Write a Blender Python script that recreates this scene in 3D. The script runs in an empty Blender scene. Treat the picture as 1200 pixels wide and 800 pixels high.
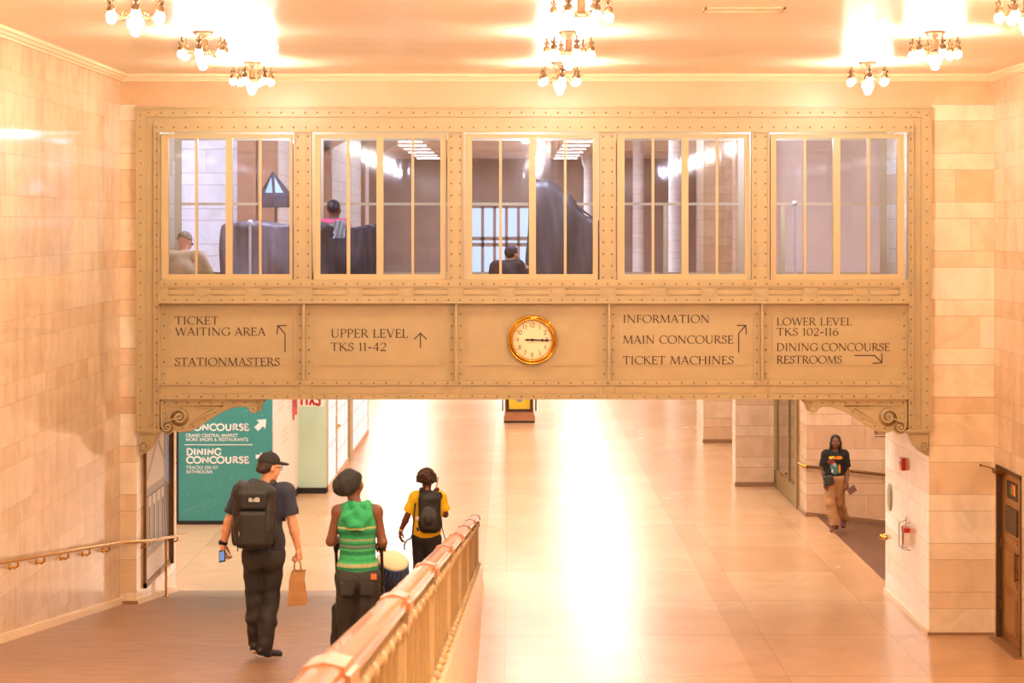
import bpy, math, random
import numpy as np
from mathutils import Vector, Matrix

random.seed(7)
sc = bpy.context.scene
COL = sc.collection
PI = math.pi
F = 2330.0            # focal length in pixels of the 1200-wide frame
EYE = 5.16            # camera height above the lower floor
SLOPE, RAMP_END = 0.127, 28.1

# ---------------------------------------------------------------- camera
cd = bpy.data.cameras.new('camera')
cd.sensor_width = 36.0
cd.lens = F / 1200 * 36
cd.shift_y = -(400 - 264) / 1200
cd.clip_end = 400
cd.dof.use_dof = True
cd.dof.focus_distance = 24.0
cd.dof.aperture_fstop = 5.6
cam = bpy.data.objects.new('camera', cd)
COL.objects.link(cam)
cam.location = (0, 0, EYE)
cam.rotation_euler = (PI / 2, 0, 0)
sc.camera = cam

# ---------------------------------------------------------------- view, world
sc.view_settings.view_transform = 'Standard'
sc.view_settings.look = 'None'
sc.view_settings.gamma = 1.0
sc.view_settings.use_curve_mapping = False
sc.view_settings.exposure = 0.12
sc.cycles.max_bounces = 8
sc.cycles.diffuse_bounces = 6
sc.cycles.glossy_bounces = 4
sc.cycles.transparent_max_bounces = 12
sc.cycles.sample_clamp_indirect = 12.0
sc.cycles.use_denoising = True
sc.cycles.caustics_reflective = False
sc.cycles.caustics_refractive = False
w = bpy.data.worlds.new('world')
sc.world = w
w.use_nodes = True
w.node_tree.nodes['Background'].inputs[0].default_value = (1.0, 0.8, 0.58, 1)
w.node_tree.nodes['Background'].inputs[1].default_value = 0.05

WARM = (1.0, 0.865, 0.69)
CHX = (-3.03, 0.557, 4.148)              # three rows of chandeliers
CHY = (23.18, 19.5, 16.0)                # the ones in the frame
CHY_BACK = (12.4, 8.8, 5.2, 1.6)         # the same rows behind and above the camera
CEIL = 7.06
LAMP_BACK_W = 150.0
BULB = 270.0                             # radiance of the bulbs
HALL_W = 1050.0

def lamp(name, kind, loc, power, color, radius=0.15, size=None, rot=None):
    d = bpy.data.lights.new(name, kind)
    d.energy = power
    d.color = color
    if kind == 'POINT':
        d.shadow_soft_size = radius
    if kind == 'AREA':
        d.shape = 'RECTANGLE'
        d.size, d.size_y = size
    o = bpy.data.objects.new(name, d)
    COL.objects.link(o)
    o.location = loc
    if rot:
        o.rotation_euler = rot
    return o

for yy in CHY_BACK:
    for xx in CHX:
        lamp('chandelier_light', 'POINT', (xx, yy, CEIL - 0.45), LAMP_BACK_W, WARM, 0.07)
# area lamps over the concourse; those off the two light rows are added fill
for xx, yy, pw in ((-1.0, 32.0, 0.6), (0.5, 44.0, 0.5), (0.5, 56.0, 0.5), (3.4, 72.0, 0.9), (-5.3, 72.0, 1.6), (3.4, 96.0, 0.9), (-5.3, 96.0, 1.6), (0.0, 118.0, 1.6)):
    lamp('concourse_lamp_and_fill', 'AREA', (xx, yy, 9.3), HALL_W * pw, (1.0, 0.90, 0.77), size=(1.8, 9.0))
# unseen lamps added: cool fill for the shop block, warm fill for the passage
lamp('cool_fill', 'AREA', (-6.5, 30.6, 9.4), 650.0, (0.74, 0.84, 1.0), size=(7.0, 2.6))
lamp('passage_fill', 'POINT', (7.4, 31.0, 4.4), 260.0, (1.0, 0.86, 0.70), 0.3)
# unseen cool lamps added to brighten the footbridge interior
for xx in (-3.2, 0.2, 3.6):
    lamp('footbridge_fill', 'POINT', (xx, 26.5, 6.43), 170.0, (0.75, 0.82, 1.0), 0.06)

# ---------------------------------------------------------------- materials
def new_mat(name):
    m = bpy.data.materials.new(name)
    m.use_nodes = True
    nt = m.node_tree
    return m, nt, nt.nodes['Principled BSDF'], nt.links

def lin(c):
    return tuple(((v / 255) / 12.92 if v / 255 <= 0.04045 else ((v / 255 + 0.055) / 1.055) ** 2.4) for v in c)

def mat(name, rgb, rough=0.5, metal=0.0, var=0.0, scale=8.0, bump=0.0, bscale=40.0, stretch=(1, 1, 1), coat=0.0, spec=0.5, emit=0.0):
    """rgb: sRGB 0-255; var: how far a noise moves the tone."""
    m, nt, b, L = new_mat(name)
    c = lin(rgb)
    b.inputs['Base Color'].default_value = (*c, 1)
    b.inputs['Roughness'].default_value = rough
    b.inputs['Metallic'].default_value = metal
    b.inputs['Specular IOR Level'].default_value = spec
    b.inputs['Coat Weight'].default_value = coat
    if emit:
        b.inputs['Emission Color'].default_value = (*c, 1)
        b.inputs['Emission Strength'].default_value = emit
    if var or bump:
        tc = nt.nodes.new('ShaderNodeTexCoord')
        mp = nt.nodes.new('ShaderNodeMapping')
        mp.inputs['Scale'].default_value = stretch
        L.new(tc.outputs['Object'], mp.inputs[0])
    if var:
        n = nt.nodes.new('ShaderNodeTexNoise')
        n.inputs['Scale'].default_value = scale
        n.inputs['Detail'].default_value = 5
        L.new(mp.outputs[0], n.inputs['Vector'])
        r = nt.nodes.new('ShaderNodeValToRGB')
        r.color_ramp.elements[0].position = 0.3
        r.color_ramp.elements[1].position = 0.7
        r.color_ramp.elements[0].color = (*[v * (1 - var) for v in c], 1)
        r.color_ramp.elements[1].color = (*[min(1, v * (1 + var)) for v in c], 1)
        L.new(n.outputs['Fac'], r.inputs[0])
        L.new(r.outputs[0], b.inputs['Base Color'])
    if bump:
        n2 = nt.nodes.new('ShaderNodeTexNoise')
        n2.inputs['Scale'].default_value = bscale
        n2.inputs['Detail'].default_value = 4
        L.new(mp.outputs[0], n2.inputs['Vector'])
        bp = nt.nodes.new('ShaderNodeBump')
        bp.inputs['Strength'].default_value = bump
        bp.inputs['Distance'].default_value = 0.02
        L.new(n2.outputs['Fac'], bp.inputs['Height'])
        L.new(bp.outputs[0], b.inputs['Normal'])
    return m

def emission(name, color, strength):
    m, nt, b, L = new_mat(name)
    nt.nodes.remove(b)
    e = nt.nodes.new('ShaderNodeEmission')
    e.inputs[0].default_value = (*color, 1)
    e.inputs[1].default_value = strength
    L.new(e.outputs[0], nt.nodes['Material Output'].inputs[0])
    return m

class NG:
    """small helper to write math node chains"""
    def __init__(s, nt):
        s.nt, s.L = nt, nt.links
    def put(s, sock, v):
        if hasattr(v, 'links'):
            s.L.new(v, sock)
        else:
            sock.default_value = v
    def m(s, op, a, b=0.0, c=0.0):
        n = s.nt.nodes.new('ShaderNodeMath')
        n.operation = op
        for k, v in enumerate((a, b, c)):
            s.put(n.inputs[k], v)
        return n.outputs[0]
    def comb(s, x, y, z):
        n = s.nt.nodes.new('ShaderNodeCombineXYZ')
        for k, v in enumerate((x, y, z)):
            s.put(n.inputs[k], v)
        return n.outputs[0]
    def white(s, vec):
        n = s.nt.nodes.new('ShaderNodeTexWhiteNoise')
        n.noise_dimensions = '3D'
        s.L.new(vec, n.inputs['Vector'])
        return n.outputs['Value']
    def noise(s, vec, scale, detail=4, rough=0.5, dist=0.0):
        n = s.nt.nodes.new('ShaderNodeTexNoise')
        s.L.new(vec, n.inputs['Vector'])
        n.inputs['Scale'].default_value = scale
        n.inputs['Detail'].default_value = detail
        n.inputs['Roughness'].default_value = rough
        n.inputs['Distortion'].default_value = dist
        return n.outputs['Fac']
    def ramp(s, fac, stops):
        n = s.nt.nodes.new('ShaderNodeValToRGB')
        cr = n.color_ramp
        while len(cr.elements) < len(stops):
            cr.elements.new(0.5)
        for e, (p, c) in zip(cr.elements, stops):
            e.position = p
            e.color = (*c, 1)
        s.L.new(fac, n.inputs[0])
        return n.outputs[0]
    def mix(s, fac, a, b, blend='MIX'):
        n = s.nt.nodes.new('ShaderNodeMix')
        n.data_type = 'RGBA'
        n.blend_type = blend
        s.put(n.inputs[0], fac)
        for k, v in ((6, a), (7, b)):
            s.put(n.inputs[k], v if hasattr(v, 'links') else (*v, 1))
        return n.outputs[2]

def marble_wall(name, tones, rough=0.14, joint=0.010, top=6.687, big=1.45, streak=0.12, spec=0.5, jmix=0.40, bump=0.05):
    """polished marble in alternate tall and narrow courses, each block with its own tone"""
    m, nt, b, L = new_mat(name)
    g = NG(nt)
    geo = nt.nodes.new('ShaderNodeNewGeometry')
    sp = nt.nodes.new('ShaderNodeSeparateXYZ')
    L.new(geo.outputs['Position'], sp.inputs[0])
    x, y, z = sp.outputs
    h = g.m('ADD', x, y)
    zz = g.m('DIVIDE', g.m('SUBTRACT', top, z), 0.614)
    row = g.m('FLOOR', zz)
    fr = g.m('SUBTRACT', zz, row)
    tall = g.m('GREATER_THAN', fr, 0.345)
    rid = g.m('ADD', g.m('MULTIPLY', row, 2.0), tall)
    shift = g.white(g.comb(rid, 3.3, 1.7))
    hh = g.m('ADD', g.m('DIVIDE', h, big), shift)
    colm = g.m('FLOOR', hh)
    fh = g.m('SUBTRACT', hh, colm)
    tone = g.white(g.comb(rid, colm, 7.1))
    e = joint / 0.614
    j1 = g.m('LESS_THAN', fr, e)
    j2 = g.m('LESS_THAN', g.m('ABSOLUTE', g.m('SUBTRACT', fr, 0.345)), e / 2)
    j3 = g.m('LESS_THAN', fh, 0.6 * joint / big)
    jm = g.m('MAXIMUM', g.m('MAXIMUM', j1, j2), j3)
    base = g.ramp(tone, [(0.0, tones[0]), (0.5, tones[1]), (1.0, tones[2])])
    offs = g.m('MULTIPLY', tone, 37.0)
    vv = g.comb(g.m('ADD', x, offs), y, g.m('MULTIPLY', z, 0.9))
    vein = g.noise(vv, 2.2, 7, 0.62, 1.2)
    st = g.noise(g.comb(g.m('MULTIPLY', x, 5.0), g.m('MULTIPLY', y, 5.0), g.m('MULTIPLY', z, 0.35)), 1.0, 4)
    k1 = g.ramp(vein, [(0.3, (1 - 0.16, 1 - 0.19, 1 - 0.24)), (0.6, (1.0, 1.0, 1.0))])
    k2 = g.ramp(st, [(0.3, (1 - streak, 1 - streak * 1.2, 1 - streak * 1.5)), (0.65, (1, 1, 1))])
    c = g.mix(1.0, base, k1, 'MULTIPLY')
    c = g.mix(1.0, c, k2, 'MULTIPLY')
    c = g.mix(g.m('MULTIPLY', jm, jmix), c, (0.30, 0.18, 0.09))
    L.new(c, b.inputs['Base Color'])
    b.inputs['Roughness'].default_value = rough
    b.inputs['Specular IOR Level'].default_value = spec
    bp = nt.nodes.new('ShaderNodeBump')
    bp.inputs['Strength'].default_value = bump
    bp.inputs['Distance'].default_value = 0.02
    L.new(g.noise(geo.outputs['Position'], 1.6, 3), bp.inputs['Height'])
    L.new(bp.outputs[0], b.inputs['Normal'])
    return m

def slab_floor(name, sx, sy, tones, rough, joint=0.012, off=(0, 0), border=None, jmix=0.35, wav=0.02):
    m, nt, b, L = new_mat(name)
    g = NG(nt)
    geo = nt.nodes.new('ShaderNodeNewGeometry')
    sp = nt.nodes.new('ShaderNodeSeparateXYZ')
    L.new(geo.outputs['Position'], sp.inputs[0])
    x, y, z = sp.outputs
    u = g.m('DIVIDE', g.m('SUBTRACT', x, off[0]), sx)
    cu = g.m('FLOOR', u)
    fu = g.m('SUBTRACT', u, cu)
    v = g.m('DIVIDE', g.m('SUBTRACT', y, off[1]), sy)
    cv = g.m('FLOOR', v)
    fv = g.m('SUBTRACT', v, cv)
    tone = g.white(g.comb(cu, cv, 2.2))
    jm = g.m('MAXIMUM', g.m('LESS_THAN', fu, joint / sx), g.m('LESS_THAN', fv, 2.5 * joint / sy))
    base = g.ramp(tone, [(0.0, tones[0]), (0.5, tones[1]), (1.0, tones[2])])
    n = g.noise(g.comb(g.m('ADD', x, g.m('MULTIPLY', tone, 11.0)), y, 0.0), 1.3, 6, 0.6, 0.6)
    k = g.ramp(n, [(0.3, (0.88, 0.86, 0.82)), (0.65, (1, 1, 1))])
    c = g.mix(1.0, base, k, 'MULTIPLY')
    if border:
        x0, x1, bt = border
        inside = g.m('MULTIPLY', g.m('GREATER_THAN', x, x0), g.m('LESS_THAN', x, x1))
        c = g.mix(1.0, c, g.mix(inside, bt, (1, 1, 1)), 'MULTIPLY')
    c = g.mix(g.m('MULTIPLY', jm, jmix), c, (0.22, 0.12, 0.06))
    L.new(c, b.inputs['Base Color'])
    rn = g.noise(geo.outputs['Position'], 0.7, 4)
    L.new(g.m('ADD', rough - 0.04, g.m('MULTIPLY', rn, 0.08)), b.inputs['Roughness'])
    bp = nt.nodes.new('ShaderNodeBump')
    bp.inputs['Strength'].default_value = wav
    bp.inputs['Distance'].default_value = 0.05
    L.new(g.noise(geo.outputs['Position'], 2.5, 2), bp.inputs['Height'])
    L.new(bp.outputs[0], b.inputs['Normal'])
    return m

def glass_mat(name, tint, refl=0.9):
    m, nt, b, L = new_mat(name)
    nt.nodes.remove(b)
    t = nt.nodes.new('ShaderNodeBsdfTransparent')
    t.inputs[0].default_value = (*tint, 1)
    gl = nt.nodes.new('ShaderNodeBsdfGlossy')
    gl.inputs['Roughness'].default_value = 0.03
    gl.inputs[0].default_value = (1, 1, 1, 1)
    fr = nt.nodes.new('ShaderNodeFresnel')
    fr.inputs['IOR'].default_value = 1.5
    mp = nt.nodes.new('ShaderNodeMath')
    mp.operation = 'MULTIPLY'
    mp.use_clamp = True
    mp.inputs[1].default_value = refl * 2
    L.new(fr.outputs[0], mp.inputs[0])
    # faint ripple of old plate glass
    tc = nt.nodes.new('ShaderNodeTexCoord')
    mpp = nt.nodes.new('ShaderNodeMapping')
    mpp.inputs['Scale'].default_value = (6, 1, 0.4)
    nz = nt.nodes.new('ShaderNodeTexNoise')
    nz.inputs['Scale'].default_value = 2.0
    L.new(tc.outputs['Object'], mpp.inputs[0])
    L.new(mpp.outputs[0], nz.inputs['Vector'])
    bp = nt.nodes.new('ShaderNodeBump')
    bp.inputs['Strength'].default_value = 0.03
    bp.inputs['Distance'].default_value = 0.01
    L.new(nz.outputs['Fac'], bp.inputs['Height'])
    L.new(bp.outputs[0], gl.inputs['Normal'])
    mx = nt.nodes.new('ShaderNodeMixShader')
    L.new(mp.outputs[0], mx.inputs[0])
    L.new(t.outputs[0], mx.inputs[1])
    L.new(gl.outputs[0], mx.inputs[2])
    L.new(mx.outputs[0], nt.nodes['Material Output'].inputs[0])
    return m

def brick_ramp(name):
    m, nt, b, L = new_mat(name)
    g = NG(nt)
    geo = nt.nodes.new('ShaderNodeNewGeometry')
    br = nt.nodes.new('ShaderNodeTexBrick')
    L.new(geo.outputs['Position'], br.inputs['Vector'])
    br.inputs['Scale'].default_value = 1.0
    br.inputs['Brick Width'].default_value = 0.24
    br.inputs['Row Height'].default_value = 0.075
    br.inputs['Mortar Size'].default_value = 0.004
    br.inputs['Bias'].default_value = 0.0
    br.inputs['Color1'].default_value = (*lin((170, 134, 106)), 1)
    br.inputs['Color2'].default_value = (*lin((148, 112, 86)), 1)
    br.inputs['Mortar'].default_value = (*lin((126, 97, 75)), 1)
    n = g.noise(geo.outputs['Position'], 0.9, 6, 0.6)
    k = g.ramp(n, [(0.3, (0.86, 0.82, 0.8)), (0.7, (1.0, 1.0, 1.0))])
    c = g.mix(1.0, br.outputs['Color'], k, 'MULTIPLY')
    L.new(c, b.inputs['Base Color'])
    b.inputs['Roughness'].default_value = 0.38
    bp = nt.nodes.new('ShaderNodeBump')
    bp.inputs['Strength'].default_value = 0.15
    bp.inputs['Distance'].default_value = 0.01
    bp.invert = True
    L.new(br.outputs['Fac'], bp.inputs['Height'])
    L.new(bp.outputs[0], b.inputs['Normal'])
    return m

T_WALL = [lin((224, 196, 164)), lin((230, 205, 174)), lin((236, 213, 186))]
T_PIER = [lin((224, 192, 152)), lin((240, 218, 186)), lin((248, 236, 214))]
T_FAR = [lin((222, 186, 152)), lin((230, 198, 166)), lin((236, 208, 178))]
M = {
    'wall': marble_wall('polished_cream_marble', T_WALL, rough=0.08, big=2.1, jmix=0.26, bump=0.03),
    'pier': marble_wall('banded_cream_marble', T_PIER, big=3.1, streak=0.05, joint=0.012),
    'far': marble_wall('pink_tan_marble', T_FAR, rough=0.25, top=3.05, big=1.6, streak=0.08, joint=0.016),
    'pale': marble_wall('pale_grey_marble', [lin((214, 219, 230)), lin((221, 226, 236)), lin((228, 231, 240))], rough=0.4, big=2.2, joint=0.02, streak=0.06),
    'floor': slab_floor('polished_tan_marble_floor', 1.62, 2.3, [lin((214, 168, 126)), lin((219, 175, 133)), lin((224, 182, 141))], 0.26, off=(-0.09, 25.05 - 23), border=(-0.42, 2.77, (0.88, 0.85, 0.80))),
    'ramp': brick_ramp('worn_brown_brick_paving'),
    'sidepave': mat('dark_brown_brick_paving', (108, 72, 52), 0.45, var=0.15, scale=5, bump=0.1),
    'ceiling': mat('cream_plaster_ceiling', (252, 238, 214), 0.32, var=0.04, scale=2.0, bump=0.25, bscale=2.2, stretch=(0.2, 3.0, 1)),
    'cornice': mat('pale_plaster_cornice', (246, 226, 190), 0.45),
    'iron': mat('olive_cream_painted_iron', (182, 160, 118), 0.36, var=0.04, scale=5, bump=0.02),
    'ironline': mat('dark_seam_paint', (120, 88, 48), 0.6),
    'rivet': mat('rivet_and_scroll_shade', (150, 124, 82), 0.35),
    'sash': mat('window_sash_paint', (198, 174, 130), 0.36),
    'glass': glass_mat('lavender_plate_glass', (0.84, 0.87, 1.0), 0.55),
    'clear': glass_mat('clear_glass', (0.95, 0.96, 0.96), 0.7),
    'letter': mat('dark_bronze_lettering', (62, 40, 18), 0.5),
    'rail_iron': mat('cream_painted_railing_iron', (186, 160, 116), 0.38, var=0.06, scale=9),
    'rail_iron_dark': mat('railing_bar_paint', (162, 134, 92), 0.42, var=0.08, scale=12),
    'handrail': mat('coppery_varnished_handrail', (196, 128, 76), 0.22, metal=0.15, var=0.10, scale=6, stretch=(6, 0.8, 6), coat=0.3),
    'brass': mat('polished_brass', (214, 160, 62), 0.2, metal=1.0),
    'bronze': mat('dark_bronze', (124, 82, 38), 0.35, metal=0.6, var=0.12, scale=4),
    'lampmetal': mat('aged_gilt_metal', (104, 74, 46), 0.4, metal=0.5, var=0.2, scale=30),
    'bulb': emission('glowing_opal_bulb', (1.0, 0.85, 0.69), BULB),
    'bowl': emission('glowing_lamp_bowl', (1.0, 0.84, 0.60), 30.0),
    'strip': emission('glowing_ceiling_panel', (1.0, 0.92, 0.80), 12.0),
    'white': mat('white_paint', (238, 232, 224), 0.5),
    'black': mat('black_base_paint', (28, 26, 26), 0.45),
    'teal': mat('teal_printed_panel', (62, 146, 140), 0.4, var=0.03, scale=2),
    'teal_light': mat('teal_printed_pattern', (96, 166, 158), 0.4),
    'signwhite': mat('white_print', (240, 238, 232), 0.45),
    'mint': mat('pale_mint_paint', (196, 222, 200), 0.45),
    'mint_dark': mat('sage_green_paint', (128, 176, 148), 0.45),
    'red': mat('red_enamel', (196, 44, 32), 0.35),
    'pink': mat('pink_red_print', (206, 96, 92), 0.5, var=0.5, scale=9),
}
# ---------------------------------------------------------------- mesh helpers
def tag(o, label=None, cat=None, group=None, kind=None):
    if label: o['label'] = label
    if cat: o['category'] = cat
    if group: o['group'] = group
    if kind: o['kind'] = kind
    return o

def empty(name, loc, label, cat, group=None, rz=0.0):
    o = bpy.data.objects.new(name, None)
    o.empty_display_size = 0.1
    COL.objects.link(o)
    o.location = loc
    o.rotation_euler = (0, 0, rz)
    return tag(o, label, cat, group)

def copy_tree(o, parent=None):
    c = o.copy()
    COL.objects.link(c)
    c.parent = parent
    for ch in list(o.children):
        copy_tree(ch, c)
    return c

class MB:
    def __init__(s):
        s.v, s.f, s.mi, s.sm = [], [], [], []
        s.cur, s.smooth = 0, False
    def add(s, verts, faces, smooth=None):
        n = len(s.v)
        s.v.extend(tuple(map(float, p)) for p in verts)
        s.f.extend(tuple(i + n for i in f) for f in faces)
        s.mi.extend([s.cur] * len(faces))
        s.sm.extend([s.smooth if smooth is None else smooth] * len(faces))
        return s
    def box(s, x0, y0, z0, x1, y1, z1):
        v = [(x0, y0, z0), (x1, y0, z0), (x1, y1, z0), (x0, y1, z0), (x0, y0, z1), (x1, y0, z1), (x1, y1, z1), (x0, y1, z1)]
        return s.add(v, [(0, 3, 2, 1), (4, 5, 6, 7), (0, 1, 5, 4), (1, 2, 6, 5), (2, 3, 7, 6), (3, 0, 4, 7)], False)
    def hexa(s, p):
        """8 points: bottom loop then top loop"""
        return s.add(p, [(0, 3, 2, 1), (4, 5, 6, 7), (0, 1, 5, 4), (1, 2, 6, 5), (2, 3, 7, 6), (3, 0, 4, 7)], False)
    def prism(s, poly, d, smooth=False):
        """poly: 3D points of one face; d: extrusion vector"""
        n = len(poly)
        d = Vector(d)
        v = [Vector(p) for p in poly] + [Vector(p) + d for p in poly]
        f = [tuple(range(n))[::-1], tuple(range(n, 2 * n))]
        f += [(i, (i + 1) % n, n + (i + 1) % n, n + i) for i in range(n)]
        return s.add(v, f, smooth)
    def tube(s, pts, r, n=10, caps=True, closed=False):
        pts = [Vector(p) for p in pts]
        rs = r if isinstance(r, (list, tuple)) else [r] * len(pts)
        rings, up = [], None
        m = len(pts)
        for i, p in enumerate(pts):
            if closed:
                t = pts[(i + 1) % m] - pts[i - 1]
            else:
                t = pts[min(i + 1, m - 1)] - pts[max(i - 1, 0)]
            t.normalize()
            if up is None:
                up = Vector((0, 0, 1)) if abs(t.z) < 0.9 else Vector((1, 0, 0))
            a = t.cross(up)
            if a.length < 1e-6:
                a = t.cross(Vector((1, 0, 0)))
            a.normalize()
            b = a.cross(t).normalized()
            up = b
            rings.append([p + a * (math.cos(2 * PI * k / n) * rs[i]) + b * (math.sin(2 * PI * k / n) * rs[i]) for k in range(n)])
        v = [q for ring in rings for q in ring]
        f = []
        for i in range(m if closed else m - 1):
            j = (i + 1) % m
            f += [(i * n + k, i * n + (k + 1) % n, j * n + (k + 1) % n, j * n + k) for k in range(n)]
        s.add(v, f, True)
        if caps and not closed:
            s.add(rings[0], [tuple(range(n))], False)
            s.add(rings[-1], [tuple(range(n))[::-1]], False)
        return s
    def lathe(s, prof, c=(0, 0, 0), n=24, axis='z'):
        """prof: (radius, height) pairs"""
        v, f = [], []
        for r, h in prof:
            for k in range(n):
                a = 2 * PI * k / n
                p = (r * math.cos(a), r * math.sin(a), h)
                if axis == 'y':
                    p = (p[0], p[2], p[1])
                elif axis == 'x':
                    p = (p[2], p[0], p[1])
                v.append((p[0] + c[0], p[1] + c[1], p[2] + c[2]))
        for i in range(len(prof) - 1):
            f += [(i * n + k, i * n + (k + 1) % n, (i + 1) * n + (k + 1) % n, (i + 1) * n + k) for k in range(n)]
        return s.add(v, f, True)
    def sphere(s, c, r, n=14, m=9, sc_=(1, 1, 1)):
        prof = [(r * math.sin(PI * i / m), -r * math.cos(PI * i / m)) for i in range(m + 1)]
        v, f = [], []
        for rr, h in prof:
            for k in range(n):
                a = 2 * PI * k / n
                v.append((c[0] + rr * math.cos(a) * sc_[0], c[1] + rr * math.sin(a) * sc_[1], c[2] + h * sc_[2]))
        for i in range(m):
            f += [(i * n + k, i * n + (k + 1) % n, (i + 1) * n + (k + 1) % n, (i + 1) * n + k) for k in range(n)]
        return s.add(v, f, True)
    def dome(s, c, r, h, n=8):
        """rivet head on a face that looks towards -y"""
        v = [(c[0] + r * math.cos(2 * PI * k / n), c[1], c[2] + r * math.sin(2 * PI * k / n)) for k in range(n)]
        v += [(c[0] + .6 * r * math.cos(2 * PI * k / n), c[1] - .8 * h, c[2] + .6 * r * math.sin(2 * PI * k / n)) for k in range(n)]
        v.append((c[0], c[1] - h, c[2]))
        f = [(k, (k + 1) % n, n + (k + 1) % n, n + k) for k in range(n)]
        f += [(n + k, n + (k + 1) % n, 2 * n) for k in range(n)]
        return s.add(v, f, True)
    def build(s, name, mats, parent=None, kind=None, label=None):
        me = bpy.data.meshes.new(name)
        me.from_pydata(s.v, [], s.f)
        for mm in (mats if isinstance(mats, (list, tuple)) else [mats]):
            me.materials.append(mm)
        me.polygons.foreach_set('material_index', s.mi)
        me.polygons.foreach_set('use_smooth', s.sm)
        me.update()
        import bmesh
        bm = bmesh.new()
        bm.from_mesh(me)
        bmesh.ops.recalc_face_normals(bm, faces=bm.faces)
        bm.to_mesh(me)
        bm.free()
        o = bpy.data.objects.new(name, me)
        COL.objects.link(o)
        if parent is not None:
            o.parent = parent
            # vertices are given in world space for a parent placed in the world
            if not getattr(s, 'local', False):
                o.matrix_parent_inverse = world_of(parent).inverted()
        if kind: o['kind'] = kind
        if label: o['label'] = label
        return o

def world_of(o):
    mtx = Matrix.LocRotScale(o.location, o.rotation_euler, o.scale)
    if o.parent:
        return world_of(o.parent) @ o.matrix_parent_inverse @ mtx
    return mtx

def at(px, py, Y):
    """the point that shows at pixel (px, py), Y metres in front of the camera"""
    return ((px - 600) * Y / F, Y, EYE - (py - 264) * Y / F)

def ramp_z(y):
    return max(0.0, SLOPE * (RAMP_END - y))

def structure(name, mb, m):
    o = mb.build(name, m)
    o['kind'] = 'structure'
    return o

# ---------------------------------------------------------------- lettering
def _arc(cx, cy, rx, ry, a0, a1, n=14):
    return [(cx + rx * math.cos(math.radians(a0 + (a1 - a0) * i / n)), cy + ry * math.sin(math.radians(a0 + (a1 - a0) * i / n))) for i in range(n + 1)]

_S = [(.44, .80), (.40, .91), (.30, .97), (.20, .96), (.11, .88), (.09, .76), (.15, .65), (.26, .56), (.38, .46), (.45, .35), (.45, .20), (.38, .08), (.27, .02), (.16, .04), (.08, .12), (.05, .24)]
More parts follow.
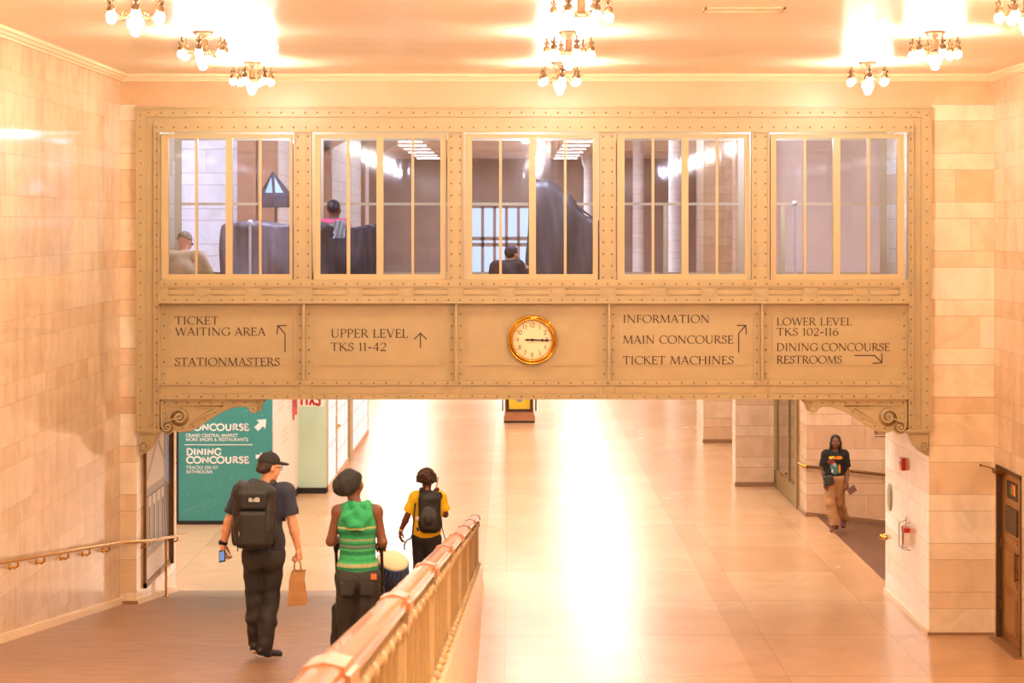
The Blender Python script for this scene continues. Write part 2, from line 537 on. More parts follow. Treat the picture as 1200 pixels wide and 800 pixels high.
# glyph: width, strokes; a stroke is (weight, points): 'T' thick, 't' thin, 'n' pen-angle; serifs: (x, y) feet
GL = {
    'A': (.74, [('t', [(.36, .98), (.08, 0)]), ('T', [(.36, 1), (.66, 0)]), ('t', [(.18, .36), (.55, .36)])], [(.08, 0), (.66, 0)]),
    'B': (.60, [('T', [(.13, 0), (.13, 1)]), ('n', [(.13, .98)] + _arc(.26, .75, .22, .23, 90, -90) + [(.13, .52)]), ('n', [(.13, .52)] + _arc(.28, .27, .26, .26, 90, -90) + [(.13, .01)])], [(.10, 0), (.10, 1)]),
    'C': (.76, [('n', _arc(.47, .5, .40, .49, 48, 312)), ('t', [(.74, .92), (.745, .70)])], []),
    'D': (.82, [('T', [(.14, 0), (.14, 1)]), ('n', [(.08, .98)] + _arc(.30, .5, .44, .48, 90, -90) + [(.08, .02)])], [(.12, 0), (.12, 1)]),
    'E': (.58, [('T', [(.14, 0), (.14, 1)]), ('t', [(.1, .975), (.48, .975)]), ('t', [(.14, .52), (.42, .52)]), ('t', [(.1, .025), (.52, .025)]), ('t', [(.48, .99), (.485, .82)]), ('t', [(.52, 0), (.55, .2)]), ('t', [(.42, .62), (.42, .42)])], [(.10, 0), (.10, 1)]),
    'F': (.54, [('T', [(.14, 0), (.14, 1)]), ('t', [(.1, .975), (.48, .975)]), ('t', [(.14, .52), (.42, .52)]), ('t', [(.48, .99), (.485, .82)]), ('t', [(.42, .62), (.42, .42)])], [(.14, 0), (.10, 1)]),
    'G': (.80, [('n', _arc(.47, .5, .40, .49, 48, 320)), ('t', [(.74, .92), (.745, .72)]), ('T', [(.73, .42), (.73, .12)])], [(.73, .42)]),
    'H': (.84, [('T', [(.15, 0), (.15, 1)]), ('T', [(.69, 0), (.69, 1)]), ('t', [(.15, .52), (.69, .52)])], [(.15, 0), (.15, 1), (.69, 0), (.69, 1)]),
    'I': (.34, [('T', [(.17, 0), (.17, 1)])], [(.17, 0), (.17, 1)]),
    'K': (.72, [('T', [(.14, 0), (.14, 1)]), ('t', [(.16, .46), (.56, .99)]), ('T', [(.27, .58), (.66, .01)])], [(.14, 0), (.14, 1), (.56, 1), (.66, 0)]),
    'L': (.56, [('T', [(.14, 0), (.14, 1)]), ('t', [(.1, .025), (.50, .025)]), ('t', [(.50, 0), (.53, .22)])], [(.10, 0), (.14, 1)]),
    'M': (.98, [('t', [(.11, 0), (.17, 1)]), ('T', [(.17, 1), (.49, .04)]), ('t', [(.49, .04), (.81, 1)]), ('T', [(.81, 1), (.86, 0)])], [(.11, 0), (.86, 0), (.12, 1), (.86, 1)]),
    'N': (.86, [('t', [(.14, 0), (.14, 1)]), ('T', [(.12, 1), (.72, .02)]), ('t', [(.72, 0), (.72, 1)])], [(.14, 0), (.10, 1), (.72, 1)]),
    'O': (.88, [('n', _arc(.44, .5, .39, .49, 0, 360, 30))], []),
    'P': (.58, [('T', [(.14, 0), (.14, 1)]), ('n', [(.1, .98)] + _arc(.27, .73, .25, .25, 90, -90) + [(.14, .48)])], [(.14, 0), (.10, 1)]),
    'R': (.68, [('T', [(.14, 0), (.14, 1)]), ('n', [(.1, .98)] + _arc(.27, .74, .24, .24, 90, -90) + [(.14, .50)]), ('T', [(.31, .50), (.64, .01)])], [(.14, 0), (.10, 1), (.65, 0)]),
    'S': (.52, [('n', _S), ('t', [(.45, .94), (.455, .76)]), ('t', [(.045, .05), (.05, .26)])], []),
    'T': (.68, [('T', [(.34, 0), (.34, 1)]), ('t', [(.05, .975), (.63, .975)]), ('t', [(.05, 1), (.03, .80)]), ('t', [(.63, 1), (.65, .80)])], [(.34, 0)]),
    'U': (.80, [('T', [(.15, 1), (.15, .32)]), ('n', _arc(.40, .32, .25, .31, 180, 360)), ('t', [(.65, .32), (.65, 1)])], [(.15, 1), (.65, 1)]),
    'V': (.74, [('T', [(.08, 1), (.38, .02)]), ('t', [(.38, .02), (.66, 1)])], [(.08, 1), (.66, 1)]),
    'W': (1.04, [('T', [(.06, 1), (.31, .02)]), ('t', [(.31, .02), (.53, .98)]), ('T', [(.53, .98), (.76, .02)]), ('t', [(.76, .02), (.98, 1)])], [(.06, 1), (.98, 1)]),
    'X': (.70, [('T', [(.08, 1), (.62, 0)]), ('t', [(.08, 0), (.62, 1)])], [(.08, 1), (.62, 0), (.08, 0), (.62, 1)]),
    '0': (.60, [('n', _arc(.30, .5, .23, .48, 0, 360, 26))], []),
    '1': (.34, [('T', [(.17, 0), (.17, 1)]), ('t', [(.17, .98), (.06, .86)])], [(.17, 0)]),
    '2': (.56, [('n', [(.08, .76)] + _arc(.27, .74, .20, .23, 160, -20) + [(.30, .34), (.06, .03)]), ('T', [(.05, .045), (.50, .045)])], []),
    '3': (.56, [('n', _arc(.25, .76, .19, .21, 160, -80) + _arc(.25, .28, .23, .27, 80, -160))], []),
    '4': (.60, [('T', [(.40, 0), (.40, 1)]), ('t', [(.40, .98), (.04, .32)]), ('t', [(.04, .30), (.56, .30)])], []),
    '5': (.56, [('t', [(.46, .97), (.16, .97)]), ('t', [(.16, .97), (.13, .58)]), ('n', _arc(.25, .32, .23, .29, 125, -155))], []),
    '6': (.58, [('n', _arc(.29, .30, .22, .28, 0, 360, 22)), ('n', [(.46, .97), (.24, .78), (.09, .5), (.07, .3)])], []),
    '7': (.54, [('T', [(.05, .955), (.50, .955)]), ('T', [(.49, .95), (.20, 0)])], []),
    '8': (.56, [('n', _arc(.28, .75, .18, .21, 0, 360, 20)), ('n', _arc(.28, .27, .22, .26, 0, 360, 20))], []),
    '9': (.58, [('n', _arc(.29, .70, .22, .28, 0, 360, 22)), ('n', [(.51, .70), (.49, .5), (.34, .22), (.12, .03)])], []),
    '-': (.40, [('T', [(.05, .40), (.35, .40)])], []),
    '&': (.78, [('n', [(.70, .02), (.24, .62), (.22, .84), (.34, .96), (.46, .86), (.42, .70), (.16, .42), (.08, .24), (.16, .06), (.36, .02), (.56, .16), (.66, .42)])], []),
    ' ': (.34, [], []),
}

def text_polys(s, x, y, h, width=None, thick=0.14, thin=0.07, serif=True, track=0.03):
    """list of quads (2D) for the words s, left end at x, foot at y, capital height h"""
    total = sum(GL[c][0] + track for c in s) - track
    kx = h if width is None else width / total
    out, ux = [], 0.0
    for ch in s:
        wd, strokes, feet = GL[ch]
        for wt, pts in strokes:
            P = [Vector((x + (ux + px) * kx, y + py * h)) for px, py in pts]
            closed = len(P) > 4 and (P[0] - P[-1]).length < 1e-4 * h
            hw = []
            n = len(P)
            nrm = []
            for i in range(n):
                if closed:
                    t = P[(i + 1) % (n - 1)] - P[(i - 1) % (n - 1)]
                else:
                    t = P[min(i + 1, n - 1)] - P[max(i - 1, 0)]
                t.normalize()
                nrm.append(Vector((-t.y, t.x)))
                if wt == 'T':
                    q = thick
                elif wt == 't':
                    q = thin
                else:
                    th = math.atan2(t.y, t.x) - math.radians(18)
                    q = max(thin, thick * abs(math.sin(th))) if serif else thick * 0.97
                hw.append(q * h / 2)
            for i in range(n - 1):
                out.append([P[i] + nrm[i] * hw[i], P[i] - nrm[i] * hw[i], P[i + 1] - nrm[i + 1] * hw[i + 1], P[i + 1] + nrm[i + 1] * hw[i + 1]])
        if serif:
            for fx, fy in feet:
                cx = x + (ux + fx) * kx
                cy = y + fy * h
                a, b = .125 * kx, .036 * h
                sgn = 1 if fy < .5 else -1
                out.append([Vector((cx - a, cy)), Vector((cx + a, cy)), Vector((cx + a * .5, cy + sgn * b)), Vector((cx - a * .5, cy + sgn * b))])
        ux += wd + track
    return out

def put_text(mb, polys, conv, depth):
    """conv(u, v) -> 3D point on the surface; depth: extrusion vector off the surface"""
    for q in polys:
        mb.prism([conv(p[0], p[1]) for p in q], depth)
# ---------------------------------------------------------------- the setting
WL, WR = -4.935, 6.074          # left and right walls of the near hall
PL, PR = -4.73, 5.254           # inner faces of the two piers that carry the footbridge
Y0, Y1 = 25.05, 27.98           # front and back of the piers
HC = 9.5                        # ceiling of the concourse beyond

b = MB()
b.box(-14, -6, -0.3, 14, Y1, 0)
b.box(-14, Y1, -0.3, 5.41, 35.3, 0)
b.box(-14, 35.3, -0.3, 14, 130, 0)
structure('floor', b, M['floor'])
b = MB()
b.hexa([(5.41, Y1, -0.9), (9.6, Y1, -0.9), (9.6, 35.26, -0.9), (5.41, 35.26, -0.9), (5.41, Y1, 0), (9.6, Y1, -0.46), (9.6, 35.26, -0.46), (5.41, 35.26, 0)])
structure('floor_side_passage', b, M['sidepave'])
b = MB()
b.hexa([(WL, -6, 0), (-0.62, -6, 0), (-0.62, RAMP_END, 0), (WL, RAMP_END, 0), (WL, -6, ramp_z(-6)), (-0.62, -6, ramp_z(-6)), (-0.62, RAMP_END, 0.002), (WL, RAMP_END, 0.002)])
structure('floor_ramp', b, M['ramp'])
b = MB()
b.box(-5.4, -6, 0, WL, Y1, CEIL)
structure('wall_left', b, M['wall'])
DY0, DY1, DZ = 23.70, 24.92, 2.17
b = MB()
b.box(WR, -6, 0, 6.5, DY0, CEIL)
b.box(WR, DY0, DZ, 6.5, DY1, CEIL)
b.box(WR, DY1, 0, 6.5, Y0, CEIL)
b.box(6.32, DY0, 0, 6.5, DY1, DZ)
structure('wall_right', b, M['wall'])
b = MB()
b.box(-5.4, -6.3, 0, 6.5, -6, CEIL)
structure('wall_rear', b, M['wall'])
b = MB()
b.box(WL, Y0, 0, PL, Y1, CEIL)
structure('wall_left_pier', b, M['pier'])
b = MB()
b.box(PR, Y0, -0.9, 9.6, Y1, CEIL)
structure('wall_right_pier', b, M['pier'])
b = MB()
b.box(PL, Y0, 6.632, PR, Y1, CEIL)
structure('wall_lintel', b, M['pier'])
b = MB()
b.prism([(x, Y0, z) for x, z in (((148 - 600) * Y0 / F, EYE + (264 - 95) * Y0 / F), ((1102 - 600) * Y0 / F, EYE + (264 - 95) * Y0 / F), ((1091 - 600) * Y0 / F, EYE + (264 - 126) * Y0 / F), ((160 - 600) * Y0 / F, EYE + (264 - 126) * Y0 / F))], (0, -0.006, 0))
structure('wall_lintel_slab', b, mat('pinkish_cream_marble_slab', (212, 176, 138), 0.35, var=0.07, scale=1.1, stretch=(1, 1, 1)))
b = MB()
b.box(-12, Y1 - 0.25, CEIL, 12, Y1, HC)
b.box(-12, Y1 - 0.25, 0, -5.4, Y1, CEIL)
b.box(9.6, Y1 - 0.25, -0.9, 12, Y1, CEIL)
structure('wall_concourse_near', b, M['far'])
b = MB()
b.box(-5.4, -6.3, CEIL, 6.5, Y1 - 0.25, CEIL + 0.2)
structure('ceiling', b, M['ceiling'])
M['hall_ceiling'] = mat('dim_brown_vault_plaster', (206, 190, 178), 0.6, var=0.15, scale=0.6, stretch=(1, 0.3, 1))
M['hall_wall'] = mat('lilac_grey_stone', (196, 184, 182), 0.5, var=0.08, scale=1.2)
M['hall_dark'] = mat('dark_taupe_stone', (158, 142, 136), 0.5, var=0.12, scale=0.8)
M['brown_stone'] = mat('brown_stone_column', (150, 108, 82), 0.4, var=0.10, scale=2)
b = MB()
b.box(-12.3, Y1 - 0.25, HC, 12.3, 130, HC + 0.2)
structure('ceiling_concourse', b, M['hall_ceiling'])
b = MB()
b.box(-12.3, Y1 - 0.25, -0.3, -12, 130, HC)
structure('wall_concourse_left', b, M['hall_wall'])
b = MB()
b.box(12, Y1 - 0.25, -0.9, 12.3, 130, HC)
structure('wall_concourse_right', b, M['hall_wall'])
b = MB()
b.box(-12.3, 130, -0.3, 12.3, 130.3, HC)
structure('wall_concourse_end', b, M['hall_dark'])
# volumes that stand along the concourse
b = MB()
b.box(-12, 34.35, 0, -4.13, 38.35, HC)
structure('wall_shop_block', b, M['pale'])
b = MB()
b.box(-12, 38.35, 3.1, -3.57, 49.6, HC)
structure('wall_above_shops', b, M['pale'])
b = MB()
b.box(-12, 38.5, 0, -4.6, 49.6, 3.1)
structure('wall_behind_shops', b, M['pale'])
b = MB()
b.box(-4.72, 34.15, 3.15, -4.40, 34.35, HC)
b.box(-4.38, 34.2, 3.15, -4.06, 34.5, HC)
structure('trim_brown_pilaster', b, M['brown_stone'])
b = MB()
for px, Yc in ((380, 38.2), (421.5, 47.0)):
    x = (px - 600) * Yc / F
    b.box(x - 0.10, Yc, 3.1, x + 0.12, Yc + 0.3, HC)
    b.hexa([(x - .1, Yc, 6.5), (x + .9, Yc, 7.1), (x + .9, Yc + .3, 7.1), (x - .1, Yc + .3, 6.5), (x - .1, Yc, 7.3), (x + .9, Yc, 7.3), (x + .9, Yc + .3, 7.3), (x - .1, Yc + .3, 7.3)])
structure('trim_brown_column', b, M['brown_stone'])
# pale columns far along the concourse
for px, Yc, wd in ((748, 84, .45), (792, 70, .5), (690, 120, .6)):
    x = (px - 600) * Yc / F
    b = MB()
    b.lathe([(wd * .75, 0), (wd * .75, 1.2), (wd * .55, 1.3), (wd * .5, 8.6), (wd * .7, 8.9), (wd * .8, HC)], (x, Yc, 0), 20)
    structure('wall_column', b, M['pale'])
# daylight window in the far end wall
M['daylight'] = emission('bright_blue_daylight', (0.74, 0.86, 1.0), 1.5)
b = MB()
b.box(-2.7, 129.9, 2.0, 1.2, 130, 6.4)
structure('window_1', b, M['daylight'])
b = MB()
for k in range(6):
    x = -2.7 + 3.9 * k / 5
    b.box(x - .1, 129.8, 2.0, x + .1, 129.92, 6.4)
for z in (2.0, 3.9, 4.3, 6.4):
    b.box(-2.8, 129.8, z - .12, 1.3, 129.92, z + .12)
structure('window_1_frame', b, M['hall_dark'])
b = MB()
b.box(5.22, 35.26, -0.9, 9.6, 39.3, 3.7)
structure('wall_side_passage', b, M['far'])
b = MB()
b.box(5.22, 35.26, 3.7, 9.6, 39.3, HC)
structure('wall_side_passage_upper', b, M['hall_wall'])
b = MB()
b.box(4.42, 39.3, 0, 9.6, 39.9, HC)
structure('wall_passage_pier', b, M['far'])
b = MB()
b.box(4.54, 47.15, 0, 9.6, 48.9, HC)
structure('wall_far_pier', b, M['far'])
b = MB()
b.box(9.6, Y1, -0.9, 9.75, 35.3, HC)
structure('wall_passage_end', b, M['far'])

# baseboards and cornices
def slope_board(name, x0, x1, ya, yb, h, m, lift=0.0):
    b = MB()
    za, zb = ramp_z(ya), ramp_z(yb)
    b.hexa([(x0, ya, za + lift), (x1, ya, za + lift), (x1, yb, zb + lift), (x0, yb, zb + lift), (x0, ya, za + h), (x1, ya, za + h), (x1, yb, zb + h), (x0, yb, zb + h)])
    structure(name, b, m)
M['baseboard'] = mat('cream_stone_baseboard', (244, 222, 186), 0.3)
M['baseline'] = mat('dark_stone_base', (150, 112, 78), 0.4)
slope_board('baseboard_left', WL, WL + 0.03, -6, Y0, 0.085, M['baseboard'])
slope_board('baseboard_left_pier', PL, PL + 0.03, Y0, RAMP_END - 0.12, 0.075, M['baseboard'])
b = MB()
b.box(WL, Y0 - 0.02, ramp_z(Y0), PL + 0.02, Y0, ramp_z(Y0) + 0.045)
structure('baseboard_left_pier_front', b, M['baseline'])
b = MB()
b.box(PR - 0.025, Y0 + 0.0, 0, PR, Y1, 0.065)
structure('baseboard_right_pier', b, M['baseboard'])
b = MB()
b.box(PR - 0.02, Y0 - 0.02, 0, WR, Y0, 0.035)
structure('baseboard_right_pier_front', b, M['baseline'])
b = MB()
b.hexa([(5.22, 35.235, -0.01), (9.6, 35.235, -0.47), (9.6, 35.26, -0.47), (5.22, 35.26, -0.01), (5.22, 35.235, 0.08), (9.6, 35.235, -0.38), (9.6, 35.26, -0.38), (5.22, 35.26, 0.08)])
b.box(5.195, 35.235, 0, 5.22, 36.15, 0.07)
structure('baseboard_side_passage', b, M['baseline'])
b = MB()
b.box(4.40, 39.28, 0, 5.22, 39.3, 0.09)
b.box(4.52, 47.13, 0, 5.9, 47.15, 0.09)
structure('baseboard_far_piers', b, M['baseline'])

def cornice(name, pts):
    """stepped moulding run along a wall: pts are (x, y, dx, dy) wall-line ends with the way it projects"""
    b = MB()
    prof = [(0, -0.085), (0.02, -0.085), (0.03, -0.065), (0.055, -0.06), (0.075, -0.035), (0.10, -0.03), (0.115, 0.0), (0, 0.0)]
    (xa, ya), (xb, yb), (dx, dy) = pts
    n = len(prof)
    v = []
    for (x, y, sg) in ((xa, ya, 1), (xb, yb, -1)):
        for p, h in prof:
            # mitre into the corners
            mx = p * dx + (0 if dx else 0)
            v.append((x + p * dx, y + p * dy, CEIL + h))
    f = [(i, (i + 1) % n, n + (i + 1) % n, n + i) for i in range(n)] + [tuple(range(n)), tuple(range(n, 2 * n))[::-1]]
    b.add(v, f, False)
    structure(name, b, M['cornice'])
cornice('trim_1', ((WL, -6), (WL, Y0), (1, 0)))
cornice('trim_2', ((WL, Y0), (WR, Y0), (0, -1)))
cornice('trim_3', ((WR, -6), (WR, Y0), (-1, 0)))
# marble-clad curb under the railing of the ramp
M['curb'] = mat('cream_marble_curb', (236, 206, 164), 0.3, var=0.06, scale=2, stretch=(1, 0.3, 1))
b = MB()
b.hexa([(-0.64, -6, 0), (-0.42, -6, 0), (-0.42, RAMP_END + 0.1, 0), (-0.64, RAMP_END + 0.1, 0),
        (-0.64, -6, ramp_z(-6) + 0.33), (-0.42, -6, ramp_z(-6) + 0.33), (-0.42, RAMP_END + 0.1, 0.33), (-0.64, RAMP_END + 0.1, 0.33)])
b.hexa([(-0.42, -6, 0), (-0.40, -6, 0), (-0.40, RAMP_END + 0.12, 0), (-0.42, RAMP_END + 0.12, 0),
        (-0.42, -6, 0.12), (-0.40, -6, 0.10), (-0.40, RAMP_END + 0.12, 0.10), (-0.42, RAMP_END + 0.12, 0.12)])
structure('trim_4', b, M['curb'])
# ventilation slot in the ceiling
b = MB()
for (px0, px1) in ((824, 918),):
    Yg = 17.5
    x0, x1 = (px0 - 600) * Yg / F, (px1 - 600) * Yg / F
    b.box(x0, Yg - 0.16, CEIL - 0.012, x1, Yg - 0.14, CEIL)
    b.box(x0, Yg + 0.14, CEIL - 0.012, x1, Yg + 0.16, CEIL)
    b.box(x0, Yg - 0.16, CEIL - 0.012, x0 + 0.02, Yg + 0.16, CEIL)
    b.box(x1 - 0.02, Yg - 0.16, CEIL - 0.012, x1, Yg + 0.16, CEIL)
o = b.build('ceiling_hatch', mat('hatch_frame_paint', (206, 178, 142), .5))
tag(o, 'flat rectangular access hatch frame set in the cream ceiling', 'ceiling hatch')

# ---------------------------------------------------------------- the glazed iron footbridge
BY = 25.0
BS = BY / F
def bx(px): return (px - 600) * BS
def bz(py): return EYE - (py - 264) * BS
def bb(mb, x0, y0, x1, y1, ya, yb):
    return mb.box(bx(x0), ya, bz(y1), bx(x1), yb, bz(y0))
def rivet(mb, px, py, Y, r=0.0135):
    mb.dome((bx(px), Y, bz(py)), r, 0.010, 7)

bridge = empty('footbridge', (bx(625.5), BY, bz(467)), 'olive cream riveted iron footbridge with five glazed bays and direction signs', 'footbridge')
XL, XR = 161, 1090
WX = [(187, 344), (366, 524), (544, 702), (722, 880), (902, 1061)]
GX = [[(197, 228), (231, 264), (272, 303), (306, 339)], [(375, 406), (410, 441), (449, 482), (485, 516)],
      [(553, 585), (588, 620), (628, 661), (664, 695)], [(732, 764), (767, 799), (807, 839), (842, 873)],
      [(910, 942), (945, 977), (985, 1017), (1020, 1052)]]
PX = [(344, 366), (524, 544), (702, 722), (880, 902)]
FX = [356.5, 534.5, 713.5, 892.5]

# outer frame: flange, web, inner flange
b = MB()
def rivet_row(mb, x0, x1, y, Y, step=14.0):
    n = max(1, round((x1 - x0) / step))
    for i in range(n + 1):
        rivet(mb, x0 + (x1 - x0) * i / n, y, Y)
def rivet_col(mb, x, y0, y1, Y, step=14.0):
    n = max(1, round((y1 - y0) / step))
    for i in range(n + 1):
        rivet(mb, x, y0 + (y1 - y0) * i / n, Y)
bb(b, XL, 127, XR, 137.0, BY - 0.035, BY + 0.05)
bb(b, XL, 137, 171.5, 503, BY - 0.035, BY + 0.05)
bb(b, XR - 10.5, 137, XR, 503, BY - 0.035, BY + 0.05)
bb(b, 171.5, 137, XR - 10.5, 145.5, BY + 0.0, BY + 0.05)
bb(b, 171.5, 145.5, 181, 503, BY + 0.0, BY + 0.05)
bb(b, 1070.5, 145.5, XR - 10.5, 503, BY + 0.0, BY + 0.05)
bb(b, 181, 145.5, 1070.5, 154.5, BY - 0.03, BY + 0.09)
bb(b, 181, 154.5, 187.5, 503, BY - 0.03, BY + 0.09)
bb(b, 1064, 154.5, 1070.5, 503, BY - 0.03, BY + 0.09)
bb(b, 181, 153.2, 1070.5, 154.9, BY - 0.07, BY)
bb(b, 186.3, 154.9, 187.7, 503, BY - 0.06, BY)
bb(b, 1063.8, 154.9, 1065.2, 503, BY - 0.06, BY)
bb(b, XL - 1.5, 124.6, XR + 1.5, 127.2, BY - 0.06, BY + 0.05)
bb(b, XL - 1, 127, XL + 1.2, 503, BY - 0.05, BY - 0.03)
bb(b, XR - 1.2, 127, XR + 1, 503, BY - 0.05, BY - 0.03)
for xx in (171.5, 181):
    bb(b, xx - .4, 146, xx + .4, 503, BY - 0.04, BY)
    bb(b, 1251 - xx - .4, 146, 1251 - xx + .4, 503, BY - 0.04, BY)
b.cur = 1
rivet_row(b, 175, 1076, 132, BY - 0.035)
rivet_row(b, 190, 1061, 149.3, BY - 0.03)
for xx in (165.3, 184):
    rivet_col(b, xx, 135, 500, BY - 0.035 if xx < 170 else BY - 0.03)
    rivet_col(b, 1251 - xx, 135, 500, BY - 0.035 if xx < 170 else BY - 0.03)
b.cur = 0
# little square-and-round boss low on each leg
for s in (0, 1):
    mx = (lambda p: p) if s == 0 else (lambda p: 1251 - p)
    pts = [(mx(170), 487), (mx(181), 487)] + [(mx(175.5 + 5.5 * math.cos(a)), 492 + 5.5 * math.sin(a)) for a in [i * PI / 8 for i in range(9)]] + []
    b.tube([(bx(p), BY - 0.006, bz(q)) for p, q in pts], 0.006, 5, closed=True)
# leg end caps
for x0, x1 in ((XL - 1, 190), (1061, XR + 1)):
    bb(b, x0, 503, x1, 505.2, BY - 0.06, BY + 0.3)
    bb(b, x0 + 1, 505.2, x1 - 1, 507, BY - 0.045, BY + 0.28)
b.build('frame', [M['iron'], M['rivet']], bridge)

# posts between the bays
for x0, x1 in PX:
    b = MB()
    bb(b, x0 + 1.5, 155, x1 - 1.5, 328, BY - 0.012, BY + 0.06)
    bb(b, x0 + 0.6, 154.5, x0 + 2.2, 328, BY - 0.035, BY + 0.06)
    bb(b, x1 - 2.2, 154.5, x1 - 0.6, 328, BY - 0.035, BY + 0.06)
    bb(b, x0 + 7.6, 160, x1 - 7.6, 328, BY - 0.020, BY)
    bb(b, x0 + 0.5, 154.3, x1 - 0.5, 157, BY - 0.03, BY + 0.05)
    b.cur = 1
    rivet_col(b, x0 + 5, 160, 325, BY - 0.012, 13.7)
    rivet_col(b, x1 - 5, 160, 325, BY - 0.012, 13.7)
    b.build('post', [M['iron'], M['rivet']], bridge)

# windows
for (x0, x1), gs in zip(WX, GX):
    b = MB()
    t, u = 161.8, 321.3
    f0, f1 = x0 + 1.2, x1 - 1.2
    bb(b, f0, 157, f1, t, BY + 0.03, BY + 0.09)
    bb(b, f0, u, f1, 328, BY + 0.03, BY + 0.09)
    bb(b, f0, t, gs[0][0], u, BY + 0.03, BY + 0.09)
    bb(b, gs[3][1], t, f1, u, BY + 0.03, BY + 0.09)
    bb(b, gs[1][1], t, gs[2][0], u, BY + 0.03, BY + 0.09)
    bb(b, f0, 157.0, f1, 159.0, BY + 0.02, BY + 0.09)
    bb(b, f0, 158, f0 + 3.2, 327, BY + 0.018, BY + 0.09)
    bb(b, f1 - 3.2, 158, f1, 327, BY + 0.018, BY + 0.09)
    w_ = b.build('window', M['sash'], bridge)
    for i, j in ((0, 1), (2, 3)):
        m_ = MB()
        bb(m_, gs[i][1], t, gs[j][0], u, BY + 0.04, BY + 0.085)
        m_.build('muntin', M['sash'], w_)
    for g0, g1 in gs:
        p = MB()
        bb(p, g0 - 0.5, t - 0.5, g1 + 0.5, u + 0.5, BY + 0.066, BY + 0.072)
        p.build('pane', M['glass'], w_)

# belts of panels and shields
def groove_plate(mb, x0, y0, x1, y1, Y, d=0.006):
    r = 2.2
    pts = []
    for cx, cy, a in ((x1 - r, y0 + r, 90), (x0 + r, y0 + r, 180), (x0 + r, y1 - r, 270), (x1 - r, y1 - r, 0)):
        for k in range(4):
            aa = math.radians(a - 90 + 90 * k / 3 + (0 if True else 0))
            pts.append((cx, cy, aa))
    poly = []
    for (cx, cy, aa) in pts:
        pass
    # rounded rectangle, counter-clockwise as seen by the camera
    def arc(cx, cy, a0):
        return [(cx + r * math.cos(math.radians(a0 + 30 * k)), cy - r * math.sin(math.radians(a0 + 30 * k))) for k in range(4)]
    poly = arc(x1 - r, y0 + r, 0) + arc(x0 + r, y0 + r, 90) + arc(x0 + r, y1 - r, 180) + arc(x1 - r, y1 - r, 270)
    mb.prism([(bx(p), Y, bz(q)) for p, q in poly], (0, -d, 0))
def outline(mb, pts, Y, r=0.005, closed=True):
    mb.tube([(bx(p), Y, bz(q)) for p, q in pts], r, 5, closed=closed)
def shield(mb, cx, y0, y1, Y, hw=5.6):
    ym = y0 + (y1 - y0) * 0.55
    mb.prism([(bx(p), Y, bz(q)) for p, q in [(cx - hw, y0), (cx - hw, ym), (cx, y1), (cx + hw, ym), (cx + hw, y0)]], (0, -0.012, 0))
    outline(mb, [(cx - hw - 2.3, y0 - 1), (cx - hw - 2.3, y1 + 2)], Y - 0.002, 0.004, False)
    outline(mb, [(cx + hw + 2.3, y0 - 1), (cx + hw + 2.3, y1 + 2)], Y - 0.002, 0.004, False)

b = MB()
bb(b, 187.5, 327.5, 1064, 335.5, BY - 0.03, BY + 0.05)
bb(b, 187.5, 335.5, 1064, 348.8, BY - 0.012, BY + 0.05)
bb(b, 187.5, 348.8, 1064, 354, BY - 0.03, BY + 0.05)
bb(b, 187.5, 353, 1064, 355.2, BY - 0.10, BY + 0.05)
sx = [188 + 1.5 + (FX[0] - 188) / 3 * k for k in (1, 2)]
step = (FX[1] - FX[0]) / 3
sh = [FX[0] - step * 2, FX[0] - step] + [FX[0] + step * k for k in range(12)]
sh = [s for s in sh if 195 < s < 1058]
for s in sh:
    shield(b, s, 338, 347.5, BY - 0.012)
ends = [188] + sh + [1064]
for a, c in zip(ends[:-1], ends[1:]):
    x0, x1 = a + 10, c - 10
    if x1 - x0 > 12:
        outline(b, [(x0, 345.5), (x0, 338.5), (x1, 338.5), (x1, 345.5)], BY - 0.014, 0.006)
        groove_plate(b, x0 + 2.5, 340, x1 - 2.5, 344.5, BY - 0.012)
b.cur = 1
rivet_row(b, 193, 1058, 332.3, BY - 0.03, 13.4)
rivet_row(b, 193, 1058, 351.2, BY - 0.03, 13.4)
b.build('upper_belt', [M['iron'], M['rivet']], bridge)

b = MB()
bb(b, 187.5, 445.6, 1064, 451.2, BY - 0.03, BY + 0.05)
bb(b, 187.5, 451.2, 1064, 461.5, BY - 0.012, BY + 0.05)
bb(b, 187.5, 461.5, 1064, 466.2, BY - 0.03, BY + 0.05)
bb(b, 187.5, 466.2, 1064, 467.4, BY - 0.06, BY + 0.05)
for s in FX:
    shield(b, s, 452.5, 460.8, BY - 0.012, 5.0)
for a, c in zip([188] + FX, FX + [1064]):
    outline(b, [(a + 12, 459.8), (a + 12, 451.6), (c - 12, 451.6), (c - 12, 459.8)], BY - 0.013, 0.006, False)
    groove_plate(b, a + 14, 453.2, c - 14, 460.5, BY - 0.012)
b.cur = 1
rivet_row(b, 193, 1058, 448.4, BY - 0.03, 14.3)
rivet_row(b, 193, 1058, 464.1, BY - 0.03, 14.3)
b.build('lower_belt', [M['iron'], M['rivet']], bridge)

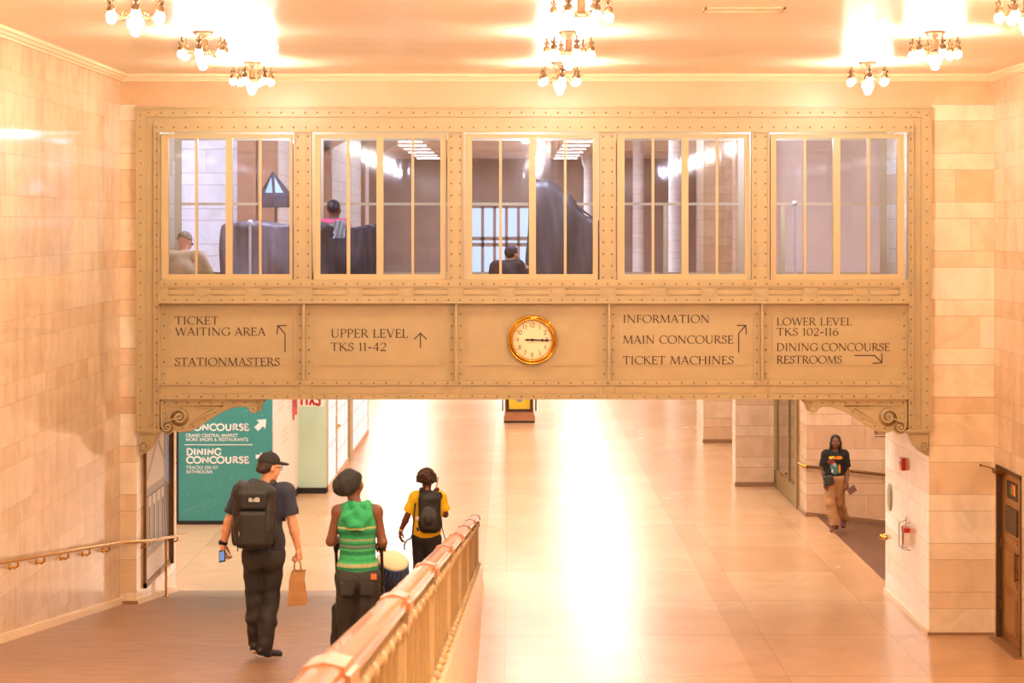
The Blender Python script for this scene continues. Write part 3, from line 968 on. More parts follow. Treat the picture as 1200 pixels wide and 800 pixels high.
# sign panels
SIGNS = [
    ([('TICKET', 204.5, 380.2, 9.4, 51.5), ('WAITING AREA', 205, 393.2, 9.4, 106), ('STATIONMASTERS', 204.3, 428.6, 9.4, 123.5)],
     [[(333.8, 412.6), (333.8, 391), (325.6, 381.8)], [(324.2, 391.3), (325.4, 381.6), (335.4, 381.4)]]),
    ([('UPPER LEVEL', 387.3, 395.6, 10, 91), ('TKS 11-42', 387, 411.2, 9.6, 66)],
     [[(492.6, 407.2), (492.6, 390.5)], [(485.6, 397.4), (492.6, 390.3), (499.8, 397.4)]]),
    None,
    ([('INFORMATION', 729.8, 378.2, 9.2, 102), ('MAIN CONCOURSE', 729.8, 402.6, 9.5, 130), ('TICKET MACHINES', 729.8, 426.8, 9.5, 130.3)],
     [[(865.9, 412.8), (865.9, 390.6), (873.8, 381.4)], [(864, 381.3), (874.1, 381.2), (874.8, 391.8)]]),
    ([('LOWER LEVEL', 910.2, 381.3, 9, 88.6), ('TKS 102-116', 910.2, 393.3, 9, 73), ('DINING CONCOURSE', 910.2, 411.3, 9.2, 133), ('RESTROOMS', 910.2, 426, 9.2, 77)],
     [[(1002, 416.5), (1025, 416.5), (1033.5, 424.4)], [(1033.7, 414), (1033.8, 424.9), (1023.2, 425.8)]]),
]
edges = [187.5] + FX + [1064]
YP = BY + 0.03
for k, sg in enumerate(SIGNS):
    x0, x1 = edges[k] + (0 if k == 0 else 1.2), edges[k + 1] - (0 if k == 4 else 1.2)
    b = MB()
    bb(b, x0, 354, x1, 446.5, YP, YP + 0.03)
    # rounded raised plate with a bead round it
    r = 7
    a0, a1 = x0 + 12, x1 - 12
    def arc(cx, cy, s0):
        return [(cx + r * math.cos(math.radians(s0 + 18 * q)), cy - r * math.sin(math.radians(s0 + 18 * q))) for q in range(6)]
    poly = arc(a1 - r, 366 + r, 0) + arc(a0 + r, 366 + r, 90) + arc(a0 + r, 428.5 - r, 180) + arc(a1 - r, 428.5 - r, 270)
    b.prism([(bx(p), YP, bz(q)) for p, q in poly], (0, -0.009, 0))
    bb(b, x0 + 3.5, 363.2, x1 - 3.5, 364, YP - 0.004, YP)
    bb(b, x0 + 7.8, 364, x0 + 8.5, 446, YP - 0.005, YP)
    bb(b, x1 - 8.5, 364, x1 - 7.8, 446, YP - 0.005, YP)
    b.cur = 1
    for xx in (x0 + 4, x1 - 4):
        rivet_col(b, xx, 368, 438, YP, 14)
    pn = b.build('sign_panel', [M['iron'], M['rivet']], bridge)
    if sg:
        conv = lambda u, v: (bx(u), YP - 0.009, bz(v))
        for (txt, tx, ty, th, tw) in sg[0]:
            # lettering is laid out with v growing upwards
            lb = MB()
            put_text(lb, text_polys(txt, 0, 0, th, tw), lambda u, v, tx=tx, ty=ty: (bx(tx + u), YP - 0.0095, bz(ty - v)), (0, -0.003, 0))
            lb.build('lettering', M['letter'], pn)
        ab = MB()
        for line in sg[1]:
            for p, q in zip(line[:-1], line[1:]):
                d = Vector((q[0] - p[0], q[1] - p[1])).normalized()
                nn = Vector((-d.y, d.x)) * 0.62
                qd = [(p[0] + nn.x - d.x * .3, p[1] + nn.y - d.y * .3), (p[0] - nn.x - d.x * .3, p[1] - nn.y - d.y * .3), (q[0] - nn.x + d.x * .3, q[1] - nn.y + d.y * .3), (q[0] + nn.x + d.x * .3, q[1] + nn.y + d.y * .3)]
                ab.prism([(bx(u), YP - 0.0095, bz(v)) for u, v in qd], (0, -0.003, 0))
        ab.build('arrow', M['letter'], pn)
for s in FX:
    b = MB()
    bb(b, s - 1.3, 354.5, s + 1.3, 446, BY - 0.075, YP + 0.02)
    bb(b, s - 3.2, 354.5, s + 3.2, 446, YP - 0.012, YP + 0.02)
    b.build('rib', M['iron'], bridge)

# scrolled brackets below
def spiral(cx, cy, r0, r1, a0, turns, n=40):
    out = []
    for i in range(n + 1):
        t = i / n
        r = r0 * (r1 / r0) ** t
        a = a0 + turns * 2 * PI * t
        out.append((cx + r * math.cos(a), cy - r * math.sin(a)))
    return out
for s in (0, 1):
    mx = (lambda p: p) if s == 0 else (lambda p: 1251 - p)
    q3 = lambda pts, Y: [(bx(mx(p)), Y, bz(q)) for p, q in pts]
    out = [(188.5, 467.4), (310.5, 467.4), (309, 470.5), (305.5, 472.5), (303.6, 476), (303.2, 480), (299, 483.3), (294.5, 482.2), (291.8, 477.5), (288, 475.8), (280, 475.4), (270, 477.6), (260, 482), (247, 490), (234, 498.6), (222, 504.6), (212, 506), (203, 503.5), (199.5, 508.2), (193, 507.6), (189.6, 502), (188.5, 495)]
    b = MB()
    b.prism(q3(out, BY + 0.0), (0, 0.30, 0))
    # flange that follows the curve
    b.tube(q3(out[2:20], BY - 0.006), 0.012, 6)
    bb(b, *(sorted((mx(188.5), mx(191)))[0], 467.4), sorted((mx(188.5), mx(191)))[1], 500, BY - 0.03, BY + 0.02)
    bb(b, *(sorted((mx(188.5), mx(309)))[0], 467.4), sorted((mx(188.5), mx(309)))[1], 469.6, BY - 0.03, BY + 0.02)
    # raised inner triangle moulding
    b.tube(q3([(196, 475.5), (262, 475.5), (246, 484), (228, 494.5), (222, 497)], BY - 0.004), 0.006, 5)
    b.tube(q3([(230, 478.6), (250, 478.6), (226, 492)], BY - 0.004), 0.005, 5)
    b.cur = 1
    rv = [(193 + 13.5 * k, 471.8) for k in range(9)] + [(193, 484), (214, 501.3), (226, 499), (240, 490.8), (252, 483)]
    for p, q in rv:
        rivet(b, mx(p), q, BY)
    br = b.build('bracket', [M['iron'], M['rivet']], bridge)
    sb = MB()
    sgn = 1 if s == 0 else -1
    big = [(212, 489)]
    sp1 = [(221, 487.5)] if False else []
    # large volute, its tail running down into the small one
    v1 = spiral(210.5, 488.5, 11.8, 1.8, math.radians(-170), -1.9, 60)
    sb.tube(q3(v1, BY - 0.045), [0.016] * 40 + [0.012] * 21, 7)
    sb.cur = 1
    sb.lathe([(0.0, -0.004), (0.118, -0.004), (0.118, 0.0)], (bx(mx(210.5)), BY, bz(488.5)), 32, 'y')  # darker disc paints the shade between the coils of the volute
    sb.cur = 0
    v2 = spiral(196.5, 500, 7.4, 1.4, math.radians(80), 1.7, 44)
    sb.tube(q3(v2, BY - 0.04), 0.013, 7)
    sb.cur = 1
    sb.lathe([(0.0, -0.004), (0.072, -0.004), (0.072, 0.0)], (bx(mx(196.5)), BY, bz(500)), 24, 'y')  # same painted shade behind the small volute
    sb.cur = 0
    sb.tube(q3([(197.5, 492.8), (203, 490.6), (211, 489.6)], BY - 0.045), 0.012, 6)
    c1 = mx(210.5)
    sb.lathe([(0.001, -0.035), (0.026, -0.03), (0.032, 0.0)], (bx(c1), BY, bz(488.5)), 14, 'y')
    sb.lathe([(0.001, -0.03), (0.018, -0.025), (0.022, 0.0)], (bx(mx(196.5)), BY, bz(500)), 12, 'y')
    sb.build('scroll', [M['iron'], M['rivet']], br)
    # leaf tip at the far end of the bracket
    lf = MB()
    lf.tube(q3([(311, 467.5), (307.5, 471.5), (305, 475), (305.6, 478.5), (303, 482)], BY + 0.02), [0.022, 0.018, 0.024, 0.02, 0.010], 7)
    lf.sphere((bx(mx(298.5)), BY + 0.0, bz(479.8)), 0.034, 10, 7, (1, 0.6, 1))
    lf.build('leaf_tip', M['iron'], br)
    # small corbel under the leg
    out = [(163, 507), (187.5, 507), (186.5, 509), (184.6, 510), (183.6, 514), (180, 521), (175, 527), (169, 530.5), (163, 534)]
    b = MB()
    b.prism(q3(out, BY + 0.0), (0, 0.26, 0))
    b.tube(q3(out[2:], BY - 0.004), 0.011, 6)
    cb = b.build('corbel', M['iron'], bridge)
    sb = MB()
    sb.tube(q3(spiral(168.6, 523.2, 5.6, 1.2, math.radians(60), -1.6, 36), BY - 0.03), 0.012, 7)
    sb.cur = 1
    sb.lathe([(0.0, -0.004), (0.056, -0.004), (0.056, 0.0)], (bx(mx(168.6)), BY, bz(523.2)), 24, 'y')  # darker disc stands in for shade inside the corbel scroll
    sb.cur = 0
    sb.lathe([(0.001, -0.03), (0.016, -0.025), (0.02, 0.0)], (bx(mx(168.6)), BY, bz(523.2)), 12, 'y')
    sb.build('scroll', [M['iron'], M['rivet']], cb)

# passage inside: deck, roof, ends, and the rear side with its own windows
M['deck'] = mat('grey_brown_deck', (126, 112, 100), 0.5, var=0.1, scale=3)
BR = 27.93
b = MB()
b.box(PL, BY + 0.05, bz(467), PR, BR, bz(455))
b.build('underside', M['iron'], bridge)
b = MB()
b.box(PL, BY + 0.06, bz(400), PR, BR, bz(395))
b.build('deck', M['deck'], bridge)
b = MB()
b.box(PL, BY + 0.05, bz(137), PR, BR, 6.632)
b.build('roof', M['deck'], bridge)
b = MB()
def rz(py): return EYE - (py - 264) * BR / F
def rx(px): return (px - 600) * BR / F
b.box(PL, BR - 0.04, bz(467), PR, BR, bz(325))
b.box(PL, BR - 0.04, 6.35, PR, BR, 6.632)
for k in range(6):
    x = PL + (PR - PL) * k / 5
    b.box(max(PL, x - 0.09), BR - 0.04, bz(325), min(PR, x + 0.09), BR, 6.35)
b.build('rear_frame', M['sash'], bridge)
for k in range(5):
    x0 = PL + (PR - PL) * k / 5 + 0.09
    x1 = PL + (PR - PL) * (k + 1) / 5 - 0.09
    w_ = MB()
    w_.box(x0, BR - 0.045, rz(240.6), x1, BR - 0.005, rz(237.4))
    wo = w_.build('rear_window_bar', M['sash'], bridge)
    p = MB()
    p.box(x0, BR - 0.03, bz(325), x1, BR - 0.024, 6.35)
    p.build('rear_pane', M['clear'], wo)

# ---------------------------------------------------------------- wall clock
ck = empty('wall_clock', (bx(623.8), YP - 0.009, bz(398)), 'round brass rimmed clock showing quarter past three on the middle sign panel', 'clock')
cc = (bx(623.8), YP - 0.009, bz(398))
b = MB()
R = 29.2 * BS
b.lathe([(R * .97, 0.0), (R, -0.03), (R * .985, -0.055), (R * .95, -0.06), (R * .93, -0.05), (R * .90, -0.052), (R * .885, -0.075), (R * .83, -0.085), (R * .80, -0.075), (R * .785, -0.05), (R * .775, -0.03)], cc, 56, 'y')
b.build('bezel', M['brass'], ck)
M['dial'] = mat('warm_ivory_dial', (252, 226, 180), 0.4)
M['numeral'] = mat('brown_numeral_ink', (150, 92, 40), 0.5)
b = MB()
b.lathe([(0.0005, -0.034), (R * .79, -0.034)], cc, 48, 'y')
dial = b.build('dial', M['dial'], ck)
nb = MB()
for k in range(1, 13):
    a = PI / 2 - k * PI / 6
    s_ = str(k)
    h = 5.0
    wd = 3.0 * len(s_)
    cx, cy = 623.8 + 17.2 * math.cos(a), 398 - 17.2 * math.sin(a)
    put_text(nb, text_polys(s_, 0, 0, h, wd, thick=.17, thin=.08, serif=False), lambda u, v, cx=cx, cy=cy, wd=wd, h=h: (bx(cx - wd / 2 + u), cc[1] - 0.0345, bz(cy + h / 2 - v)), (0, -0.002, 0))
for k in range(60):
    a = k * PI / 30
    r0, r1 = (20.8, 22.4) if k % 5 else (20.4, 22.6)
    p0 = Vector((math.cos(a), math.sin(a)))
    n_ = Vector((-p0.y, p0.x)) * (.18 if k % 5 else .34)
    qd = [p0 * r0 + n_, p0 * r0 - n_, p0 * r1 - n_, p0 * r1 + n_]
    nb.prism([(bx(623.8 + q.x), cc[1] - 0.0345, bz(398 - q.y)) for q in qd], (0, -0.002, 0))
nb.build('numerals', M['numeral'], dial)
M['hand'] = mat('black_clock_hand', (34, 20, 10), 0.4)
def hand(name, ang, L, tail, wd, Yo):
    h = MB()
    d = Vector((math.cos(ang), math.sin(ang)))
    n_ = Vector((-d.y, d.x))
    prof = [(-tail, .3), (-tail + .6, wd * 1.5), (-tail + 2.2, wd), (-1.6, wd), (0, wd * 1.9), (1.6, wd), (L * .66, wd * .8), (L * .74, wd * 1.9), (L * .86, wd * .9), (L, .2)]
    pts = [d * t + n_ * ww for t, ww in prof] + [d * t - n_ * ww for t, ww in prof[::-1]]
    h.prism([(bx(623.8 + q.x), cc[1] + Yo, bz(398 - q.y)) for q in pts], (0, -0.005, 0))
    h.build(name, M['hand'], ck)
hand('hour_hand', math.radians(-1.5), 15.5, 7, 0.9, -0.040)
hand('minute_hand', math.radians(-1), 21.6, 8.4, 0.7, -0.048)
# ---------------------------------------------------------------- chandeliers
CH_LABEL = {
    (0, 0): 'gilt chandelier nearest the bridge in the row by the handrail wall',
    (1, 0): 'gilt chandelier nearest the bridge in the middle row above the clock',
    (2, 0): 'gilt six arm chandelier nearest the bridge in the row on the door side',
    (0, 1): 'gilt chandelier second from the bridge in the row by the handrail wall',
    (1, 1): 'gilt six arm chandelier, second from the bridge in the middle row',
    (2, 1): 'gilt six arm chandelier, second from the bridge in the row on the door side',
    (0, 2): 'large gilt chandelier cut by the top edge, above the wall with the handrail',
    (1, 2): 'large gilt chandelier cut by the top edge, at the head of the middle row',
    (2, 2): 'large gilt chandelier cut by the corner of the picture, on the door side',
}
def make_chandelier():
    root = empty('chandelier', (0, 0, 0), 'gilt chandelier', 'chandelier', 'chandeliers on the cream ceiling')
    b = MB(); b.lathe([(0.0, 0.0), (0.102, 0.0), (0.104, -0.014), (0.09, -0.022), (0.086, -0.03), (0.072, -0.045), (0.06, -0.05), (0.055, -0.066), (0.041, -0.075), (0.0, -0.076)], n=28)
    b.build('canopy', M['lampmetal'], root)
    b = MB(); b.lathe([(0.04, -0.07), (0.034, -0.085), (0.036, -0.13), (0.034, -0.175), (0.045, -0.185)], n=20)
    b.build('stem', M['lampmetal'], root)
    b = MB(); b.lathe([(0.03, -0.175), (0.055, -0.19), (0.078, -0.205), (0.082, -0.22), (0.07, -0.235), (0.05, -0.245), (0.0, -0.25)], n=24)
    b.build('hub', M['lampmetal'], root)
    b = MB(); b.lathe([(0.062, -0.238), (0.07, -0.27), (0.064, -0.30), (0.048, -0.325), (0.0, -0.33)], n=24)
    bowl = b.build('bowl', M['bowl'], root)
    b = MB(); b.sphere((0, 0, -0.338), 0.040, 16, 10)
    b.build('pendant_bulb', M['bulb'], bowl)
    for k in range(6):
        a = 2 * PI * k / 6 + 0.28
        ca, sa = math.cos(a), math.sin(a)
        P = lambda r, z: (r * ca, r * sa, z)
        b = MB()
        pts = [P(0.06 + 0.16 * t, -0.215 - 0.03 * math.sin(PI * t) + 0.045 * t * t) for t in [i / 9 for i in range(10)]]
        b.tube(pts, [0.011] * 4 + [0.009] * 6, 8)
        # small curl where the arm springs
        b.tube([P(0.10 + 0.022 * math.cos(t), -0.205 + 0.022 * math.sin(t)) for t in [i * 5.2 / 12 for i in range(13)]], 0.006, 6)
        arm = b.build('arm', M['lampmetal'], root)
        b = MB()
        b.lathe([(0.0, -0.055), (0.005, -0.06), (0.010, -0.075), (0.006, -0.085), (0.014, -0.10), (0.009, -0.108), (0.017, -0.125), (0.012, -0.135), (0.03, -0.15), (0.036, -0.17), (0.034, -0.19), (0.028, -0.2), (0.0, -0.2)], P(0.22, 0), 12)
        for t in range(4):
            tt = a + PI / 4 + t * PI / 2
            b.tube([P(0.22, -0.135), (0.22 * ca + 0.022 * math.cos(tt), 0.22 * sa + 0.022 * math.sin(tt), -0.118), (0.22 * ca + 0.034 * math.cos(tt), 0.22 * sa + 0.034 * math.sin(tt), -0.098)], [0.010, 0.009, 0.004], 6)
        b.build('finial_socket', M['lampmetal'], arm)
        b = MB()
        b.sphere(P(0.22, -0.23), 0.040, 14, 9)
        b.build('bulb', M['bulb'], arm)
    return root
ch0 = make_chandelier()
first = True
for j, yy in enumerate(CHY):
    for i, xx in enumerate(CHX):
        o = ch0 if first else copy_tree(ch0)
        first = False
        o.location = (xx, yy, CEIL)
        o.rotation_euler = (0, 0, (0.0, 0.35, 0.15)[i] + 0.22 * j)
        o['label'] = CH_LABEL[(i, j)]

# ---------------------------------------------------------------- railing of the ramp
M['collar'] = mat('pale_copper_collar', (186, 130, 86), .38, var=.06, scale=6)
BALX = -0.52
rail = empty('balustrade', (BALX, RAMP_END, 0.33), 'long cream iron railing with coppery handrail running down the curb of the ramp', 'railing')
YA, YB = 3.4, RAMP_END
def sl(x0, x1, ya, yb, h0, h1):
    """box that follows the slope of the ramp, heights measured from its surface"""
    za, zb = SLOPE * (RAMP_END - ya), SLOPE * (RAMP_END - yb)
    return [(x0, ya, za + h0), (x1, ya, za + h0), (x1, yb, zb + h0), (x0, yb, zb + h0), (x0, ya, za + h1), (x1, ya, za + h1), (x1, yb, zb + h1), (x0, yb, zb + h1)]
def rz_(y): return SLOPE * (RAMP_END - y)
posts = [RAMP_END - 0.06 - 3.2 * k for k in range(8)]
segs = [YB] + posts[1:] + [YA]
segs = sorted(set(segs))
for ya, yb in zip(segs[:-1], segs[1:]):
    b = MB()
    n = 12
    prof = [(-0.064, 1.022), (-0.062, 1.04), (-0.052, 1.044), (-0.050, 1.062), (-0.03, 1.072), (0.0, 1.075), (0.03, 1.072), (0.050, 1.062), (0.052, 1.044), (0.062, 1.04), (0.064, 1.022)]
    v = [(BALX + x, ya, rz_(ya) + h) for x, h in prof] + [(BALX + x, yb, rz_(yb) + h) for x, h in prof]
    m_ = len(prof)
    b.add(v, [(i, (i + 1) % m_, m_ + (i + 1) % m_, m_ + i) for i in range(m_)] + [tuple(range(m_)), tuple(range(m_, 2 * m_))], False)
    b.build('handrail', M['handrail'], rail)
for yp in posts:
    if yp < YA + 0.5: continue
    b = MB()
    prof = [(-0.076, 1.005), (-0.074, 1.044), (-0.060, 1.05), (-0.057, 1.070), (0.0, 1.084), (0.057, 1.070), (0.060, 1.05), (0.074, 1.044), (0.076, 1.005)]
    m_ = len(prof)
    ya, yb = yp - 0.16, min(yp + 0.16, YB + 0.03)
    v = [(BALX + x, ya, rz_(ya) + h) for x, h in prof] + [(BALX + x, yb, rz_(yb) + h) for x, h in prof]
    b.add(v, [(i, (i + 1) % m_, m_ + (i + 1) % m_, m_ + i) for i in range(m_)] + [tuple(range(m_)), tuple(range(m_, 2 * m_))], False)
    b.build('handrail_collar', M['collar'], rail)
    b = MB()
    b.hexa(sl(BALX - 0.03, BALX + 0.048, yp - 0.05, yp + 0.03, 0.33, 1.02))
    b.hexa(sl(BALX - 0.045, BALX + 0.062, yp - 0.07, yp + 0.05, 0.90, 0.98))
    b.hexa(sl(BALX - 0.045, BALX + 0.062, yp - 0.07, yp + 0.05, 0.33, 0.41))
    b.build('post', M['rail_iron'], rail)
b = MB()
b.hexa(sl(BALX - 0.03, BALX + 0.055, YA, YB, 1.005, 1.025))
b.build('top_bar', M['rail_iron'], rail)
b = MB()
b.hexa(sl(BALX - 0.025, BALX + 0.045, YA, YB, 0.915, 0.96))
b.hexa(sl(BALX - 0.03, BALX + 0.055, YA, YB, 0.93, 0.947))
for k in range(int((YB - YA) / 0.45)):
    y = YB - 0.2 - 0.45 * k
    z = rz_(y) + 0.94
    b.sphere((BALX + 0.05, y, z), 0.024, 8, 6, (0.9, 1.5, 1.1))
b.build('middle_bar', M['rail_iron'], rail)
b = MB()
b.hexa(sl(BALX - 0.035, BALX + 0.06, YA, YB, 0.33, 0.375))
for k in range(int((YB - YA) / 0.45)):
    y = YB - 0.2 - 0.45 * k
    b.sphere((BALX + 0.055, y, rz_(y) + 0.385), 0.03, 8, 6, (1, 1.3, 1))
b.build('bottom_bar', M['rail_iron'], rail)
# tall round bars
ys = [YB - 0.2 - 0.45 * k for k in range(int((YB - YA) / 0.45))]
for y in ys:
    b = MB()
    zb_ = rz_(y)
    b.tube([(BALX + 0.012, y, zb_ + 0.36), (BALX + 0.012, y, zb_ + 0.42), (BALX + 0.012, y, zb_ + 0.46), (BALX + 0.012, y, zb_ + 0.86), (BALX + 0.012, y, zb_ + 0.89), (BALX + 0.012, y, zb_ + 0.93)], [0.032, 0.032, 0.023, 0.023, 0.03, 0.03], 12, False)
    b.build('baluster', M['rail_iron_dark'], rail)
# short spindles of the upper band
ys = [YA + 0.06 + 0.115 * k for k in range(int((YB - YA) / 0.115))]
for y in ys[:100]:
    b = MB()
    b.hexa(sl(BALX - 0.008, BALX + 0.02, y - 0.011, y + 0.011, 0.955, 1.008))
    b.build('spindle', M['rail_iron'], rail)
b = MB()
for y in ys[100:]:
    b.hexa(sl(BALX - 0.008, BALX + 0.02, y - 0.011, y + 0.011, 0.955, 1.008))
b.build('spindles_far', M['rail_iron'], rail, kind='stuff')

# ---------------------------------------------------------------- brass handrail on the plain wall
hr = empty('wall_handrail', (WL, Y0, 1.1), 'thin brass handrail on brackets along the plain marble wall of the ramp', 'handrail')
HX = WL + 0.085
def hz(y): return rz_(y) + 0.79
b = MB()
yw = 24.72
pts = [(HX, 8.0, hz(8.0)), (HX, yw, hz(yw)), (HX + 0.03, yw + 0.09, hz(yw + .1)), (PL + 0.05, Y0 + 0.0, hz(Y0)), (PL + 0.085, Y0 + 0.12, hz(Y0 + .12)), (PL + 0.085, 28.35, hz(28.35))]
b.tube(pts, 0.021, 12)
b.sphere(pts[-1], 0.024, 10, 8)
M['railbrass'] = mat('pale_polished_brass_rail', (228, 188, 124), 0.22, metal=0.85)
b.build('bar', M['railbrass'], hr)
def wall_bracket(px, side_x, parent):
    # depth at which this bracket shows at pixel px
    xw = side_x + 0.085
    y = xw * F / (px - 600)
    b = MB()
    z = hz(y)
    b.tube([(xw, y, z - 0.02), (xw, y, z - 0.06), (xw - 0.03, y, z - 0.085), (side_x + 0.012, y, z - 0.07)], [0.010, 0.012, 0.012, 0.014], 8)
    b.lathe([(0.0, 0.0), (0.032, 0.0), (0.03, 0.012), (0.0, 0.016)], (side_x, y, z - 0.07), 12, 'x')
    b.build('bracket', M['brass'], parent)
for px in (21, 52, 80, 105, 128):
    wall_bracket(px, WL, hr)
for px in (171, 208):
    xw = PL + 0.085
    y = xw * F / (px - 600)
    b = MB()
    z = hz(y)
    b.tube([(xw, y, z - 0.02), (xw, y, z - 0.06), (xw - 0.03, y, z - 0.085), (PL + 0.012, y, z - 0.07)], [0.010, 0.012, 0.012, 0.014], 8)
    b.build('bracket', M['brass'], hr)
b = MB()
yp = (PL + 0.085) * F / (194.5 - 600)
b.tube([(PL + 0.085, yp, ramp_z(yp)), (PL + 0.085, yp, hz(yp))], 0.016, 10)
b.lathe([(0.045, 0.0), (0.045, 0.008), (0.02, 0.02)], (PL + 0.085, yp, ramp_z(yp)), 12)
b.build('post', M['brass'], hr)

# ---------------------------------------------------------------- poster on the side of the pier
po = empty('framed_poster', (PL, 26.6, 0.5), 'bronze framed grey poster of a columned building on the side of the handrail pier', 'poster')
pY0, pY1, pz0, pz1 = 25.52, 27.62, 0.50, 2.72
b = MB()
fx = PL + 0.035
for (ya, yb, za, zb) in ((pY0, pY1, pz0, pz0 + 0.07), (pY0, pY1, pz1 - 0.07, pz1), (pY0, pY0 + 0.05, pz0, pz1), (pY1 - 0.28, pY1, pz0, pz1)):
    b.box(PL, ya, za, fx, yb, zb)
b.box(PL + 0.03, pY1 - 0.20, pz0, PL + 0.06, pY1 - 0.12, pz1)
b.build('frame', M['bronze'], po)
b = MB()
ax = PL + 0.012
def quad(mb, pts, d=0.0):
    mb.prism([(ax + d, y, z) for y, z in pts], (0.0012, 0, 0))
M['pr_sky'] = mat('poster_pale_grey', (228, 226, 226), 0.35)
M['pr_mid'] = mat('poster_mid_grey', (170, 168, 170), 0.35)
M['pr_dark'] = mat('poster_dark_grey', (92, 94, 102), 0.35)
M['pr_blue'] = mat('poster_blue', (128, 166, 214), 0.35)
quad(b, [(pY0 + .04, pz0 + .06), (pY1 - .27, pz0 + .06), (pY1 - .27, pz1 - .06), (pY0 + .04, pz1 - .06)])
b.cur = 1
quad(b, [(25.62, 1.86), (26.45, 2.36), (27.2, 1.9), (27.2, 1.84), (26.45, 2.28), (25.62, 1.80)], 0.002)
quad(b, [(25.62, 1.76), (27.2, 1.76), (27.2, 1.66), (25.62, 1.66)], 0.002)
for k in range(5):
    y = 25.68 + 0.32 * k
    quad(b, [(y, .95), (y + .13, .95), (y + .12, 1.64), (y + .01, 1.64)], 0.002)
quad(b, [(25.6, .95), (27.3, .95), (27.3, .86), (25.6, .86)], 0.002)
b.cur = 2
for k in range(4):
    y = 25.83 + 0.32 * k
    quad(b, [(y, .97), (y + .10, .97), (y + .10, 1.5), (y, 1.5)], 0.003)
quad(b, [(25.6, 1.66), (27.2, 1.66), (27.2, 1.635), (25.6, 1.635)], 0.003)
b.cur = 3
quad(b, [(26.95, 1.72), (pY1 - .27, 1.6), (pY1 - .27, pz1 - .06), (26.95, pz1 - .06)], 0.004)
b.cur = 2
quad(b, [(26.95, .95), (pY1 - .27, .80), (pY1 - .27, 1.6), (26.95, 1.72)], 0.004)
b.build('print', [M['pr_sky'], M['pr_mid'], M['pr_dark'], M['pr_blue']], po)

# ---------------------------------------------------------------- fittings on the pier by the door
def on_pier(px, py):
    Y = PR * F / (px - 600)
    return Y, EYE - (py - 264) * Y / F
Ya, za = on_pier(1060, 543)
fa = empty('fire_alarm', (PR, Ya, za), 'small red fire alarm pull box high on the bright face of the door side pier', 'fire alarm')
b = MB()
b.box(PR - 0.055, Ya - 0.085, za - 0.085, PR, Ya + 0.085, za + 0.085)
b.build('box', M['red'], fa)
b = MB()
b.box(PR - 0.075, Ya - 0.055, za - 0.012, PR - 0.055, Ya + 0.055, za + 0.02)
b.box(PR - 0.062, Ya - 0.06, za + 0.04, PR - 0.055, Ya + 0.06, za + 0.06)
b.build('pull_handle', M['white'], fa)
Ya, za = on_pier(1043, 582)
b = MB()
b.lathe([(0.0, -0.02), (0.13, -0.018), (0.142, -0.008), (0.142, 0.0)], (0, 0, 0), 36, 'x')
M['plate'] = mat('olive_grey_metal_disc', (168, 158, 128), 0.35, metal=0.4)
o = b.build('cover_plate', M['plate'])
o.location = (PR, Ya, za)
o.scale = (1, 1.15, 1.4)
tag(o, 'oval olive metal cover plate between the red boxes and the pier edge', 'cover plate')
Ya, za = on_pier(1064.5, 628)
ex = empty('extinguisher_box', (PR, Ya, za), 'red and white fire cabinet with wire guard low on the bright pier face', 'fire cabinet')
b = MB()
b.box(PR - 0.07, Ya - 0.10, za - 0.11, PR, Ya + 0.10, za + 0.08)
b.build('box', M['white'], ex)
b = MB()
b.box(PR - 0.08, Ya - 0.11, za + 0.06, PR, Ya + 0.11, za + 0.12)
b.box(PR - 0.078, Ya - 0.03, za - 0.10, PR - 0.07, Ya + 0.03, za + 0.06)
b.build('cover', M['red'], ex)
b = MB()
for yy in (-0.12, 0.12):
    b.tube([(PR, Ya + yy, za - 0.17), (PR - 0.10, Ya + yy, za - 0.15), (PR - 0.10, Ya + yy, za + 0.16), (PR, Ya + yy, za + 0.2)], 0.006, 6)
b.tube([(PR - 0.10, Ya - 0.12, za - 0.15), (PR - 0.10, Ya + 0.12, za - 0.15)], 0.006, 6)
b.tube([(PR - 0.02, Ya + 0.06, za + 0.12), (PR - 0.02, Ya + 0.08, za + 0.24), (PR - 0.01, Ya + 0.03, za + 0.26)], 0.005, 6)
M['wire'] = mat('dull_steel_wire', (120, 100, 88), 0.4, metal=0.6)
b.build('wire_guard', M['wire'], ex)
# end of the handrail that turns round the far edge of the pier
b = MB()
zr = EYE - (627 - 264) * 28.1 / F
b.tube([(PR + 0.4, 28.06, zr - 0.03), (PR + 0.05, 28.06, zr), (PR - 0.04, 28.04, zr), (PR - 0.05, 27.9, zr), (PR + 0.0, 27.86, zr)], 0.026, 10)
b.sphere((PR - 0.045, 27.98, zr), 0.04, 10, 8)
o = b.build('handrail_return', M['brass'])
tag(o, 'short curled brass handrail end at the far edge of the bright pier', 'handrail')

# ---------------------------------------------------------------- bronze door in the wall
dr = empty('door_1', (WR, (DY0 + DY1) / 2, 0), 'dark bronze panelled door in the marble wall beside the pier', 'door')
dr['kind'] = 'structure'
dx = WR + 0.055
LY0, LY1 = 23.94, 24.86
M['doorbronze'] = mat('warm_brown_bronze_door', (166, 118, 58), 0.33, metal=0.45, var=0.12, scale=3)
M['doordark'] = mat('dark_door_reveal', (70, 42, 18), 0.45)
b = MB()
b.box(WR - 0.012, DY1 - 0.055, 0, WR + 0.12, DY1, DZ)
b.box(WR - 0.012, DY0, 0, WR + 0.12, DY0 + 0.035, DZ)
b.box(WR - 0.012, DY0, DZ - 0.05, WR + 0.12, DY1, DZ)
b.box(dx + 0.02, DY0 + 0.03, 0.0, dx + 0.06, LY0 - 0.02, DZ - 0.05)
b.build('door_frame', M['doordark'], dr)
b = MB()
b.box(dx, LY0, 0.02, dx + 0.045, LY1, DZ - 0.06)
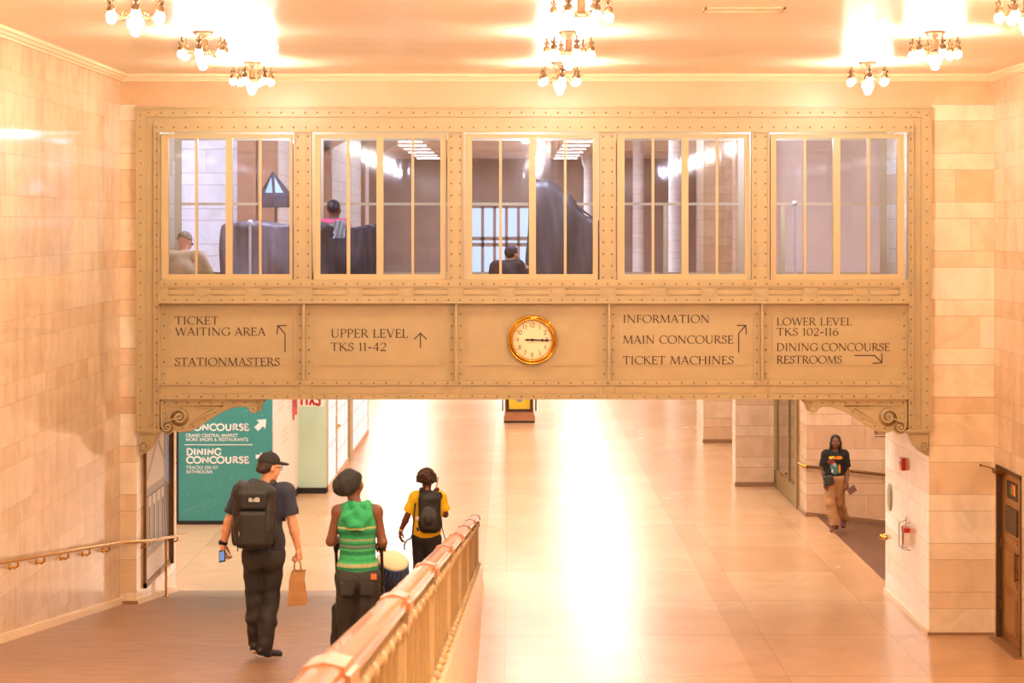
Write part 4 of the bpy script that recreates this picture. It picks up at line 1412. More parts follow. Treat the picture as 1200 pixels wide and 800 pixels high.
for za, zb in ((0.16, 0.62), (0.74, 1.16), (1.26, 1.34)):
    b.box(dx - 0.012, LY0 + 0.16, za, dx, LY1 - 0.16, zb)
    b.box(dx - 0.018, LY0 + 0.22, za + 0.05, dx - 0.01, LY1 - 0.22, zb - 0.02)
for za in (0.1, 0.68, 1.21):
    b.box(dx - 0.008, LY0 + 0.1, za, dx, LY1 - 0.1, za + 0.02)
lf = b.build('door_leaf', M['doorbronze'], dr)
b = MB()
b.box(dx - 0.02, LY0 + 0.14, 1.38, dx, LY1 - 0.22, 1.70)
b.build('vision_panel', M['doordark'], lf)
b = MB()
b.box(dx - 0.006, LY0 + 0.16, 1.80, dx, LY1 - 0.26, 2.02)
b.cur = 1; b.box(dx - 0.008, LY0 + 0.34, 1.86, dx - 0.005, LY0 + 0.44, 1.99)
b.cur = 2; b.box(dx - 0.008, LY0 + 0.25, 1.86, dx - 0.005, LY0 + 0.33, 1.99)
b.cur = 3; b.box(dx - 0.008, LY0 + 0.44, 1.86, dx - 0.005, LY0 + 0.50, 1.95)
b.build('notice', [M['black'], M['red'], mat('notice_yellow', (228, 180, 40), .5), mat('notice_green', (60, 140, 70), .5)], lf)
b = MB()
b.tube([(dx - 0.05, LY0 + 0.09, 0.85), (dx - 0.05, LY0 + 0.09, 1.2)], 0.014, 8)
b.tube([(dx, LY0 + 0.09, 1.17), (dx - 0.05, LY0 + 0.09, 1.17)], 0.011, 8)
b.tube([(dx, LY0 + 0.09, 0.88), (dx - 0.05, LY0 + 0.09, 0.88)], 0.011, 8)
b.tube([(dx - 0.03, LY0 + 0.09, 0.97), (dx - 0.035, LY0 + 0.22, 0.97)], 0.010, 8)
b.build('door_handle', M['bronze'], lf)
for zz in (0.42, 1.2):
    b = MB()
    b.box(dx - 0.03, LY1 - 0.03, zz - 0.06, dx + 0.01, LY1 + 0.03, zz + 0.06)
    b.build('hinge', M['bronze'], lf)
b = MB()
b.box(dx, DY0 + 0.035, 0.02, dx + 0.04, LY0 - 0.015, DZ - 0.06)
b.box(dx - 0.01, DY0 + 0.07, 1.0, dx, LY0 - 0.05, DZ - 0.25)
b.box(dx - 0.01, DY0 + 0.07, 0.15, dx, LY0 - 0.05, 0.9)
b.build('side_leaf', M['doorbronze'], dr)
b = MB()
b.box(WR - 0.07, LY1 - 0.16, DZ - 0.10, WR + 0.06, LY1 + 0.02, DZ - 0.05)
b.tube([(WR - 0.05, LY1 - 0.05, DZ - 0.05), (WR - 0.12, LY1 + 0.04, DZ - 0.03), (WR - 0.19, LY1 + 0.10, DZ - 0.02)], 0.008, 6)
b.sphere((WR - 0.19, LY1 + 0.10, DZ - 0.02), 0.018, 8, 6)
b.build('door_closer', M['bronze'], dr)
b = MB()
b.box(WR - 0.10, DY0 - 0.05, 0.0, WR + 0.12, DY1, 0.018)
b.build('threshold', M['baseline'], dr)

# ---------------------------------------------------------------- shop fronts and signs beyond the footbridge
TS = 34.35 / F
def tx(px): return (px - 600) * TS
def tz(py): return EYE - (py - 264) * TS
TY = 34.34
tp = empty('direction_board', (tx(264), TY, 0), 'tall teal direction board with white words on the shop block wall', 'sign')
b = MB()
b.box(tx(209.5), TY - 0.03, tz(609.5), tx(319), TY, 3.05)
board = b.build('board', M['teal'], tp)
b = MB()
b.box(tx(207.4), TY - 0.035, 0, tx(319.3), TY, tz(609.5))
b.box(tx(207.4), TY - 0.04, tz(609.5), tx(209.6), TY, 3.05)
b.build('base', M['black'], tp)
for (s_, x, y, h, wd, th) in (('CONCOURSE', 218.7, 503.8, 7.4, 73.3, .25), ('GRAND CENTRAL MARKET', 218.2, 511.5, 3.7, 61, .17), ('MORE SHOPS & RESTAURANTS', 218.2, 516.3, 3.7, 73, .17),
                              ('DINING', 218.8, 532.6, 7.5, 40.4, .25), ('CONCOURSE', 218.7, 542.1, 7.5, 73.3, .25), ('TRACKS 100-117', 218.7, 549.1, 3.7, 37.2, .15), ('BATHROOMS', 218.7, 554.1, 3.6, 30.6, .15)):
    b = MB()
    put_text(b, text_polys(s_, 0, 0, h, wd, thick=th, thin=th, serif=False, track=0.05), lambda u, v, x=x, y=y: (tx(x + u), TY - 0.03, tz(y - v)), (0, -0.004, 0))
    b.build('lettering', M['signwhite'], board)
b = MB()
b.box(tx(217), TY - 0.034, tz(521.1), tx(296.3), TY - 0.03, tz(520.2))
b.build('rule', M['signwhite'], board)
def fat_arrow(cx, cy, r, ang):
    shp = [(-1.0, .38), (-.05, .38), (-.05, .9), (1.0, 0), (-.05, -.9), (-.05, -.38), (-1.0, -.38)]
    ca, sa = math.cos(ang), math.sin(ang)
    b = MB()
    b.prism([(tx(cx + r * (p * ca - q * sa)), TY - 0.03, tz(cy - r * (p * sa + q * ca))) for p, q in shp], (0, -0.004, 0))
    b.build('arrow', M['signwhite'], board)
fat_arrow(306.5, 496.5, 8.2, math.radians(45))
fat_arrow(306, 534.5, 6.0, 0.0)
b = MB()
rnd = random.Random(3)
for k in range(26):
    cx, cy = rnd.uniform(214, 314), rnd.choice((rnd.uniform(470, 488), rnd.uniform(558, 604)))
    for a in (0, 60, 120):
        d = Vector((math.cos(math.radians(a)), math.sin(math.radians(a)))) * rnd.uniform(1.0, 2.0)
        n_ = Vector((-d.y, d.x)).normalized() * .22
        b.prism([(tx(cx + q.x), TY - 0.03, tz(cy - q.y)) for q in (d + n_, d - n_, -d - n_, -d + n_)], (0, -0.002, 0))
trn = [[(214, 603), (222, 597), (232, 592), (240, 586), (254, 585), (252, 591), (244, 596), (230, 601), (218, 604)], [(236, 591), (248, 588)], [(234, 594), (246, 591)], [(224, 597), (236, 600)], [(240, 586), (238, 597)], [(214, 600), (226, 594)]]
for ln in trn:
    for p, q in zip(ln[:-1], ln[1:]):
        d = Vector((q[0] - p[0], q[1] - p[1])); n_ = Vector((-d.y, d.x)).normalized() * .25
        b.prism([(tx(u), TY - 0.03, tz(v)) for u, v in ((p[0] + n_.x, p[1] + n_.y), (p[0] - n_.x, p[1] - n_.y), (q[0] - n_.x, q[1] - n_.y), (q[0] + n_.x, q[1] + n_.y))], (0, -0.002, 0))
b.build('pattern', M['teal_light'], board)
b = MB()
b.box(tx(186), TY - 0.03, 0.0, tx(207.2), TY, 3.05)
b.cur = 1
for k in range(34):
    cx, cy, r = rnd.uniform(198, 206.5), rnd.uniform(470, 603), rnd.uniform(1.0, 2.6)
    b.prism([(tx(cx + r * math.cos(a) * (1 if i % 2 else .55)), TY - 0.03, tz(cy + r * math.sin(a) * (1 if i % 2 else .55))) for i, a in enumerate([2 * PI * j / 10 for j in range(10)])], (0, -0.002, 0))
o = b.build('floral_panel', [mat('blush_printed_panel', (238, 196, 184), .5), M['pink']])
tag(o, 'blush panel with red floral print beside the teal board', 'printed panel')

# white panel with faint grey lines on the side of the block
SX = -4.13
b = MB()
b.box(SX, 34.36, 0.14, SX + 0.02, 38.33, 3.05)
b.cur = 1
for yy, z0, n in ((34.9, 2.72, 3), (35.8, 2.66, 4), (36.4, 2.0, 3), (35.0, 2.1, 3), (35.6, 1.45, 3)):
    for k in range(n):
        b.box(SX + 0.02, yy, z0 - 0.11 * k, SX + 0.022, yy + 0.9, z0 - 0.11 * k + 0.05)
b.cur = 2
b.box(SX, 34.36, 0.0, SX + 0.025, 38.33, 0.14)
o = b.build('side_board', [M['signwhite'], mat('faint_grey_print', (226, 221, 217), .5), M['black']])
tag(o, 'white board with faint grey lines, around the corner from the teal board', 'sign')
# mint wall and lit exit sign
b = MB()
b.box(-4.13, 38.30, 0.11, -3.57, 38.35, 3.1)
b.box(-4.6, 38.35, 0, -3.60, 38.5, 3.1)
structure('wall_mint', b, M['mint'])
b = MB()
b.box(-4.13, 38.27, 0.0, -3.57, 38.30, 0.11)
structure('baseboard_mint', b, M['black'])
EY = 37.6
def ex_(px): return (px - 600) * EY / F
def ez_(py): return EYE - (py - 264) * EY / F
es = empty('exit_sign', ((ex_(347) + ex_(379)) / 2, EY, ez_(476)), 'white exit sign with red letters seen in mirror writing, in front of the mint wall', 'sign')
b = MB()
b.box(ex_(347.5), EY, ez_(475.8), ex_(379.5), EY + 0.04, ez_(456))
b.build('sign_box', M['signwhite'], es)
b = MB()
# the letters are painted for the far side, so they run from right to left here
put_text(b, text_polys('EXIT', 0, 0, 13.6, 26, thick=.20, thin=.20, serif=False, track=.08), lambda u, v: (ex_(376 - u), EY, ez_(474.4 - v)), (0, -0.004, 0))
b.build('lettering', M['red'], es)
b = MB()
for px in (351, 375):
    b.tube([(ex_(px), EY + 0.03, ez_(460)), (ex_(px), 38.30, ez_(460))], 0.012, 6)
b.build('hanger', M['wire'], es)
b = MB()
b.box(SX + 0.027, 37.2, 1.62, SX + 0.10, 37.35, 2.4)
b.box(SX + 0.027, 37.25, 1.52, SX + 0.05, 37.3, 1.62)
o = b.build('call_box', M['pink'])
tag(o, 'narrow pinkish red call box on the white board near the exit sign', 'call box')

# glazed shop front along the passage
GXW = -3.57
M['shopglow'] = emission('lit_shop_interior', (1.0, 0.95, 0.88), 1.0)
M['shopline'] = mat('shop_frame_paint', (222, 176, 140), .4)
def shop_bay(name, ya, yb, label, cat, cols, rows, frame_w, m_frame):
    r_ = empty(name, (GXW, ya, 0), label, cat)
    b = MB()
    f = frame_w
    b.box(GXW - 0.05, ya, 0, GXW + 0.005, ya + f, 3.1)
    b.box(GXW - 0.05, yb - f, 0, GXW + 0.005, yb, 3.1)
    b.box(GXW - 0.05, ya, 0, GXW + 0.02, yb, 0.12)
    b.box(GXW - 0.05, ya, 3.0, GXW + 0.02, yb, 3.1)
    b.build('frame', m_frame, r_)
    b = MB()
    for k in range(1, cols):
        y = ya + (yb - ya) * k / cols
        b.box(GXW - 0.02, y - 0.012, 0.12, GXW - 0.002, y + 0.012, 3.0)
    for k in range(1, rows):
        z = 0.12 + 2.88 * k / rows
        b.box(GXW - 0.02, ya, z - 0.008, GXW - 0.002, yb, z + 0.008)
    b.build('grid', mat('pale_shelf_grid', (226, 206, 186), .5), r_)
    b = MB()
    b.box(GXW - 0.03, ya + f, 0.12, GXW - 0.006, yb - f, 3.0)
    b.build('glowing_pane', M['shopglow'], r_)  # pane itself glows, in place of clear glass before a bright shop
    return r_
sd = shop_bay('shop_door', 38.5, 40.45, 'narrow glass shop door with lever handle next to the mint wall', 'door', 2, 4, 0.12, M['shopline'])
b = MB()
b.tube([(GXW + 0.02, 40.2, 1.12), (GXW + 0.09, 40.2, 1.12), (GXW + 0.09, 39.7, 1.12)], 0.02, 8)
b.box(GXW + 0.015, 40.1, 0.95, GXW + 0.03, 40.3, 1.3)
b.build('handle', M['brass'], sd)
shop_bay('display_window', 40.55, 43.3, 'bright gridded shop display window between the glass door and the olive post', 'shop window', 3, 7, 0.1, M['shopline'])
shop_bay('display_window', 44.2, 49.3, 'bright shop display window beyond the olive post, farthest along the passage', 'shop window', 3, 7, 0.1, M['shopline'])
b = MB()
b.box(GXW - 0.3, 43.35, 0, GXW + 0.04, 44.15, 3.1)
o = b.build('shop_post', M['iron'])
tag(o, 'plain olive cream post between two bright shop windows', 'post')

# advertising kiosk in the middle of the concourse
KY = 52.0
def kx(px): return (px - 600) * KY / F
def kz(py): return EYE - (py - 264) * KY / F
ks = empty('advertising_kiosk', (kx(608.5), KY, 0), 'small wooden kiosk with yellow and blue poster standing alone on the open floor', 'kiosk')
M['kwood'] = mat('pinkish_brown_wood', (186, 128, 88), .4, var=.1, scale=5)
b = MB()
b.box(kx(590.3), KY - 0.02, 0.05, kx(627), KY + 0.9, kz(487.5))
b.box(kx(591.5), KY + 0.0, kz(487.5), kx(625.5), KY + 0.88, kz(482.5))
b.build('plinth', M['kwood'], ks)
b = MB(); b.box(kx(590.6), KY - 0.01, 0, kx(626.6), KY + 0.88, 0.05); b.build('foot', M['black'], ks)
b = MB()
b.box(kx(591.6), KY + 0.02, kz(482.5), kx(625.2), KY + 0.86, 2.15)
b.box(kx(590.4), KY - 0.02, 2.15, kx(627), KY + 0.9, 2.3)
b.build('body', M['kwood'], ks)
b = MB()
b.box(kx(593), KY - 0.015, kz(482.3), kx(624), KY + 0.02, 2.05)
fr_ = b.build('poster_frame', M['doordark'], ks)
b = MB()
b.box(kx(596.4), KY - 0.022, kz(479), kx(621), KY - 0.015, 1.95)
b.cur = 1
b.prism([(kx(p), KY - 0.023, kz(q)) for p, q in [(601, 465), (604, 468), (608.5, 471.4), (611.5, 470), (612.8, 466), (616, 455), (610, 440), (600, 448)]], (0, -0.002, 0))
b.build('poster', [mat('yellow_map_print', (246, 202, 52), .4, var=.15, scale=6), mat('blue_map_print', (126, 150, 170), .4)], fr_)
for x0, x1 in ((588.3, 589.8), (627.4, 628.9)):
    b = MB(); b.box(kx(x0), KY + 0.1, kz(482), kx(x1), KY + 0.8, 2.1); b.box(kx(x0 if x0 < 600 else x0 - 2.2), KY + 0.3, 1.0, kx(x1 if x0 > 600 else x1 + 2.2), KY + 0.5, 1.06)
    b.build('side_panel', M['doordark'], ks)

# ---------------------------------------------------------------- side passage
b = MB()
hz2 = lambda x: 0.88 - 0.11 * (x - 5.41)
pts = [(5.16, 35.75, hz2(5.3)), (5.16, 35.22, hz2(5.3)), (5.22, 35.18, hz2(5.3)), (5.5, 35.18, hz2(5.5)), (9.3, 35.18, hz2(9.3))]
sr = empty('passage_handrail', (5.22, 35.2, 0.8), 'brown handrail with brass end on the wall behind the woman in tan trousers', 'handrail')
b.tube(pts[2:], 0.026, 10)
b.build('bar', M['bronze'], sr)
b = MB(); b.tube(pts[:3], 0.03, 10); b.build('end', M['brass'], sr, label='bright brass curled end')
for x in (5.62, 7.4, 8.9):
    b = MB()
    b.tube([(x, 35.18, hz2(x) - 0.02), (x, 35.18, hz2(x) - 0.07), (x, 35.25, hz2(x) - 0.09)], 0.014, 8)
    b.sphere((x, 35.25, hz2(x) - 0.09), 0.03, 8, 6, (1, .4, 1))
    b.build('bracket', M['bronze'], sr)
WY = 35.26
def wx(px): return (px - 600) * WY / F
def wz(py): return EYE - (py - 264) * WY / F
rs = empty('restroom_lettering', (wx(1025), WY, wz(512)), 'dark word RESTROOMS over an arrow on the passage wall, half behind the bracket', 'sign')
b = MB()
put_text(b, text_polys('RESTROOMS', 0, 0, 4.0, 28, thick=.18, thin=.10), lambda u, v: (wx(1024.8 + u), WY, wz(509 - v)), (0, -0.004, 0))
b.build('lettering', M['letter'], rs)
b = MB()
b.box(wx(1025), WY - 0.004, wz(512), wx(1052), WY, wz(511.1))
b.prism([(wx(1056), WY, wz(511.5)), (wx(1051), WY, wz(513.6)), (wx(1051), WY, wz(509.6))], (0, -0.004, 0))
b.build('arrow', M['letter'], rs)
# glazed bronze case on the face of the passage wall
gc = empty('glazed_case', (5.22, 36.3, 0), 'tall olive framed glass case between the passage pier and the brass rail end', 'display case')
cx_ = 5.22
b = MB()
for (ya, yb, za, zb) in ((36.15, 36.42, 0.0, 3.6), (37.2, 37.34, 0.38, 3.4), (38.85, 39.25, 0.05, 3.6), (36.42, 38.85, 0.05, 0.38), (36.42, 38.85, 3.4, 3.6)):
    b.box(cx_ - 0.05, ya, za, cx_, yb, zb)
M['caseframe'] = mat('olive_bronze_case_frame', (150, 124, 78), .4, metal=.2)
b.build('frame', M['caseframe'], gc)
b = MB(); b.box(cx_ - 0.025, 36.4, 0.38, cx_ - 0.019, 38.9, 3.4); b.build('pane', M['clear'], gc)
b = MB(); b.box(cx_ - 0.012, 36.4, 0.38, cx_ - 0.002, 38.9, 3.4)
b.cur = 1; b.box(cx_ - 0.016, 38.3, 1.7, cx_ - 0.012, 38.7, 3.3)
b.build('backing', [mat('grey_case_backing', (186, 172, 142), .5), mat('indigo_poster_strip', (70, 74, 128), .5)], gc)
b = MB()
for k in range(6):
    b.box(cx_ - 0.056, 38.88, 0.10 + 0.045 * k, cx_ - 0.05, 39.2, 0.125 + 0.045 * k)
b.build('vent_grille', M['doordark'], gc)
b = MB(); b.tube([(cx_ - 0.05, 38.0, 0.42), (cx_ - 0.1, 38.0, 0.42), (cx_ - 0.1, 37.7, 0.42)], 0.02, 8); b.build('latch', M['brass'], gc)

# ceiling lights of the concourse, in two long rows
i = 0
for (xx, wd) in ((-5.3, 'plain wall'), (3.4, 'pier')):
    for yy in range(31, 128, 5):
        b = MB()
        b.box(-0.75, -0.9, -0.07, 0.75, 0.9, 0.0)
        if i == 0:
            pass
        r_ = empty('ceiling_light', (xx, yy, HC), 'rectangular glowing ceiling light of the far concourse, in a long double row', 'ceiling light', 'far concourse ceiling lights')
        b.local = True
        h_ = MB(); h_.local = True
        for (x0, y0, x1, y1) in ((-.8, -.95, .8, -.88), (-.8, .88, .8, .95), (-.8, -.88, -.73, .88), (.73, -.88, .8, .88)):
            h_.box(x0, y0, -0.10, x1, y1, 0.0)
        h_.build('housing', M['white'], r_)
        b2 = MB(); b2.local = True
        b2.box(-0.73, -0.88, -0.07, 0.73, 0.88, -0.05)
        b2.build('diffuser', M['strip'], r_)
        i += 1
# ---------------------------------------------------------------- figures: bodies and clothes as smooth blended solids
class Field:
    """a distance field on a grid; shapes blend into one continuous surface"""
    def __init__(s, lo, hi, v):
        s.lo, s.v = np.array(lo, float), v
        n = np.ceil((np.array(hi) - s.lo) / v).astype(int) + 1
        s.ax = [s.lo[k] + v * np.arange(n[k]) for k in range(3)]
        s.f = np.full(n, 0.2, np.float32)
    def win(s, lo, hi, m):
        sl = []
        for k in range(3):
            a = max(0, int((lo[k] - m - s.lo[k]) / s.v))
            b = min(len(s.ax[k]), int((hi[k] + m - s.lo[k]) / s.v) + 2)
            sl.append(slice(a, max(a, b)))
        x, y, z = s.ax[0][sl[0]][:, None, None], s.ax[1][sl[1]][None, :, None], s.ax[2][sl[2]][None, None, :]
        return tuple(sl), x, y, z
    def blend(s, sl, d, k):
        a = s.f[sl]
        if k > 0:
            h = np.maximum(k - np.abs(a - d), 0) / k
            s.f[sl] = np.minimum(a, d) - h * h * k * 0.25
        else:
            s.f[sl] = np.minimum(a, d)
    def cone(s, a, b, ra, rb=None, k=0.03, sub=False):
        rb = ra if rb is None else rb
        a, b = np.array(a, float), np.array(b, float)
        r = max(ra, rb)
        sl, x, y, z = s.win(np.minimum(a, b) - r, np.maximum(a, b) + r, 0.08 + k)
        d = b - a
        L2 = max(1e-9, d @ d)
        t = np.clip(((x - a[0]) * d[0] + (y - a[1]) * d[1] + (z - a[2]) * d[2]) / L2, 0, 1)
        q = np.sqrt((x - a[0] - t * d[0]) ** 2 + (y - a[1] - t * d[1]) ** 2 + (z - a[2] - t * d[2]) ** 2) - (ra + t * (rb - ra))
        if sub:
            s.f[sl] = np.maximum(s.f[sl], -q)
        else:
            s.blend(sl, q, k)
        return s
    def chain(s, pts, rs, k=0.03):
        for i in range(len(pts) - 1):
            s.cone(pts[i], pts[i + 1], rs[i], rs[i + 1], k)
        return s
    def ell(s, c, r, R=None, k=0.03, sub=False):
        c, r = np.array(c, float), np.array(r, float)
        m = r.max() if R is not None else 0
        ext = np.array([m] * 3) if R is not None else r
        sl, x, y, z = s.win(c - ext, c + ext, 0.08 + k)
        X, Y, Z = x - c[0], y - c[1], z - c[2]
        if R is not None:
            R = np.array(R)
            X, Y, Z = R[0, 0] * X + R[1, 0] * Y + R[2, 0] * Z, R[0, 1] * X + R[1, 1] * Y + R[2, 1] * Z, R[0, 2] * X + R[1, 2] * Y + R[2, 2] * Z
        k0 = np.sqrt((X / r[0]) ** 2 + (Y / r[1]) ** 2 + (Z / r[2]) ** 2)
        k1 = np.sqrt((X / r[0] ** 2) ** 2 + (Y / r[1] ** 2) ** 2 + (Z / r[2] ** 2) ** 2)
        q = k0 * (k0 - 1) / np.maximum(k1, 1e-6)
        if sub:
            h = np.maximum(k - np.abs(s.f[sl] + q), 0) / max(k, 1e-6)
            s.f[sl] = np.maximum(s.f[sl], -q) + h * h * k * 0.25
        else:
            s.blend(sl, q, k)
        return s
    def rbox(s, c, h, r=0.02, R=None, k=0.02):
        c, h = np.array(c, float), np.array(h, float)
        m = np.linalg.norm(h)
        ext = np.array([m] * 3) if R is not None else h
        sl, x, y, z = s.win(c - ext, c + ext, 0.08 + k)
        X, Y, Z = x - c[0], y - c[1], z - c[2]
        if R is not None:
            R = np.array(R)
            X, Y, Z = R[0, 0] * X + R[1, 0] * Y + R[2, 0] * Z, R[0, 1] * X + R[1, 1] * Y + R[2, 1] * Z, R[0, 2] * X + R[1, 2] * Y + R[2, 2] * Z
        qx, qy, qz = np.abs(X) - h[0] + r, np.abs(Y) - h[1] + r, np.abs(Z) - h[2] + r
        q = np.sqrt(np.maximum(qx, 0) ** 2 + np.maximum(qy, 0) ** 2 + np.maximum(qz, 0) ** 2) + np.minimum(np.maximum(np.maximum(qx, qy), qz), 0) - r
        s.blend(sl, q, k)
        return s
    def cut(s, n, d):
        """keep the side where n.p < d"""
        x, y, z = s.ax[0][:, None, None], s.ax[1][None, :, None], s.ax[2][None, None, :]
        s.f = np.maximum(s.f, (n[0] * x + n[1] * y + n[2] * z - d).astype(np.float32))
        return s
    def folds(s, amp, fx, fy, fz, seed=0, zlo=-9, zhi=99):
        x, y, z = s.ax[0][:, None, None], s.ax[1][None, :, None], s.ax[2][None, None, :]
        r = np.random.RandomState(seed)
        p = r.uniform(0, 6.28, 6)
        w = np.sin(fx * x + 0.6 * fz * z + p[0] + 1.3 * np.sin(fz * 0.4 * z + p[1])) * np.sin(fz * z + 0.5 * fx * x + p[2]) + 0.6 * np.sin(1.9 * fz * z - 0.8 * fx * x + p[3] + fy * y)
        g = np.clip((z - zlo) / 0.05, 0, 1) * np.clip((zhi - z) / 0.05, 0, 1)
        s.f = s.f + (amp * w * g).astype(np.float32)
        return s
    def mesh(s):
        f = s.f
        n = f.shape
        ins = f < 0
        cor = [(i, j, k) for i in (0, 1) for j in (0, 1) for k in (0, 1)]
        sub = lambda a, i, j, k: a[i:n[0] - 1 + i, j:n[1] - 1 + j, k:n[2] - 1 + k]
        cnt = sum(sub(ins, *c).astype(np.int8) for c in cor)
        act = (cnt > 0) & (cnt < 8)
        idx = np.full(act.shape, -1, np.int64)
        cells = np.argwhere(act)
        idx[act] = np.arange(len(cells))
        acc = np.zeros((len(cells), 3))
        num = np.zeros(len(cells))
        ci, cj, ck = cells.T
        for a in range(8):
            for bb_ in range(a + 1, 8):
                A, B = cor[a], cor[bb_]
                if sum(abs(A[q] - B[q]) for q in range(3)) != 1:
                    continue
                fa = f[ci + A[0], cj + A[1], ck + A[2]]
                fb = f[ci + B[0], cj + B[1], ck + B[2]]
                m = (fa < 0) != (fb < 0)
                t = np.where(m, fa / np.where(m, fa - fb, 1), 0)
                p = np.array(A)[None, :] + t[:, None] * (np.array(B) - np.array(A))[None, :]
                acc += p * m[:, None]
                num += m
        V = s.lo + s.v * (cells + acc / np.maximum(num, 1)[:, None])
        faces = []
        for axis in range(3):
            o1, o2 = [(1, 2), (2, 0), (0, 1)][axis]
            sh = [slice(1, n[q] - 1) for q in range(3)]
            sh[axis] = slice(0, n[axis] - 1)
            up = list(sh)
            up[axis] = slice(1, n[axis])
            a, b2 = ins[tuple(sh)], ins[tuple(up)]
            e = np.argwhere(a != b2)
            if not len(e):
                continue
            flip = a[tuple(e.T)]
            base = e.copy()
            for q in range(3):
                if q != axis:
                    base[:, q] += 1
            def cell(d1, d2):
                c = base.copy()
                c[:, o1] += d1
                c[:, o2] += d2
                return idx[c[:, 0], c[:, 1], c[:, 2]]
            q = np.stack([cell(-1, -1), cell(0, -1), cell(0, 0), cell(-1, 0)], 1)
            q[~flip] = q[~flip][:, ::-1]
            faces.append(q)
        Fq = np.concatenate(faces)
        Fq = Fq[(Fq >= 0).all(1)]
        return V, Fq

def add_field(mb, fld):
    V, Fq = fld.mesh()
    mb.add(V.tolist(), [tuple(q) for q in Fq.tolist()], True)

def part(name, fields, mats, parent, label=None, mi=None):
    b = MB()
    b.local = True
    for k, fl in enumerate(fields if isinstance(fields, list) else [fields]):
        b.cur = mi[k] if mi else 0
        add_field(b, fl)
    return b.build(name, mats, parent, label=label)

def unit(v):
    v = np.array(v, float)
    return v / np.linalg.norm(v)

def hand_field(wrist, d, nrm, side, size=1.0, curl=0.5, spread=0.10, thumb=0.6, v=0.0035):
    """wrist point, d: towards the fingers, nrm: out of the back of the hand, side: towards the thumb"""
    d, nrm, side = unit(d), unit(nrm), unit(side)
    wrist = np.array(wrist, float)
    L = 0.095 * size
    reach = 0.22 * size
    f = Field(wrist - reach, wrist + reach, v)
    R = np.stack([side, nrm, d], 1)
    f.rbox(wrist + d * L * 0.55, (0.040 * size, 0.014 * size, 0.048 * size), 0.013 * size, R, 0.01)
    f.cone(wrist - d * 0.04 * size, wrist + d * 0.03 * size, 0.025 * size, 0.026 * size, 0.02)
    for i, (o, ln, cu) in enumerate(((0.030, 0.074, 1.0), (0.010, 0.083, 1.05), (-0.011, 0.077, 1.1), (-0.030, 0.060, 1.2))):
        p = wrist + d * L * (1.0 if 0 < i < 3 else 0.94) + side * o * size
        ang = 0.15 + curl * cu * 0.6
        dd = unit(d + side * spread * (o / 0.03))
        r = (0.0095, 0.0088, 0.0078, 0.0066)
        pts = [p - dd * 0.02 * size]
        for sg, fr in enumerate((0.45, 0.31, 0.24)):
            dir_ = dd * math.cos(ang) - nrm * math.sin(ang)
            pts.append(pts[-1] + dir_ * (ln * fr + (0.02 if sg == 0 else 0)) * size)
            ang += curl * cu * 0.9
        f.chain(pts, [q * size for q in r], 0.004)
    # thumb from the side of the palm near its base
    p0 = wrist + d * L * 0.25 + side * 0.030 * size - nrm * 0.004 * size
    t1 = unit(side * 0.75 + d * 0.75 - nrm * 0.35)
    p1 = p0 + t1 * 0.036 * size
    t2 = unit(side * (0.35 - 0.5 * thumb) + d * 0.95 - nrm * (0.25 + 0.4 * thumb))
    p2 = p1 + t2 * 0.034 * size
    t3 = unit(side * (0.15 - 0.8 * thumb) + d * 0.9 - nrm * (0.3 + 0.5 * thumb))
    p3 = p2 + t3 * 0.028 * size
    f.chain([p0, p1, p2, p3], [0.015 * size, 0.0115 * size, 0.0105 * size, 0.008 * size], 0.008)
    return f

def yaw_matrix(yaw, pitch=0.0, roll=0.0):
    """columns: right, forward, up of a head that faces +y when yaw = 0; positive yaw turns it to its right"""
    return np.array((Matrix.Rotation(-yaw, 3, 'Z') @ Matrix.Rotation(pitch, 3, 'X') @ Matrix.Rotation(roll, 3, 'Y')))

def head_into(f, c, R, s=1.0):
    P = lambda x, y, z: np.array(c) + R @ (np.array((x, y, z)) * s)
    f.ell(P(0, -0.012, 0.03), (0.074 * s, 0.094 * s, 0.088 * s), R, 0.03)
    f.ell(P(0, 0.022, -0.03), (0.060 * s, 0.068 * s, 0.085 * s), R, 0.04)
    f.ell(P(0, 0.060, -0.092), (0.026 * s, 0.022 * s, 0.022 * s), R, 0.04)          # chin
    f.cone(P(0, 0.088, 0.012), P(0, 0.106, -0.028), 0.009 * s, 0.013 * s, 0.018)     # nose
    f.cone(P(-0.035, 0.078, 0.032), P(0.035, 0.078, 0.032), 0.011 * s, None, 0.02)   # brow
    f.cone(P(-0.018, 0.088, -0.058), P(0.018, 0.088, -0.058), 0.008 * s, None, 0.012)  # mouth
    for q in (-1, 1):
        f.ell(P(0.032 * q, 0.082, 0.012), (0.014 * s, 0.012 * s, 0.010 * s), R, 0.008, sub=True)
        f.ell(P(0.076 * q, -0.008, -0.006), (0.011 * s, 0.020 * s, 0.032 * s), R, 0.01)
        f.ell(P(0.048 * q, 0.050, -0.03), (0.022 * s, 0.03 * s, 0.03 * s), R, 0.03)
    return P

def eyes(parent, P, R, mats, s=1.0):
    for q in (-1, 1):
        b = MB()
        b.local = True
        b.sphere(P(0.032 * q, 0.0775, 0.012), 0.0085 * s, 10, 8)
        b.cur = 1
        b.sphere(P(0.032 * q, 0.0805, 0.012), 0.0068 * s, 8, 6)
        b.build('eye', mats, parent)

